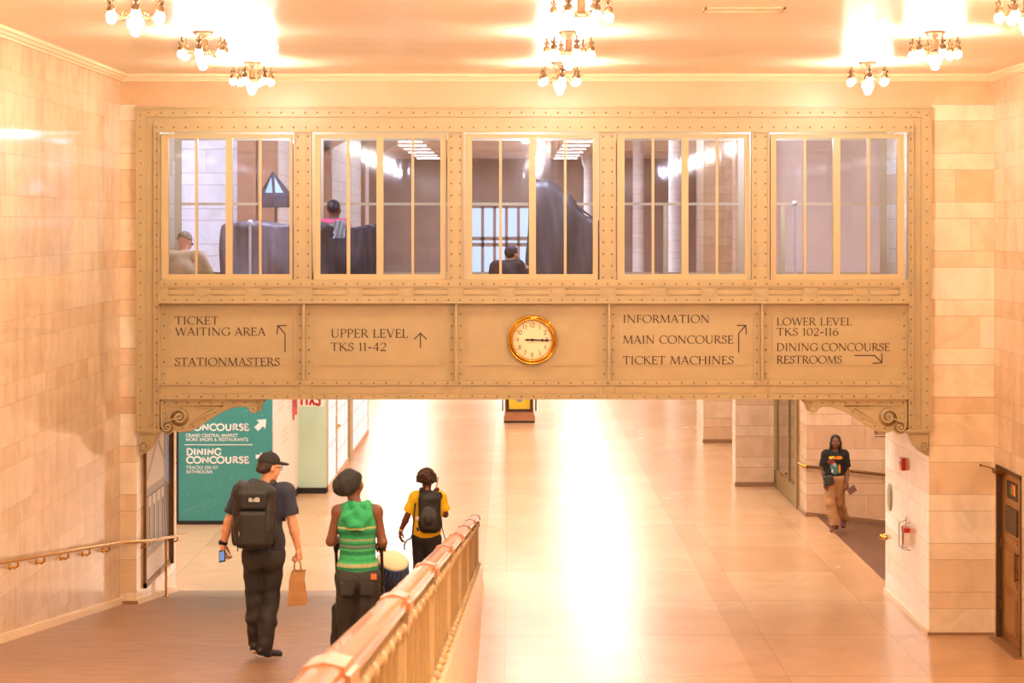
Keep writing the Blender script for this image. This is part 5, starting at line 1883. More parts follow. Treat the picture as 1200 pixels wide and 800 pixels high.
def body_field(J, s=1.0, v=0.0095, female=False, build=1.0, shoes=True):
    pts = np.array([J[k] for k in J])
    f = Field(pts.min(0) - 0.25, pts.max(0) + 0.25, v)
    g = lambda k: np.array(J[k], float)
    pel, che, nk, hd = g('pelvis'), g('chest'), g('neck'), g('head')
    b = build
    sh = g('sr') - g('sl')
    yawS = math.atan2(sh[1], sh[0])
    Rs = np.array(Matrix.Rotation(yawS, 3, 'Z'))
    f.ell(pel, (0.155 * b, 0.105 * b, 0.12), None, 0.05)
    f.ell((pel + che) / 2, (0.128 * b, 0.09 * b, 0.16), None, 0.06)
    f.ell(che, (0.155 * b, 0.105 * b, 0.17), Rs, 0.06)
    f.cone(g('sl') * 0.75 + g('sr') * 0.25, g('sr') * 0.75 + g('sl') * 0.25, 0.062 * b, None, 0.06)
    f.cone(nk - (0, 0.0, 0.06), hd - np.array((0, 0.0, 0.05)), 0.056 * b, 0.050 * b, 0.04)
    for q in 'lr':
        S_, E_, W_ = g('s' + q), g('e' + q), g('w' + q)
        f.ell(S_, (0.062 * b, 0.06 * b, 0.06 * b), None, 0.05)
        f.cone(S_, E_, 0.050 * b, 0.040 * b, 0.03)
        m = E_ * 0.7 + W_ * 0.3
        f.chain([E_, m, W_], [0.040 * b, 0.041 * b, 0.026 * b], 0.02)
        H_, K_, A_ = g('h' + q), g('k' + q), g('a' + q)
        f.cone(H_, K_, 0.088 * b, 0.056 * b, 0.05)
        m = K_ * 0.68 + A_ * 0.32 - np.array((0, 0.015, 0))
        f.chain([K_, m, A_], [0.054 * b, 0.056 * b, 0.036 * b], 0.02)
        f.cone(A_, g('t' + q), 0.036, 0.026, 0.03)
    return f

def skin(name, rgb):
    return mat(name, rgb, 0.45, var=0.06, scale=14, spec=0.4)

M['skin_light'] = skin('light_skin', (222, 160, 122))
M['skin_dark'] = skin('dark_brown_skin', (122, 76, 54))
M['skin_mid'] = skin('brown_skin', (112, 66, 44))
M['eye_white'] = mat('eye_white', (232, 226, 216), .3)
M['eye_dark'] = mat('eye_iris', (40, 24, 16), .2)
M['navy_tee'] = mat('navy_cotton', (46, 48, 66), .8, var=.12, scale=9, bump=.15, bscale=60)
M['black_denim'] = mat('black_denim', (38, 33, 30), .75, var=.2, scale=12, bump=.2, bscale=90)
M['black_cloth'] = mat('black_cloth', (28, 25, 24), .75, var=.2, scale=12, bump=.2, bscale=70)
M['pack_black'] = mat('black_pack_nylon', (30, 27, 25), .55, var=.2, scale=16, bump=.2, bscale=80)
M['pack_grey'] = mat('charcoal_pack_nylon', (58, 55, 54), .55, var=.15, scale=16, bump=.2, bscale=80)
M['sole'] = mat('white_rubber_sole', (230, 222, 212), .5)
M['shoe_black'] = mat('black_shoe_leather', (30, 27, 26), .45)
M['paper'] = mat('brown_kraft_paper', (182, 132, 80), .6, var=.1, scale=6, bump=.25, bscale=14)
M['hair_dark'] = mat('dark_brown_hair', (58, 36, 24), .6, var=.3, scale=30)
M['hair_black'] = mat('black_hair', (30, 22, 20), .5, var=.3, scale=30, bump=.4, bscale=40)
M['plastic'] = mat('black_plastic', (24, 23, 24), .3)

def sneakers(root, fa, ta, s=1.0, mats=None, sole_h=0.022, name='shoe'):
    """fa: ankle point, ta: toe point (both at foot height); shoe with its own sole"""
    fa, ta = np.array(fa, float), np.array(ta, float)
    d = ta - fa
    d /= np.linalg.norm(d)
    heel = fa - d * 0.055 * s
    f = Field(np.minimum(heel, ta) - 0.14, np.maximum(fa, ta) + 0.14, 0.006)
    up = np.array((0, 0, 1.0))
    upv = unit(up - d * (up @ d))
    f.chain([heel + upv * 0.02, fa + upv * 0.0, ta + upv * -0.004], [0.040 * s, 0.044 * s, 0.036 * s], 0.02)
    f.cone(fa + upv * 0.0, fa + upv * 0.065, 0.046 * s, 0.044 * s, 0.03)
    low = min(heel @ upv, ta @ upv)
    f.cut(-upv, -(ta @ upv - 0.030))
    sh_ = part(name, f, mats[0], root)
    g = Field(np.minimum(heel, ta) - 0.14, np.maximum(fa, ta) + 0.14, 0.005)
    g.chain([heel + upv * 0.0, fa, ta], [0.043 * s, 0.045 * s, 0.041 * s], 0.02)
    top = ta @ upv - 0.020
    g.cut(upv, top)
    g.cut(-upv, -(top - sole_h))
    part('sole', g, mats[1], sh_)
    return sh_

# ---------------------------------------------------------------- man with the black backpack
MY = 17.4
man = empty('person', ((305 - 600) * MY / F, MY, ramp_z(MY)), 'man in black cap and navy tee walking away down the ramp with a paper bag', 'person')
J = dict(pelvis=(.03, 0, .97), chest=(.03, .0, 1.33), neck=(.035, .0, 1.54), head=(.075, .03, 1.68),
         sl=(-.165, 0, 1.475), sr=(.225, 0, 1.475), el=(-.275, -.02, 1.21), wl=(-.325, .03, 1.005), er=(.285, -.03, 1.20), wr=(.335, .0, .965),
         hl=(-.06, 0, .93), hr=(.12, 0, .93), kl=(-.055, .05, .53), kr=(.085, .03, .52), al=(-.05, .10, .115), ar=(.045, -.06, .085),
         tl=(-.055, .255, .07), tr=(.065, .10, .052))
bf = body_field(J)
Rh = yaw_matrix(math.radians(52), math.radians(-10))
hc = np.array(J['head'])
P = head_into(bf, hc, Rh)
hl_ = hand_field(J['wl'], (-.1, .25, -1), (-1, -.1, .1), (.1, 1, .2), 1.0, .75, .05, .8)
hr_ = hand_field(J['wr'], (.12, .05, -1), (1, -.2, .1), (-.2, 1, .1), 1.0, 1.35, .0, 1.0)
body = part('body', [bf, hl_, hr_], M['skin_light'], man)
eyes(man, P, Rh, [M['eye_white'], M['eye_dark']])
# tee
f = Field((-.5, -.35, .75), (.55, .35, 1.7), 0.0095)
f.ell((.03, 0, 1.0), (.185, .132, .20), None, .06).ell((.03, 0, 1.18), (.168, .125, .2), None, .06).ell((.03, 0, 1.36), (.185, .130, .17), None, .06)
f.cone((-.10, 0, 1.475), (.16, 0, 1.475), .075, None, .06)
for q, e in ((-1, J['el']), (1, J['er'])):
    S_ = np.array(J['sl'] if q < 0 else J['sr'])
    E_ = np.array(e)
    f.ell(S_, (.075, .075, .07), None, .05)
    f.cone(S_, S_ * .25 + E_ * .75, .072, .074, .04)
f.folds(.007, 16, 9, 15, 1, .8, 1.35)
f.cut((0, 0, -1), -.90)
f.cone((.035, .0, 1.53), (.05, .02, 1.72), .058, .058, 0, sub=True)
for q, e in ((-1, J['el']), (1, J['er'])):
    S_ = np.array(J['sl'] if q < 0 else J['sr']); E_ = np.array(e)
    dd = unit(E_ - S_)
    pt = S_ * .25 + E_ * .75
    # flat sleeve end
    x, y, z = f.ax[0][:, None, None], f.ax[1][None, :, None], f.ax[2][None, None, :]
    pl = dd[0] * (x - pt[0]) + dd[1] * (y - pt[1]) + dd[2] * (z - pt[2])
    side = (q * (x - .03) > .20)
    f.f = np.where(side, np.maximum(f.f, pl.astype(np.float32)), f.f)
part('t_shirt', f, M['navy_tee'], man)
# jeans
f = Field((-.3, -.3, .05), (.4, .35, 1.1), 0.0095)
f.ell((.03, -.01, .93), (.175, .128, .13), None, .05)
f.ell((-.05, -.055, .88), (.095, .09, .10), None, .04).ell((.11, -.055, .88), (.095, .09, .10), None, .04)
for h, k_, a_ in (('hl', 'kl', 'al'), ('hr', 'kr', 'ar')):
    H_, K_, A_ = (np.array(J[q]) for q in (h, k_, a_))
    f.chain([H_, K_, K_ * .6 + A_ * .4 - np.array((0, .02, 0)), A_ + np.array((0, 0, .02))], [.102, .076, .076, .068], .03)
f.folds(.006, 20, 6, 26, 4, .1, .66)
f.folds(.005, 22, 6, 20, 5, .66, .9)
f.cut((0, 0, -1), -.10)
f.cut((0, 0, 1), .98)
jeans = part('jeans', f, M['black_denim'], man)
sneakers(man, (-.05, .09, .085), (-.045, .23, .055), 1.0, [M['shoe_black'], M['sole']], .034)
sneakers(man, (.05, -.06, .072), (.155, .045, .046), 1.0, [M['shoe_black'], M['sole']], .034)
# hair and cap
f = Field(hc - .2, hc + .22, 0.006)
f.ell(P(0, -.022, .022), (.0795, .092, .09), Rh, .02)
f.cone(P(-.03, -.085, -.03), P(.03, -.085, -.03), .025, None, .03)
f.cut(tuple(Rh[:, 1]), float(Rh[:, 1] @ P(0, .045, 0)))
f.cut(tuple(-Rh[:, 2]), float(-Rh[:, 2] @ P(0, 0, -.06)))
part('hair', f, M['hair_dark'], man)
f = Field(hc - .24, hc + .28, 0.006)
f.ell(P(0, -.010, .045), (.086, .104, .095), Rh, .02)
f.cut(tuple(-Rh[:, 2]), float(-Rh[:, 2] @ P(0, 0, .035)))
capo = part('cap', f, M['black_cloth'], man)
f = Field(hc - .3, hc + .32, 0.005)
f.ell(P(0, .115, .047), (.070, .075, .016), Rh, .01)
part('brim', f, M['black_cloth'], capo)
b = MB(); b.local = True; b.sphere(P(0, -.01, .142), .009, 8, 6); b.build('button', M['black_cloth'], capo)
b = MB(); b.local = True
for q in (-1, 1):
    b.tube([P(.036 * q + .021 * math.cos(t), .098, .008 + .016 * math.sin(t)) for t in [i * PI / 8 for i in range(16)]], .003, 5, closed=True)
    b.tube([P(.057 * q, .097, .012), P(.080 * q, .03, .012), P(.082 * q, -.01, .004)], .003, 5)
b.tube([P(-.016, .102, .012), P(.016, .102, .012)], .003, 5)
b.build('glasses', M['plastic'], man)
b = MB(); b.local = True
wv = np.array(J['wl']); dv = unit(np.array(J['wl']) - np.array(J['el']))
b.tube([wv - dv * .035 + .0 * dv, wv - dv * .008], .0335, 14)
b.lathe([(0.0, 0), (.022, 0), (.022, .012), (0, .012)], tuple(wv - dv * .02 + np.array((-.045, 0, 0))), 14, 'x')
b.build('wristwatch', M['plastic'], man)
# backpack (a thing he carries)
def local_thing(name, root, label, cat):
    o = bpy.data.objects.new(name, None)
    COL.objects.link(o)
    o.location = root.location
    o.rotation_euler = root.rotation_euler
    return tag(o, label, cat)
pk = local_thing('backpack', man, 'large black backpack with small white dome logo on the man in the navy tee', 'backpack')
f = Field((-.32, -.55, .9), (.34, .05, 1.75), 0.008)
f.rbox((-.02, -.235, 1.30), (.182, .105, .268), .085, None, .03)
f.ell((-.02, -.225, 1.50), (.15, .10, .10), None, .06)
f.rbox((-.02, -.29, 1.17), (.155, .08, .15), .07, None, .03)
f.folds(.005, 24, 12, 20, 8)
part('main_bag', f, M['pack_black'], pk)
f = Field((-.3, -.55, .95), (.3, -.1, 1.7), 0.007)
f.rbox((-.02, -.335, 1.44), (.125, .035, .085), .035, None, .02)
pf = part('upper_pocket', f, M['pack_black'], pk)
f = Field((-.3, -.55, .9), (.3, -.1, 1.7), 0.007)
f.rbox((-.02, -.372, 1.20), (.125, .03, .155), .04, None, .02)
fp = part('front_pocket', f, M['pack_black'], pk)
b = MB(); b.local = True
b.tube([(-.02 + .10 * math.cos(t), -.37 - .02 * math.sin(t), 1.345 + .03 * math.sin(t) * 0) for t in [PI * i / 12 for i in range(13)]], .004, 5)
b.tube([(-.155, -.31, 1.0), (-.16, -.32, 1.12), (-.15, -.335, 1.3)], .005, 5)
b.tube([(.115, -.31, 1.0), (.12, -.32, 1.12), (.11, -.335, 1.3)], .005, 5)
b.tube([(-.02 + .05 * math.cos(t), -.26, 1.585 + .03 * math.sin(t)) for t in [PI * i / 10 for i in range(11)]], .008, 6)
b.build('straps_and_zips', M['pack_grey'], pk)
b = MB(); b.local = True
b.tube([(-.125, -.385, 1.10), (-.13, -.388, 1.16), (-.128, -.384, 1.235)], .006, 6)
b.build('zip_pull', M['sole'], pk)
for q in (-1, 1):
    b = MB(); b.local = True
    xs = -.02 + q * .13
    b.tube([(xs, -.19, 1.55), (xs + q * .01, -.07, 1.565), (xs + q * .015, .05, 1.53), (xs + q * .02, .13, 1.40), (xs + q * .03, .12, 1.22), (xs + q * .05, -.02, 1.08), (xs + q * .02, -.14, 1.02)], [.02, .026, .026, .024, .02, .014, .012], 8)
    b.build('shoulder_strap', M['pack_black'], pk)
    b = MB(); b.local = True
    f = None
    b.sphere((xs + q * .045, -.21, 1.13), .05, 10, 8, (.6, 1.2, 2.0))
    b.build('side_pocket', M['pack_black'], pk)
# white emblem: quarter dome of three arcs beside three short bars
b = MB(); b.local = True
ex0, ez0, ey0 = .0, 1.435, -.372
def arcband(r0, r1):
    A = [i * (PI / 2) / 8 for i in range(9)]
    return [(ex0 + .028 - r1 * math.sin(a) + r1 * 0, ey0, ez0 + r1 * math.cos(a) * .9) for a in A] + [(ex0 + .028 - r0 * math.sin(a), ey0, ez0 + r0 * math.cos(a) * .9) for a in A[::-1]]
for r0, r1 in ((.0, .016), (.021, .030), (.035, .042)):
    poly = arcband(r0, r1) if r0 else [(ex0 + .028, ey0, ez0)] + [(ex0 + .028 - r1 * math.sin(a), ey0, ez0 + r1 * math.cos(a) * .9) for a in [i * (PI / 2) / 8 for i in range(9)]]
    b.prism(poly, (0, -.003, 0))
b.box(ex0 + .031, ey0 - .003, ez0, ex0 + .040, ey0, ez0 + .032)
for k, w_ in enumerate((.030, .034, .026)):
    b.box(ex0 - .052, ey0 - .003, ez0 + .001 + .0115 * k, ex0 - .052 + w_, ey0, ez0 + .008 + .0115 * k)
b.build('logo', M['sole'], pf)
# phone in the left hand
b = MB(); b.local = True
b.box(-.030, -.005, -.058, .030, .004, .050)
b.cur = 1
b.box(-.024, -.0062, -.046, .020, -.005, .034)
ph = b.build('phone', [M['plastic'], emission('lit_phone_screen', (.30, .45, .85), 0.7)])
ph.location = Vector(man.location) + Vector((-.330, -.012, .915))
ph.rotation_euler = (math.radians(-25), math.radians(-12), math.radians(-14))
tag(ph, 'small phone with lit blue screen in the hand of the man with the backpack', 'phone')
# paper bag in the right hand
bg = local_thing('paper_bag', man, 'brown paper carrier bag hanging from the hand of the man in the cap', 'bag')
b = MB(); b.local = True
cx, zt = .315, .775
top = [(-.055, -.055), (.065, -.055), (.065, .055), (-.055, .055)]
ringz = [(.475, 1.18, .0, .0), (.49, 1.25, .0, .0), (.60, 1.16, .0, .006), (.70, 1.04, -.004, -.004), (zt, .98, .012, .003)]
v = []
for z, s_, ox, oy in ringz:
    for x, y in top:
        v.append((cx + .012 * (z < .6) + ox + x * s_ + (-.02 if z < .5 and x < 0 else 0), .03 + oy + y * s_, z + (.015 if (x > 0 and z < .5) else 0)))
fcs = [(3, 2, 1, 0)]
for i in range(4):
    fcs += [(i * 4 + k, i * 4 + (k + 1) % 4, i * 4 + 4 + (k + 1) % 4, i * 4 + 4 + k) for k in range(4)]
b.add(v, fcs, False)
# creased front and gusset folds
b.prism([(cx - .05, -.035, .52), (cx + .02, -.036, .60), (cx + .05, -.035, .53)], (0, -.004, 0))
b.build('body', M['paper'], bg)
for yy in (-.02, .055):
    b = MB(); b.local = True
    b.tube([(cx - .02, yy - .002, zt - .01), (cx - .018, yy * .6 + .006, zt + .06), (cx + .01, .012, zt + .125), (cx + .035, yy * .6 + .006, zt + .06), (cx + .04, yy - .002, zt - .01)], .0045, 6)
    b.build('handle', M['paper'], bg)

# ---------------------------------------------------------------- person in the green striped top with the pushchair
GY = 15.5
gp = empty('person', ((420 - 600) * GY / F, GY, ramp_z(GY)), 'person in sleeveless green striped hooded top and black knit cap pushing a pushchair', 'person')
J = dict(pelvis=(-.005, 0, .86), chest=(-.01, .01, 1.20), neck=(-.01, .02, 1.39), head=(-.055, .05, 1.535),
         sl=(-.155, .01, 1.33), sr=(.135, .01, 1.33), el=(-.215, -.015, 1.10), wl=(-.175, .16, 1.085), er=(.19, -.015, 1.09), wr=(.175, .16, 1.06),
         hl=(-.08, 0, .82), hr=(.075, 0, .82), kl=(-.085, .06, .46), kr=(.07, -.02, .46), al=(-.085, .12, .10), ar=(.07, -.12, .10), tl=(-.095, .27, .05), tr=(.075, .02, .045))
bf = body_field(J, build=.9)
Rh = yaw_matrix(math.radians(22), math.radians(14))
hc = np.array(J['head'])
P = head_into(bf, hc, Rh, .97)
hl_ = hand_field(J['wl'], (.02, 1, -.35), (-.2, .3, 1), (1, 0, .1), .92, 1.4, 0, 1.0)
hr_ = hand_field(J['wr'], (-.02, 1, -.35), (.2, .3, 1), (-1, 0, .1), .92, 1.4, 0, 1.0)
part('body', [bf, hl_, hr_], M['skin_mid'], gp)
eyes(gp, P, Rh, [M['eye_white'], M['eye_dark']], .97)
def stripes(name):
    m, nt, b, L = new_mat(name)
    g = NG(nt)
    tc = nt.nodes.new('ShaderNodeTexCoord')
    sp = nt.nodes.new('ShaderNodeSeparateXYZ')
    L.new(tc.outputs['Object'], sp.inputs[0])
    z = g.m('ADD', sp.outputs[2], g.m('MULTIPLY', g.noise(tc.outputs['Object'], 5.0, 3), 0.02))
    band = g.white(g.comb(g.m('FLOOR', g.m('MULTIPLY', z, 64.0)), 1.0, 4.0))
    c = g.ramp(band, [(0.0, lin((20, 116, 74))), (0.45, lin((44, 158, 96))), (0.72, lin((60, 176, 110))), (0.80, lin((58, 104, 92))), (0.90, lin((190, 186, 130)))])
    # the plain hood and yoke
    low = g.m('LESS_THAN', z, 1.265)
    c = g.mix(low, lin((44, 160, 100)), c)
    n = g.noise(tc.outputs['Object'], 60.0, 3)
    k = g.ramp(n, [(0.3, (.75, .75, .75)), (0.7, (1, 1, 1))])
    c = g.mix(1.0, c, k, 'MULTIPLY')
    L.new(c, b.inputs['Base Color'])
    b.inputs['Roughness'].default_value = .85
    return m
M['green_knit'] = stripes('green_striped_knit')
f = Field((-.35, -.3, .75), (.35, .3, 1.5), 0.0085)
f.ell((-.005, -.005, .90), (.165, .125, .14), None, .05).ell((-.005, 0, 1.06), (.142, .11, .16), None, .05).ell((-.01, 0, 1.22), (.158, .118, .15), None, .06)
f.cone((-.095, .01, 1.335), (.078, .01, 1.335), .066, None, .05)
f.folds(.0045, 8, 6, 26, 3, .8, 1.02)
f.cut((0, 0, -1), -.865)
f.cone((-.01, .03, 1.38), (-.04, .06, 1.55), .052, .055, 0, sub=True)
top_ = part('hooded_top', f, M['green_knit'], gp)
f = Field((-.3, -.3, 1.1), (.3, .2, 1.5), 0.007)
f.chain([(-.09, -.03, 1.37), (-.085, -.105, 1.30), (-.03, -.135, 1.235), (.03, -.135, 1.235), (.075, -.105, 1.30), (.08, -.03, 1.37)], [.034, .036, .034, .034, .036, .034], .03)
f.ell((-.005, -.105, 1.305), (.075, .035, .07), None, .03)
f.chain([(-.075, .0, 1.395), (-.03, -.055, 1.385), (.03, -.055, 1.385), (.07, .0, 1.395)], [.024, .03, .03, .024], .02)
f.folds(.006, 40, 10, 30, 12)
part('hood', f, M['green_knit'], top_)
f = Field((-.3, -.3, .0), (.3, .35, 1.0), 0.0095)
f.ell((-.005, -.01, .83), (.172, .125, .12), None, .05)
f.ell((-.08, -.05, .79), (.09, .09, .10), None, .04).ell((.075, -.05, .79), (.09, .09, .10), None, .04)
for h, k_, a_ in (('hl', 'kl', 'al'), ('hr', 'kr', 'ar')):
    H_, K_, A_ = (np.array(J[q]) for q in (h, k_, a_))
    f.chain([H_, K_, A_ + np.array((0, 0, .02))], [.100, .082, .075], .03)
f.folds(.006, 20, 6, 22, 14, .05, .7)
f.cut((0, 0, -1), -.06)
f.cut((0, 0, 1), .895)
jeans = part('jeans', f, M['black_denim'], gp)
b = MB(); b.local = True
b.box(.108, -.142, .825, .150, -.128, .868)
b.build('waist_patch', mat('orange_leather_patch', (204, 104, 48), .6), jeans)
for q in (-1, 1):
    f = Field((-.25, -.3, .55), (.25, .1, .9), 0.006)
    f.rbox((q * .078, -.128, .75), (.058, .016, .055), .014, None, .01)
    part('back_pocket', f, M['black_denim'], jeans)
sneakers(gp, (-.085, .11, .065), (-.095, .25, .045), .95, [M['shoe_black'], M['sole']])
sneakers(gp, (.07, -.11, .065), (.075, .03, .045), .95, [M['shoe_black'], M['sole']])
f = Field(hc - .28, hc + .26, 0.006)
f.ell(P(0, -.022, .045), (.088, .104, .088), Rh, .03)
f.ell(P(-.035, -.085, .015), (.088, .085, .078), Rh, .05)
f.ell(P(.0, -.03, .105), (.05, .05, .028), Rh, .02)
f.folds(.004, 50, 18, 30, 9)
f.cut(tuple(Rh[:, 1] * .8 - Rh[:, 2] * .6), float((Rh[:, 1] * .8 - Rh[:, 2] * .6) @ P(0, .055, .02)))
part('knit_cap', f, M['black_cloth'], gp)
# pushchair
pc = local_thing('pushchair', gp, 'black folding pushchair pushed ahead of the person in the green top', 'pushchair')
pc.location = (gp.location.x, GY, 0)
def rl(y): return ramp_z(GY + y)      # height of the ramp under a local y
def pcx(name, build, m):
    b = MB(); b.local = True
    build(b)
    return b.build(name, m, pc)
zg = ramp_z(GY)
for q, x in ((-1, -.195), (1, .165)):
    pcx('handle', lambda b: b.tube([(x, .27, zg + 1.07), (x, .21, zg + 1.085), (x, .185, zg + 1.05), (x, .24, zg + .98)], [.018, .02, .02, .018], 10), M['plastic'])
    pcx('side_frame', lambda b: (b.tube([(x, .24, zg + .98), (x, .36, zg + .72), (x, .62, zg + .30), (x, .95, rl(.95) + .09)], .013, 8),
                                 b.tube([(x, .36, zg + .68), (x, .38, zg + .40), (x, .34, rl(.34) + .09)], .012, 8),
                                 b.tube([(x, .37, zg + .52), (x, .80, rl(.8) + .28)], .010, 8)), M['plastic'])
    for y in (.36, .98):
        for dx in (-.022, .022):
            b = MB(); b.local = True
            b.lathe([(.0, -.010), (.05, -.010), (.062, -.014), (.072, -.010), (.075, 0), (.072, .010), (.062, .014), (.05, .010), (0, .010)], (x + dx, y, rl(y) + .075), 20, 'x')
            b.build('wheel', M['plastic'], pc)
def seat(b):
    b.hexa([(-.18, .36, zg + .30), (.15, .36, zg + .30), (.15, .72, zg + .26), (-.18, .72, zg + .26), (-.18, .36, zg + .33), (.15, .36, zg + .33), (.15, .72, zg + .30), (-.18, .72, zg + .30)])
    b.hexa([(-.18, .30, zg + .84), (.15, .30, zg + .84), (.15, .38, zg + .31), (-.18, .38, zg + .31), (-.18, .32, zg + .85), (.15, .32, zg + .85), (.15, .40, zg + .32), (-.18, .40, zg + .32)])
pcx('seat', seat, M['black_cloth'])
f = Field((-.32, .1, zg - .1), (.32, .6, zg + .85), 0.01)
f.rbox((-.11, .285, zg + .40), (.12, .065, .17), .05, None, .04)
f.rbox((-.15, .29, zg + .22), (.09, .07, .10), .04, None, .06)
f.folds(.006, 20, 10, 18, 21)
part('hanging_bag', f, M['black_cloth'], pc)
pcx('crossbar', lambda b: (b.tube([(-.195, .35, zg + .62), (.165, .35, zg + .62)], .009, 6), b.tube([(-.195, .95, rl(.95) + .09), (.165, .95, rl(.95) + .09)], .01, 6)), M['plastic'])
# hand drum riding on the pushchair
dm = empty('hand_drum', (0, 0, 0), 'round blue hand drum with cream skin lashed with cord, riding on the pushchair', 'drum')
dc = Vector(at(458, 668, GY + .55))
dm.location = dc
ax_d = Vector((.20, -.42, .80)).normalized()
q_ = Vector((0, 0, 1)).rotation_difference(ax_d)
dm.rotation_mode = 'XYZ'
dm.rotation_euler = q_.to_euler()
M['drum_blue'] = mat('blue_black_drum_shell', (34, 44, 74), .55, var=.5, scale=22)
M['drum_skin'] = mat('cream_drum_skin', (236, 208, 168), .6, var=.06, scale=10)
M['cord'] = mat('dark_blue_cord', (70, 92, 140), .7)
b = MB(); b.local = True
b.lathe([(0.0, -.20), (.07, -.195), (.115, -.15), (.14, -.08), (.145, -.02), (.135, .05), (.12, .10), (.0, .10)], n=32)
b.build('shell', M['drum_blue'], dm)
b = MB(); b.local = True
b.lathe([(.118, .085), (.126, .10), (.112, .116), (0.0, .119)], n=32)
b.build('skin', M['drum_skin'], dm)
b = MB(); b.local = True
for k in range(24):
    a0, a1, a2 = 2 * PI * k / 24, 2 * PI * (k + .5) / 24, 2 * PI * (k + 1) / 24
    p = lambda r, a, z: (r * math.cos(a), r * math.sin(a), z)
    b.tube([p(.124, a0, .085), p(.149, (a0 + a1) / 2, 0.0), p(.118, a1, -.152)], .004, 5)
    b.tube([p(.118, a1, -.152), p(.149, (a1 + a2) / 2, 0.0), p(.124, a2, .085)], .004, 5)
b.tube([(.127 * math.cos(t), .127 * math.sin(t), .09) for t in [2 * PI * i / 32 for i in range(32)]], .007, 6, closed=True)
b.build('lacing', M['cord'], dm)

# ---------------------------------------------------------------- person in the yellow tee
KYY = 24.0
yp_ = empty('person', ((500 - 600) * KYY / F, KYY, ramp_z(KYY)), 'person in yellow tee with black backpack and headphones walking down beside the railing', 'person')
J = dict(pelvis=(0.0, 0, .90), chest=(.01, 0, 1.24), neck=(.01, .01, 1.43), head=(.0, .04, 1.575),
         sl=(-.135, 0, 1.36), sr=(.165, 0, 1.36), el=(-.235, .0, 1.13), wl=(-.315, .05, .945), er=(.225, .02, 1.15), wr=(.13, .22, 1.16),
         hl=(-.085, 0, .86), hr=(.085, 0, .86), kl=(-.085, .07, .48), kr=(.08, .0, .48), al=(-.085, .10, .10), ar=(.08, -.10, .10), tl=(-.09, .25, .05), tr=(.085, .05, .045))
bf = body_field(J, build=.92)
Rh = yaw_matrix(math.radians(5), math.radians(0))
hc = np.array(J['head'])
P = head_into(bf, hc, Rh, .97)
hl_ = hand_field(J['wl'], (-.15, .1, -1), (-1, -.2, .1), (.1, 1, .1), .95, .5, .1, .4)
hr_ = hand_field(J['wr'], (-.9, .4, .3), (.3, .9, .1), (0, 0, 1), .95, 1.1, .0, .8)
part('body', [bf, hl_, hr_], M['skin_mid'], yp_)
eyes(yp_, P, Rh, [M['eye_white'], M['eye_dark']], .97)
M['yellow_tee'] = mat('bright_yellow_cotton', (244, 196, 20), .8, var=.05, scale=8)
f = Field((-.45, -.3, .7), (.45, .3, 1.55), 0.0095)
f.ell((0, 0, .95), (.172, .125, .15), None, .05).ell((0, 0, 1.12), (.16, .118, .18), None, .06).ell((.01, 0, 1.26), (.172, .122, .15), None, .06)
f.cone((-.08, 0, 1.365), (.11, 0, 1.365), .068, None, .05)
for q, e in ((-1, 'el'), (1, 'er')):
    S_ = np.array(J['sl' if q < 0 else 'sr']); E_ = np.array(J[e])
    f.ell(S_, (.07, .07, .066), None, .05).cone(S_, S_ * .2 + E_ * .8, .068, .074, .04)
f.folds(.004, 12, 8, 14, 31, .8, 1.3)
f.cut((0, 0, -1), -.865)
f.cone((.01, .01, 1.42), (.01, .03, 1.6), .058, .06, 0, sub=True)
x, y, z = f.ax[0][:, None, None], f.ax[1][None, :, None], f.ax[2][None, None, :]
for q, e in ((-1, 'el'), (1, 'er')):
    S_ = np.array(J['sl' if q < 0 else 'sr']); E_ = np.array(J[e]); dd = unit(E_ - S_); pt = S_ * .2 + E_ * .8
    pl = dd[0] * (x - pt[0]) + dd[1] * (y - pt[1]) + dd[2] * (z - pt[2])
    f.f = np.where(q * (x - .01) > .19, np.maximum(f.f, pl.astype(np.float32)), f.f)
part('t_shirt', f, M['yellow_tee'], yp_)
f = Field((-.3, -.3, .0), (.3, .35, 1.0), 0.0095)
f.ell((0, 0, .86), (.162, .122, .12), None, .05)
for h, k_, a_ in (('hl', 'kl', 'al'), ('hr', 'kr', 'ar')):
    H_, K_, A_ = (np.array(J[q]) for q in (h, k_, a_))
    f.chain([H_, K_, A_ + np.array((0, 0, .02))], [.098, .082, .075], .03)
f.folds(.004, 18, 6, 16, 33, .05, .8)
f.cut((0, 0, -1), -.06)
f.cut((0, 0, 1), .93)
part('trousers', f, M['black_cloth'], yp_)
sneakers(yp_, (-.085, .09, .065), (-.09, .23, .045), .95, [M['shoe_black'], M['sole']])
sneakers(yp_, (.08, -.09, .065), (.085, .05, .045), .95, [M['shoe_black'], M['sole']])
f = Field(hc - .26, hc + .26, 0.006)
f.ell(P(0, -.035, .035), (.098, .105, .092), Rh, .03)
rr = np.random.RandomState(5)
for k in range(110):
    a, e_ = rr.uniform(0, 2 * PI), rr.uniform(-.9, 1.3)
    p = P(.106 * math.cos(a) * math.cos(e_), -.035 + .100 * math.sin(a) * math.cos(e_), .03 + .095 * math.sin(e_))
    if (Rh.T @ (p - hc))[1] < .05:
        f.ell(p, (.021, .021, .021), None, .004)
f.cut(tuple(Rh[:, 1]), float(Rh[:, 1] @ P(0, .062, 0)))
part('curly_hair', f, M['hair_dark'], yp_)
b = MB(); b.local = True
b.tube([P(.098 * math.cos(t), -.012, .03 + .108 * math.sin(t)) for t in [PI * i / 14 for i in range(15)]], .010, 8)
for q in (-1, 1):
    b.lathe([(0, -.02), (.036, -.018), (.042, 0), (.036, .018), (0, .02)], tuple(P(.112 * q, -.012, .0)), 16, 'x')
b.build('headphones', M['pack_grey'], yp_)
b = MB(); b.local = True
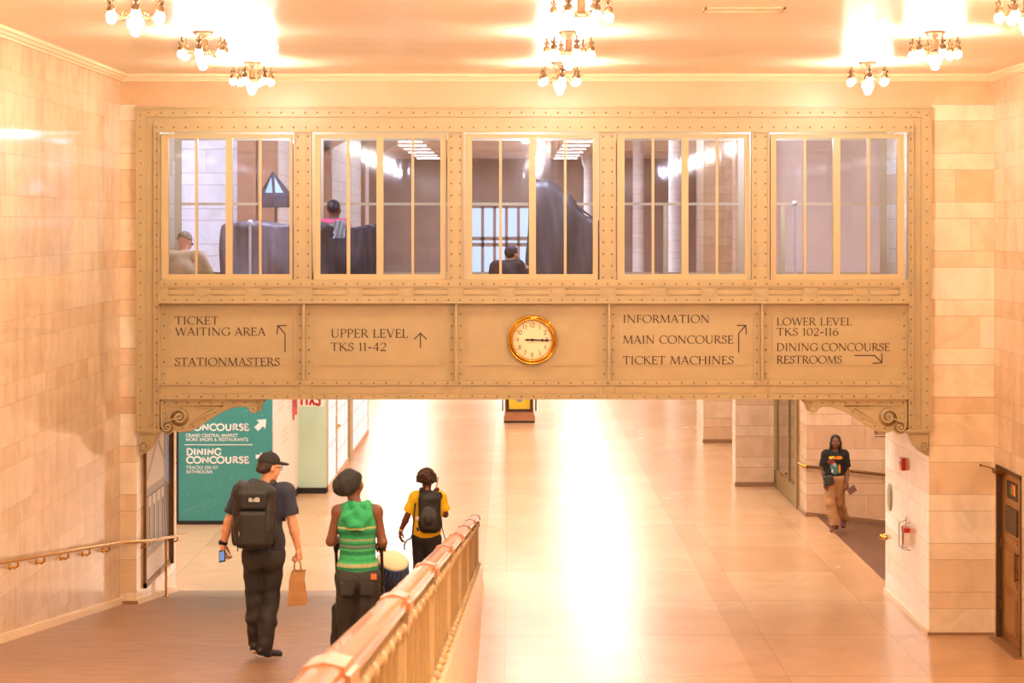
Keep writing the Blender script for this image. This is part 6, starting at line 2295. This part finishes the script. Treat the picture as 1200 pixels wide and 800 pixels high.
wv = np.array(J['wl']); dv = unit(wv - np.array(J['el']))
b.tube([wv - dv * .03, wv - dv * .01], .031, 12)
b.build('wristband', mat('pale_yellow_wristband', (230, 200, 120), .5), yp_)
kb = local_thing('backpack', yp_, 'black and charcoal backpack with dangling strap on the person in the yellow tee', 'backpack')
f = Field((-.3, -.5, .85), (.35, .05, 1.6), 0.008)
f.rbox((.045, -.21, 1.20), (.135, .09, .235), .07, None, .03)
f.ell((.045, -.20, 1.40), (.11, .085, .07), None, .05)
f.folds(.003, 18, 12, 15, 41)
part('main_bag', f, M['pack_black'], kb)
f = Field((-.3, -.5, .85), (.35, -.1, 1.6), 0.007)
f.ell((.035, -.305, 1.16), (.105, .045, .135), None, .03)
fp = part('front_pocket', f, M['pack_grey'], kb)
f = Field((-.3, -.5, .85), (.35, -.1, 1.6), 0.007)
f.ell((.035, -.335, 1.13), (.065, .035, .07), None, .02)
part('lower_pocket', f, M['pack_black'], kb)
for q in (-1, 1):
    b = MB(); b.local = True
    xs = .03 + q * .095
    b.tube([(xs, -.17, 1.40), (xs - q * .01, -.09, 1.455), (xs, .02, 1.455), (xs + q * .01, .11, 1.34), (xs + q * .03, .09, 1.15), (xs + q * .055, -.03, 1.02), (xs + q * .035, -.14, .98)], [.022, .028, .028, .025, .02, .013, .012], 8)
    b.build('shoulder_strap', M['pack_black'], kb)
b = MB(); b.local = True
b.tube([(-.135, -.09, 1.30), (-.15, -.13, 1.10), (-.165, -.13, .93), (-.19, -.12, .88), (-.235, -.12, .86), (-.265, -.12, .80), (-.26, -.12, .745)], .010, 6)
b.tube([(.175, -.15, 1.12), (.20, -.16, .98), (.235, -.15, .86)], .006, 6)
b.build('loose_strap', M['pack_black'], kb)
b = MB(); b.local = True
b.lathe([(0, -.008), (.026, -.006), (.027, 0), (0, .003)], (-.095, -.26, 1.14), 16, 'y')
b.build('badge', M['sole'], kb)
b = MB(); b.local = True
b.tube([(.11, -.16, 1.38), (.125, -.15, 1.50), (.15, -.12, 1.62)], .006, 6)
b.build('slim_stick', M['red'], kb)
f = Field((.0, -.4, 1.25), (.35, .0, 1.55), 0.007)
f.ell((.155, -.19, 1.40), (.045, .05, .05), None, .02).ell((.13, -.22, 1.36), (.035, .04, .04), None, .02)
part('dark_pouch', f, M['pack_black'], kb)

# ---------------------------------------------------------------- woman in the tan trousers
WYY = 33.6
wm = empty('person', ((978 - 600) * WYY / F, WYY, .004), 'woman in black graphic tee and tan trousers walking out of the side passage', 'person', None, PI)
# she faces the camera: local +x is to the left in the picture
J = dict(pelvis=(.01, 0, .92), chest=(-.005, 0, 1.20), neck=(-.01, 0, 1.37), head=(-.015, .02, 1.50),
         sl=(-.165, 0, 1.29), sr=(.145, 0, 1.29), el=(-.215, -.01, 1.02), wl=(-.185, .13, .80), er=(.19, -.02, 1.03), wr=(.175, .06, .82),
         hl=(-.08, 0, .87), hr=(.08, 0, .87), kl=(-.085, -.03, .47), kr=(.09, .06, .48), al=(-.19, -.23, .17), ar=(.005, .10, .09), tl=(-.17, -.10, .06), tr=(.085, .25, .035))
bf = body_field(J, build=.93)
Rh = yaw_matrix(math.radians(8), 0)
hc = np.array(J['head'])
P = head_into(bf, hc, Rh, .95)
hl_ = hand_field(J['wl'], (-.25, .6, -.6), (-.9, .2, .2), (.3, .7, .6), .92, .9, .05, .8)
hr_ = hand_field(J['wr'], (.1, .2, -1), (1, -.2, .1), (-.1, 1, .1), .92, .5, .05, .4)
part('body', [bf, hl_, hr_], M['skin_dark'], wm)
eyes(wm, P, Rh, [M['eye_white'], M['eye_dark']], .95)
M['tan_trousers'] = mat('tan_cotton', (180, 134, 92), .8, var=.08, scale=6)
f = Field((-.45, -.3, .75), (.45, .3, 1.5), 0.009)
f.ell((0, 0, .98), (.17, .125, .16), None, .05).ell((-.005, 0, 1.20), (.168, .125, .17), None, .06)
f.ell((-.07, .075, 1.20), (.06, .05, .06), None, .04).ell((.06, .075, 1.20), (.06, .05, .06), None, .04)
f.cone((-.10, 0, 1.295), (.08, 0, 1.295), .072, None, .05)
for q, e in ((-1, 'el'), (1, 'er')):
    S_ = np.array(J['sl' if q < 0 else 'sr']); E_ = np.array(J[e])
    f.ell(S_, (.075, .075, .068), None, .05).cone(S_, S_ * .2 + E_ * .8, .074, .082, .04)
f.folds(.005, 12, 8, 12, 51, .8, 1.2)
f.cut((0, 0, -1), -.895)
f.cone((-.01, .01, 1.36), (-.01, .03, 1.55), .062, .065, 0, sub=True)
x, y, z = f.ax[0][:, None, None], f.ax[1][None, :, None], f.ax[2][None, None, :]
for q, e in ((-1, 'el'), (1, 'er')):
    S_ = np.array(J['sl' if q < 0 else 'sr']); E_ = np.array(J[e]); dd = unit(E_ - S_); pt = S_ * .2 + E_ * .8
    pl = dd[0] * (x - pt[0]) + dd[1] * (y - pt[1]) + dd[2] * (z - pt[2])
    f.f = np.where(q * x > .19, np.maximum(f.f, pl.astype(np.float32)), f.f)
def graphic(name):
    """black cotton with a printed splash of yellow, teal, red and grey on the chest"""
    m, nt, b, L = new_mat(name)
    g = NG(nt)
    tc = nt.nodes.new('ShaderNodeTexCoord')
    sp = nt.nodes.new('ShaderNodeSeparateXYZ')
    L.new(tc.outputs['Object'], sp.inputs[0])
    nz = g.m('MULTIPLY', g.m('SUBTRACT', g.noise(tc.outputs['Object'], 22.0, 4), .5), 1.1)
    c = lin((24, 22, 22))
    front = g.m('GREATER_THAN', sp.outputs[1], 0.03)
    for (cx, cz, rx, rz2, col) in ((.05, 1.245, .062, .028, (240, 176, 30)), (-.055, 1.245, .062, .028, (236, 130, 26)), (.03, 1.10, .06, .07, (92, 150, 150)), (.01, 1.02, .05, .06, (70, 126, 120)),
                                   (.075, 1.17, .06, .035, (168, 60, 56)), (-.065, 1.06, .022, .08, (226, 150, 36)), (.02, 1.13, .028, .03, (190, 196, 196)), (.055, 1.02, .016, .03, (206, 206, 200))):
        dx = g.m('DIVIDE', g.m('SUBTRACT', sp.outputs[0], cx), rx)
        dz = g.m('DIVIDE', g.m('SUBTRACT', sp.outputs[2], cz), rz2)
        r2 = g.m('ADD', g.m('ADD', g.m('MULTIPLY', dx, dx), g.m('MULTIPLY', dz, dz)), nz)
        mk = g.m('MULTIPLY', g.m('LESS_THAN', r2, 1.0), front)
        c = g.mix(mk, c, lin(col))
    L.new(c, b.inputs['Base Color'])
    b.inputs['Roughness'].default_value = .8
    return m
part('t_shirt', f, graphic('black_graphic_cotton'), wm)
f = Field((-.4, -.4, .0), (.4, .4, 1.1), 0.009)
f.ell((.005, 0, .89), (.17, .125, .13), None, .05)
for h, k_, a_ in (('hl', 'kl', 'al'), ('hr', 'kr', 'ar')):
    H_, K_, A_ = (np.array(J[q]) for q in (h, k_, a_))
    f.chain([H_, K_, A_ + np.array((0, 0, .02))], [.105, .090, .088], .03)
f.folds(.006, 18, 6, 18, 53, .05, .8)
f.cut((0, 0, -1), -.11)
f.cut((0, 0, 1), .96)
part('trousers', f, M['tan_trousers'], wm)
M['shoe_red'] = mat('red_black_shoe_leather', (92, 26, 24), .45, var=.6, scale=14)
sneakers(wm, (.005, .09, .07), (.085, .22, .042), 1.0, [M['shoe_red'], M['sole']], .03)
sneakers(wm, (-.19, -.225, .155), (-.165, -.11, .062), 1.0, [M['shoe_red'], M['sole']], .03)
f = Field(hc - .32, hc + .24, 0.006)
f.ell(P(0, -.025, .030), (.088, .10, .096), Rh, .02)
for q in (-1, 1):
    f.chain([P(.055 * q, .02, .085), P(.082 * q, .03, -.02), P(.088 * q, .02, -.14), P(.10 * q, .03, -.25)], [.026, .026, .028, .018], .02)
    f.chain([P(.05 * q, -.06, -.03), P(.065 * q, -.06, -.15), P(.07 * q, -.05, -.24)], [.045, .045, .03], .03)
f.folds(.003, 60, 40, 8, 55)
f.ell(P(0, .095, -.03), (.066, .085, .125), Rh, .01, sub=True)
part('long_hair', f, M['hair_black'], wm)
# crossbody bag she wears, things in her hand
cb = local_thing('crossbody_bag', wm, 'small grey black crossbody bag at the hip of the woman in tan trousers', 'bag')
f = Field((-.1, -.05, .7), (.4, .4, 1.05), 0.007)
f.rbox((.125, .165, .87), (.085, .035, .085), .03, Matrix.Rotation(.2, 3, 'Y'), .02)
part('body', f, M['pack_grey'], cb)
b = MB(); b.local = True
b.tube([(.19, .15, .94), (.165, .13, 1.10), (.06, .15, 1.22), (-.06, .12, 1.31), (-.085, .03, 1.372), (-.06, -.11, 1.33), (.06, -.14, 1.18), (.19, -.06, 1.0), (.205, .08, .93)], .007, 6)
b.build('strap', M['plastic'], cb)
b = MB(); b.local = True
b.box(-.055, -.004, -.08, .055, .004, .08)
b.cur = 1
b.box(-.03, .004, -.02, .04, .012, .07)
b.cur = 2
b.box(-.05, .004, -.075, .02, .009, -.01)
o = b.build('folded_leaflets', [mat('mauve_print_paper', (120, 86, 84), .5), M['sole'], M['plastic']])
o.location = Vector(wm.location) + Vector((.255, -.215, .715))
o.rotation_euler = (math.radians(-20), math.radians(62), 0)
tag(o, 'folded leaflets held in the hand of the woman in tan trousers', 'leaflet')
# ---------------------------------------------------------------- inside the glazed footbridge
DK = bz(395)                     # deck height
def ip(px, py, Y): return Vector(at(px, py, Y))
M['tarp'] = mat('dark_plastic_sheeting', (112, 100, 104), .45, var=.25, scale=5)
M['tarp_black'] = mat('black_plastic_sheeting', (66, 60, 66), .35, var=.25, scale=5)
def tarp(name, x0, x1, ya, yb, h, m, label, seed, slope_l=.12):
    r_ = empty(name, ((x0 + x1) / 2, (ya + yb) / 2, DK), label, 'covered stack')
    f = Field((x0 - .4, ya - .25, DK - .05), (x1 + .4, yb + .25, DK + h + .2), .018)
    f.rbox(((x0 + x1) / 2, (ya + yb) / 2, DK + h / 2 - .05), ((x1 - x0) / 2, (yb - ya) / 2, h / 2 + .05), .05, None, 0)
    x, y, z = f.ax[0][:, None, None], f.ax[1][None, :, None], f.ax[2][None, None, :]
    # skirts flare towards the deck
    f.f = (f.f - slope_l * np.clip((DK + h - z) / h, 0, 1) ** 1.5).astype(np.float32)
    f.folds(.026, 6, 2, 3.1, seed)
    f.folds(.010, 31, 6, 2.3, seed + 1)
    f.cut((0, 0, -1), -DK - .005)
    b = MB()
    add_field(b, f)
    b.build('sheeting', m, r_)
    return r_
xa = ip(262, 300, 27.0).x; xb = ip(352, 300, 27.0).x
tarp('covered_counter', xa, xb, 26.75, 27.45, 1.43, M['tarp'], 'waist high stack under dark plastic sheeting behind the kneeling worker', 61)
xa = ip(372, 300, 27.0).x; xb = ip(444, 300, 27.0).x
tarp('covered_counter', xa, xb, 26.75, 27.45, 1.42, M['tarp_black'], 'black sheeted stack seen through the second glazed bay', 65, .05)
# big dark drape on a frame in the middle bay
r_ = empty('draped_frame', (ip(662, 300, 27.2).x, 27.2, DK), 'tall dark draped frame sloping down in the middle glazed bay', 'draped frame')
f = Field((-.3, 26.6, DK - .05), (1.6, 27.8, 6.2), .02)
pl = [ip(627, 215, 27.2), ip(650, 220, 27.2), ip(680, 250, 27.2), ip(706, 268, 27.2)]
for q in range(3):
    a, b2 = pl[q], pl[q + 1]
    for t in np.linspace(0, 1, 6):
        p = a.lerp(b2, t)
        f.cone((p.x, 27.2, p.z - .05), (p.x, 27.2, DK), .10, .14, .03)
f.folds(.03, 16, 3, 2, 71)
f.cut((0, 0, -1), -DK - .005)
b = MB(); add_field(b, f); b.build('drape', mat('brown_black_drape', (84, 72, 66), .5, var=.3, scale=3, stretch=(3, 1, .4)), r_)
b = MB()
for q in range(3): b.tube([pl[q] + Vector((0, -.02, .06)), pl[q + 1] + Vector((0, -.02, .06))], .016, 6)
b.build('top_rail', M['wire'], r_)
# folded canopy behind the first counter
r_ = empty('folded_canopy', (ip(318, 230, 27.75).x, 27.75, DK), 'dark pointed canopy with pale blue panel behind the sheeted stack', 'canopy')
ap = ip(319.5, 200, 27.7)
b = MB()
zb_ = ip(0, 238, 27.7).z
n = 8
xs0, xs1 = ip(303, 238, 27.7).x, ip(343, 238, 27.7).x
cxx, rxx = (xs0 + xs1) / 2, (xs1 - xs0) / 2
ring = [(cxx + rxx * math.cos(2 * PI * k / n), 27.70 + .17 * math.sin(2 * PI * k / n), zb_ + .10) for k in range(n)]
ring2 = [(cxx + rxx * math.cos(2 * PI * k / n), 27.70 + .17 * math.sin(2 * PI * k / n), zb_ - .06) for k in range(n)]
b.add([tuple(ap)] + ring + ring2, [(0, 1 + k, 1 + (k + 1) % n) for k in range(n)] + [(1 + k, 1 + n + k, 1 + n + (k + 1) % n, 1 + (k + 1) % n) for k in range(n)], False)
b.build('canopy', M['tarp_black'], r_)
b = MB()
for k in (5, 6):
    p0, p1, tp_ = Vector(ring[k]), Vector(ring[(k + 1) % n]), Vector(ap)
    c0 = (p0 + p1 + tp_) / 3
    sh_ = [c0 + (q - c0) * .62 + Vector((0, -.012, 0)) for q in (p0, p1, tp_)]
    b.prism(sh_, (0, -.004, 0))
b.build('panel', mat('pale_blue_fabric', (150, 176, 196), .5), r_)
b = MB(); b.tube([(cxx, 27.70, DK), (cxx, 27.70, zb_ + .2)], .02, 8); b.build('pole', M['wire'], r_)
# poles
for px, p0, p1, Y, lab in ((293, 262, 322, 26.5, 'slim white barrier pole in front of the sheeted stack in the first bay'),
                           (931, 240, 322, 26.5, 'slim white lamp pole in the bay nearest the door side')):
    o_ = ip(px, p0, Y)
    r_ = empty('barrier_pole', (o_.x, Y, DK), lab, 'pole')
    b = MB(); b.tube([(o_.x, Y, DK + .02), (o_.x, Y, o_.z)], .018, 8); b.build('shaft', M['white'], r_)
    b = MB(); b.lathe([(.16, 0), (.16, .012), (.03, .03)], (o_.x, Y, DK), 16); b.build('foot', M['wire'], r_)
    b = MB(); b.lathe([(.02, -.02), (.035, 0), (.035, .03), (.02, .05), (0, .052)], (o_.x, Y, o_.z), 12); b.build('top', M['white'], r_)
for px, lab in ((642, 'yellow brass upright in the middle bay'), (780, 'yellow brass upright in the fourth bay'), (917, 'yellow brass upright in the last bay on the door side')):
    o_ = ip(px, 241, 27.8)
    b = MB(); b.box(o_.x - .03, 27.78, DK, o_.x + .03, 27.84, o_.z)
    o = b.build('upright_post', M['sash'])
    tag(o, lab, 'post')
# kneeling worker seen from behind
wk = empty('person', (ip(213, 300, 26.0).x, 26.0, DK + 0.02), 'kneeling worker in tan shirt and patterned cap behind the first window', 'person')
J = dict(pelvis=(0, -.02, .42), chest=(.0, .08, .80), neck=(.0, .13, 1.0), head=(.0, .20, 1.12),
         sl=(-.17, .10, .93), sr=(.19, .10, .93), el=(-.24, .16, .68), wl=(-.15, .36, .58), er=(.30, .14, .70), wr=(.36, .34, .56),
         hl=(-.09, 0, .40), hr=(.09, 0, .40), kl=(-.12, .30, .10), kr=(.12, .30, .10), al=(-.10, -.14, .08), ar=(.10, -.14, .08), tl=(-.10, -.26, .05), tr=(.10, -.26, .05))
bf = body_field(J, v=.012)
Rh = yaw_matrix(math.radians(10), math.radians(-25))
hc = np.array(J['head'])
P = head_into(bf, hc, Rh)
hl_ = hand_field(J['wl'], (.3, 1, -.3), (-.5, .2, .8), (1, 0, .2), 1, 1, 0, .6, .005)
hr_ = hand_field(J['wr'], (-.1, 1, -.4), (.5, .2, .8), (-1, 0, .2), 1, 1, 0, .6, .005)
part('body', [bf, hl_, hr_], M['skin_light'], wk)
M['tan_shirt'] = mat('tan_work_shirt', (214, 180, 134), .85, var=.08, scale=7)
f = Field((-.5, -.35, .2), (.5, .45, 1.2), .012)
f.ell((0, 0, .50), (.19, .15, .18), None, .06).ell((.0, .06, .72), (.20, .15, .22), None, .08)
f.cone((-.12, .10, .93), (.14, .10, .93), .085, None, .06)
for e, S_ in (('el', 'sl'), ('er', 'sr')):
    f.cone(J[S_], np.array(J[S_]) * .2 + np.array(J[e]) * .8, .085, .075, .05)
f.folds(.006, 9, 6, 9, 81)
f.cut((0, 0, -1), -.33)
sh_ = part('shirt', f, M['tan_shirt'], wk)
f = Field((-.4, -.5, -.14), (.4, .5, .6), .014)
f.ell((0, -.02, .40), (.18, .15, .14), None, .05)
for q in 'lr':
    f.cone(J['h' + q], J['k' + q], .11, .09, .04).cone(J['k' + q], J['a' + q], .085, .07, .03)
f.cut((0, 0, -1), .08)
part('trousers', f, M['black_cloth'], wk)
f = Field(hc - .25, hc + .25, .008)
f.ell(P(0, -.012, .04), (.088, .106, .098), Rh, .02)
f.cut(tuple(-Rh[:, 2]), float(-Rh[:, 2] @ P(0, 0, .015)))
f.ell(P(0, .11, .03), (.07, .075, .016), Rh, .01)
part('cap', f, mat('patterned_cap_cloth', (142, 122, 92), .8, var=.55, scale=26), wk)
wk.scale = (1.13, 1.1, 1.04)
# person in pink bending behind the black stack
pp = empty('person', (ip(394, 260, 27.6).x, 27.62, DK), 'person in a pink top standing behind the black sheeted stack', 'person')
J = dict(pelvis=(0, 0, .88), chest=(-.02, -.02, 1.20), neck=(-.03, -.02, 1.38), head=(-.035, -.02, 1.51),
         sl=(-.16, -.02, 1.31), sr=(.12, -.02, 1.31), el=(-.21, .03, 1.08), wl=(-.12, .1, .92), er=(.17, .02, 1.08), wr=(.1, .1, .92),
         hl=(-.08, 0, .84), hr=(.08, 0, .84), kl=(-.08, .0, .46), kr=(.08, 0, .46), al=(-.08, 0, .09), ar=(.08, 0, .09), tl=(-.08, .14, .045), tr=(.08, .14, .045))
bf = body_field(J, v=.013)
P = head_into(bf, J['head'], yaw_matrix(.6))
hl_ = hand_field(J['wl'], (.4, .2, -1), (-1, 0, 0), (0, 1, 0), .95, .6, 0, .5, .005)
hr_ = hand_field(J['wr'], (-.4, .2, -1), (1, 0, 0), (0, 1, 0), .95, .6, 0, .5, .005)
part('body', [bf, hl_, hr_], M['skin_mid'], pp)
f = Field((-.4, -.3, .7), (.4, .3, 1.5), .013)
f.ell((0, 0, 1.0), (.17, .13, .18), None, .06).ell((-.02, -.02, 1.22), (.17, .125, .16), None, .06).cone((-.10, -.02, 1.31), (.07, -.02, 1.31), .075, None, .05)
for e, S_ in (('el', 'sl'), ('er', 'sr')):
    f.cone(J[S_], J[e], .068, .06, .04)
f.cut((0, 0, -1), -.85)
part('top', f, mat('pink_cotton', (226, 84, 112), .8), pp)
f = Field((-.3, -.3, 0), (.3, .3, 1.0), .014)
f.ell((0, 0, .86), (.16, .125, .12), None, .05)
for q in 'lr':
    f.cone(J['h' + q], J['k' + q], .10, .08, .04).cone(J['k' + q], J['a' + q], .08, .07, .03)
f.cut((0, 0, -1), -.05)
part('trousers', f, M['black_cloth'], pp)
hc = np.array(J['head'])
f = Field(hc - .2, hc + .2, .009)
f.ell(hc + (0, -.02, .03), (.085, .1, .09), None, .02)
f.ell(hc + np.array((.03, .07, -.02)), (.07, .06, .09), None, .01, sub=True)
part('hair', f, M['hair_black'], pp)
pp.scale = (1.1, 1.1, 1.085)
# white cloth over the stack
b = MB()
p0 = ip(391.5, 258, 26.7)
n = 9
v = []
for r_i in range(7):
    for k in range(n):
        x = p0.x + .16 * (k / (n - 1)) + .012 * math.sin(3 * r_i)
        zz = p0.z - .24 * r_i / 6
        v.append((x, 26.62 - .02 * math.sin(k * 2.1 + r_i) - .03 * r_i / 6, zz))
v += [(x, y + .012, z) for x, y, z in v]
N = 7 * n
fcs = [(r * n + k, r * n + k + 1, r * n + n + k + 1, r * n + n + k) for r in range(6) for k in range(n - 1)]
fcs += [tuple(i + N for i in q[::-1]) for q in fcs]
b.add(v, fcs, True)
o = b.build('hanging_cloth', mat('pale_blue_white_cloth', (206, 220, 228), .8))
tag(o, 'small white cloth hanging over the black sheeted stack', 'cloth')
# dark clothed person crouching in the middle bay
dp = empty('person', (ip(597, 300, 26.3).x, 26.3, DK), 'person in dark clothes crouching low in the middle window', 'person')
J = dict(pelvis=(.0, 0, .40), chest=(-.05, .05, .72), neck=(.0, .1, .90), head=(.04, .14, 1.02),
         sl=(-.19, .06, .85), sr=(.13, .08, .86), el=(-.24, .12, .60), wl=(-.12, .32, .52), er=(.2, .16, .64), wr=(.16, .3, .82),
         hl=(-.09, 0, .38), hr=(.09, 0, .38), kl=(-.14, .30, .42), kr=(.12, .32, .42), al=(-.12, .08, .09), ar=(.1, .1, .09), tl=(-.12, .24, .05), tr=(.1, .26, .05))
bf = body_field(J, v=.013)
P = head_into(bf, J['head'], yaw_matrix(.9))
hl_ = hand_field(J['wl'], (.4, 1, -.2), (-.3, 0, 1), (1, 0, 0), .95, .8, 0, .5, .005)
hr_ = hand_field(J['wr'], (-.2, .6, .8), (.6, -.5, .2), (0, 0, 1), .95, .5, .1, .5, .005)
part('body', [bf, hl_, hr_], M['skin_light'], dp)
f = Field((-.5, -.35, .2), (.45, .45, 1.1), .013)
f.ell((0, 0, .45), (.19, .15, .16), None, .06).ell((-.04, .04, .68), (.20, .15, .22), None, .08).cone((-.14, .08, .86), (.09, .09, .86), .085, None, .06)
for e, S_ in (('el', 'sl'), ('er', 'sr')):
    f.cone(J[S_], J[e], .08, .065, .05)
f.folds(.006, 10, 6, 9, 91)
f.cut((0, 0, -1), -.32)
part('jacket', f, M['black_cloth'], dp)
f = Field((-.4, -.35, 0), (.4, .55, .7), .014)
f.ell((0, 0, .38), (.18, .15, .14), None, .05)
for q in 'lr':
    f.cone(J['h' + q], J['k' + q], .10, .085, .04).cone(J['k' + q], J['a' + q], .08, .07, .03)
f.cut((0, 0, -1), -.05)
part('trousers', f, M['black_denim'], dp)
hc = np.array(J['head'])
f = Field(hc - .2, hc + .2, .009)
f.ell(P(0, -.02, .03), (.083, .1, .092), yaw_matrix(.9), .02)
f.cut(tuple(yaw_matrix(.9)[:, 1]), float(yaw_matrix(.9)[:, 1] @ P(0, .05, 0)))
part('hair', f, M['hair_dark'], dp)
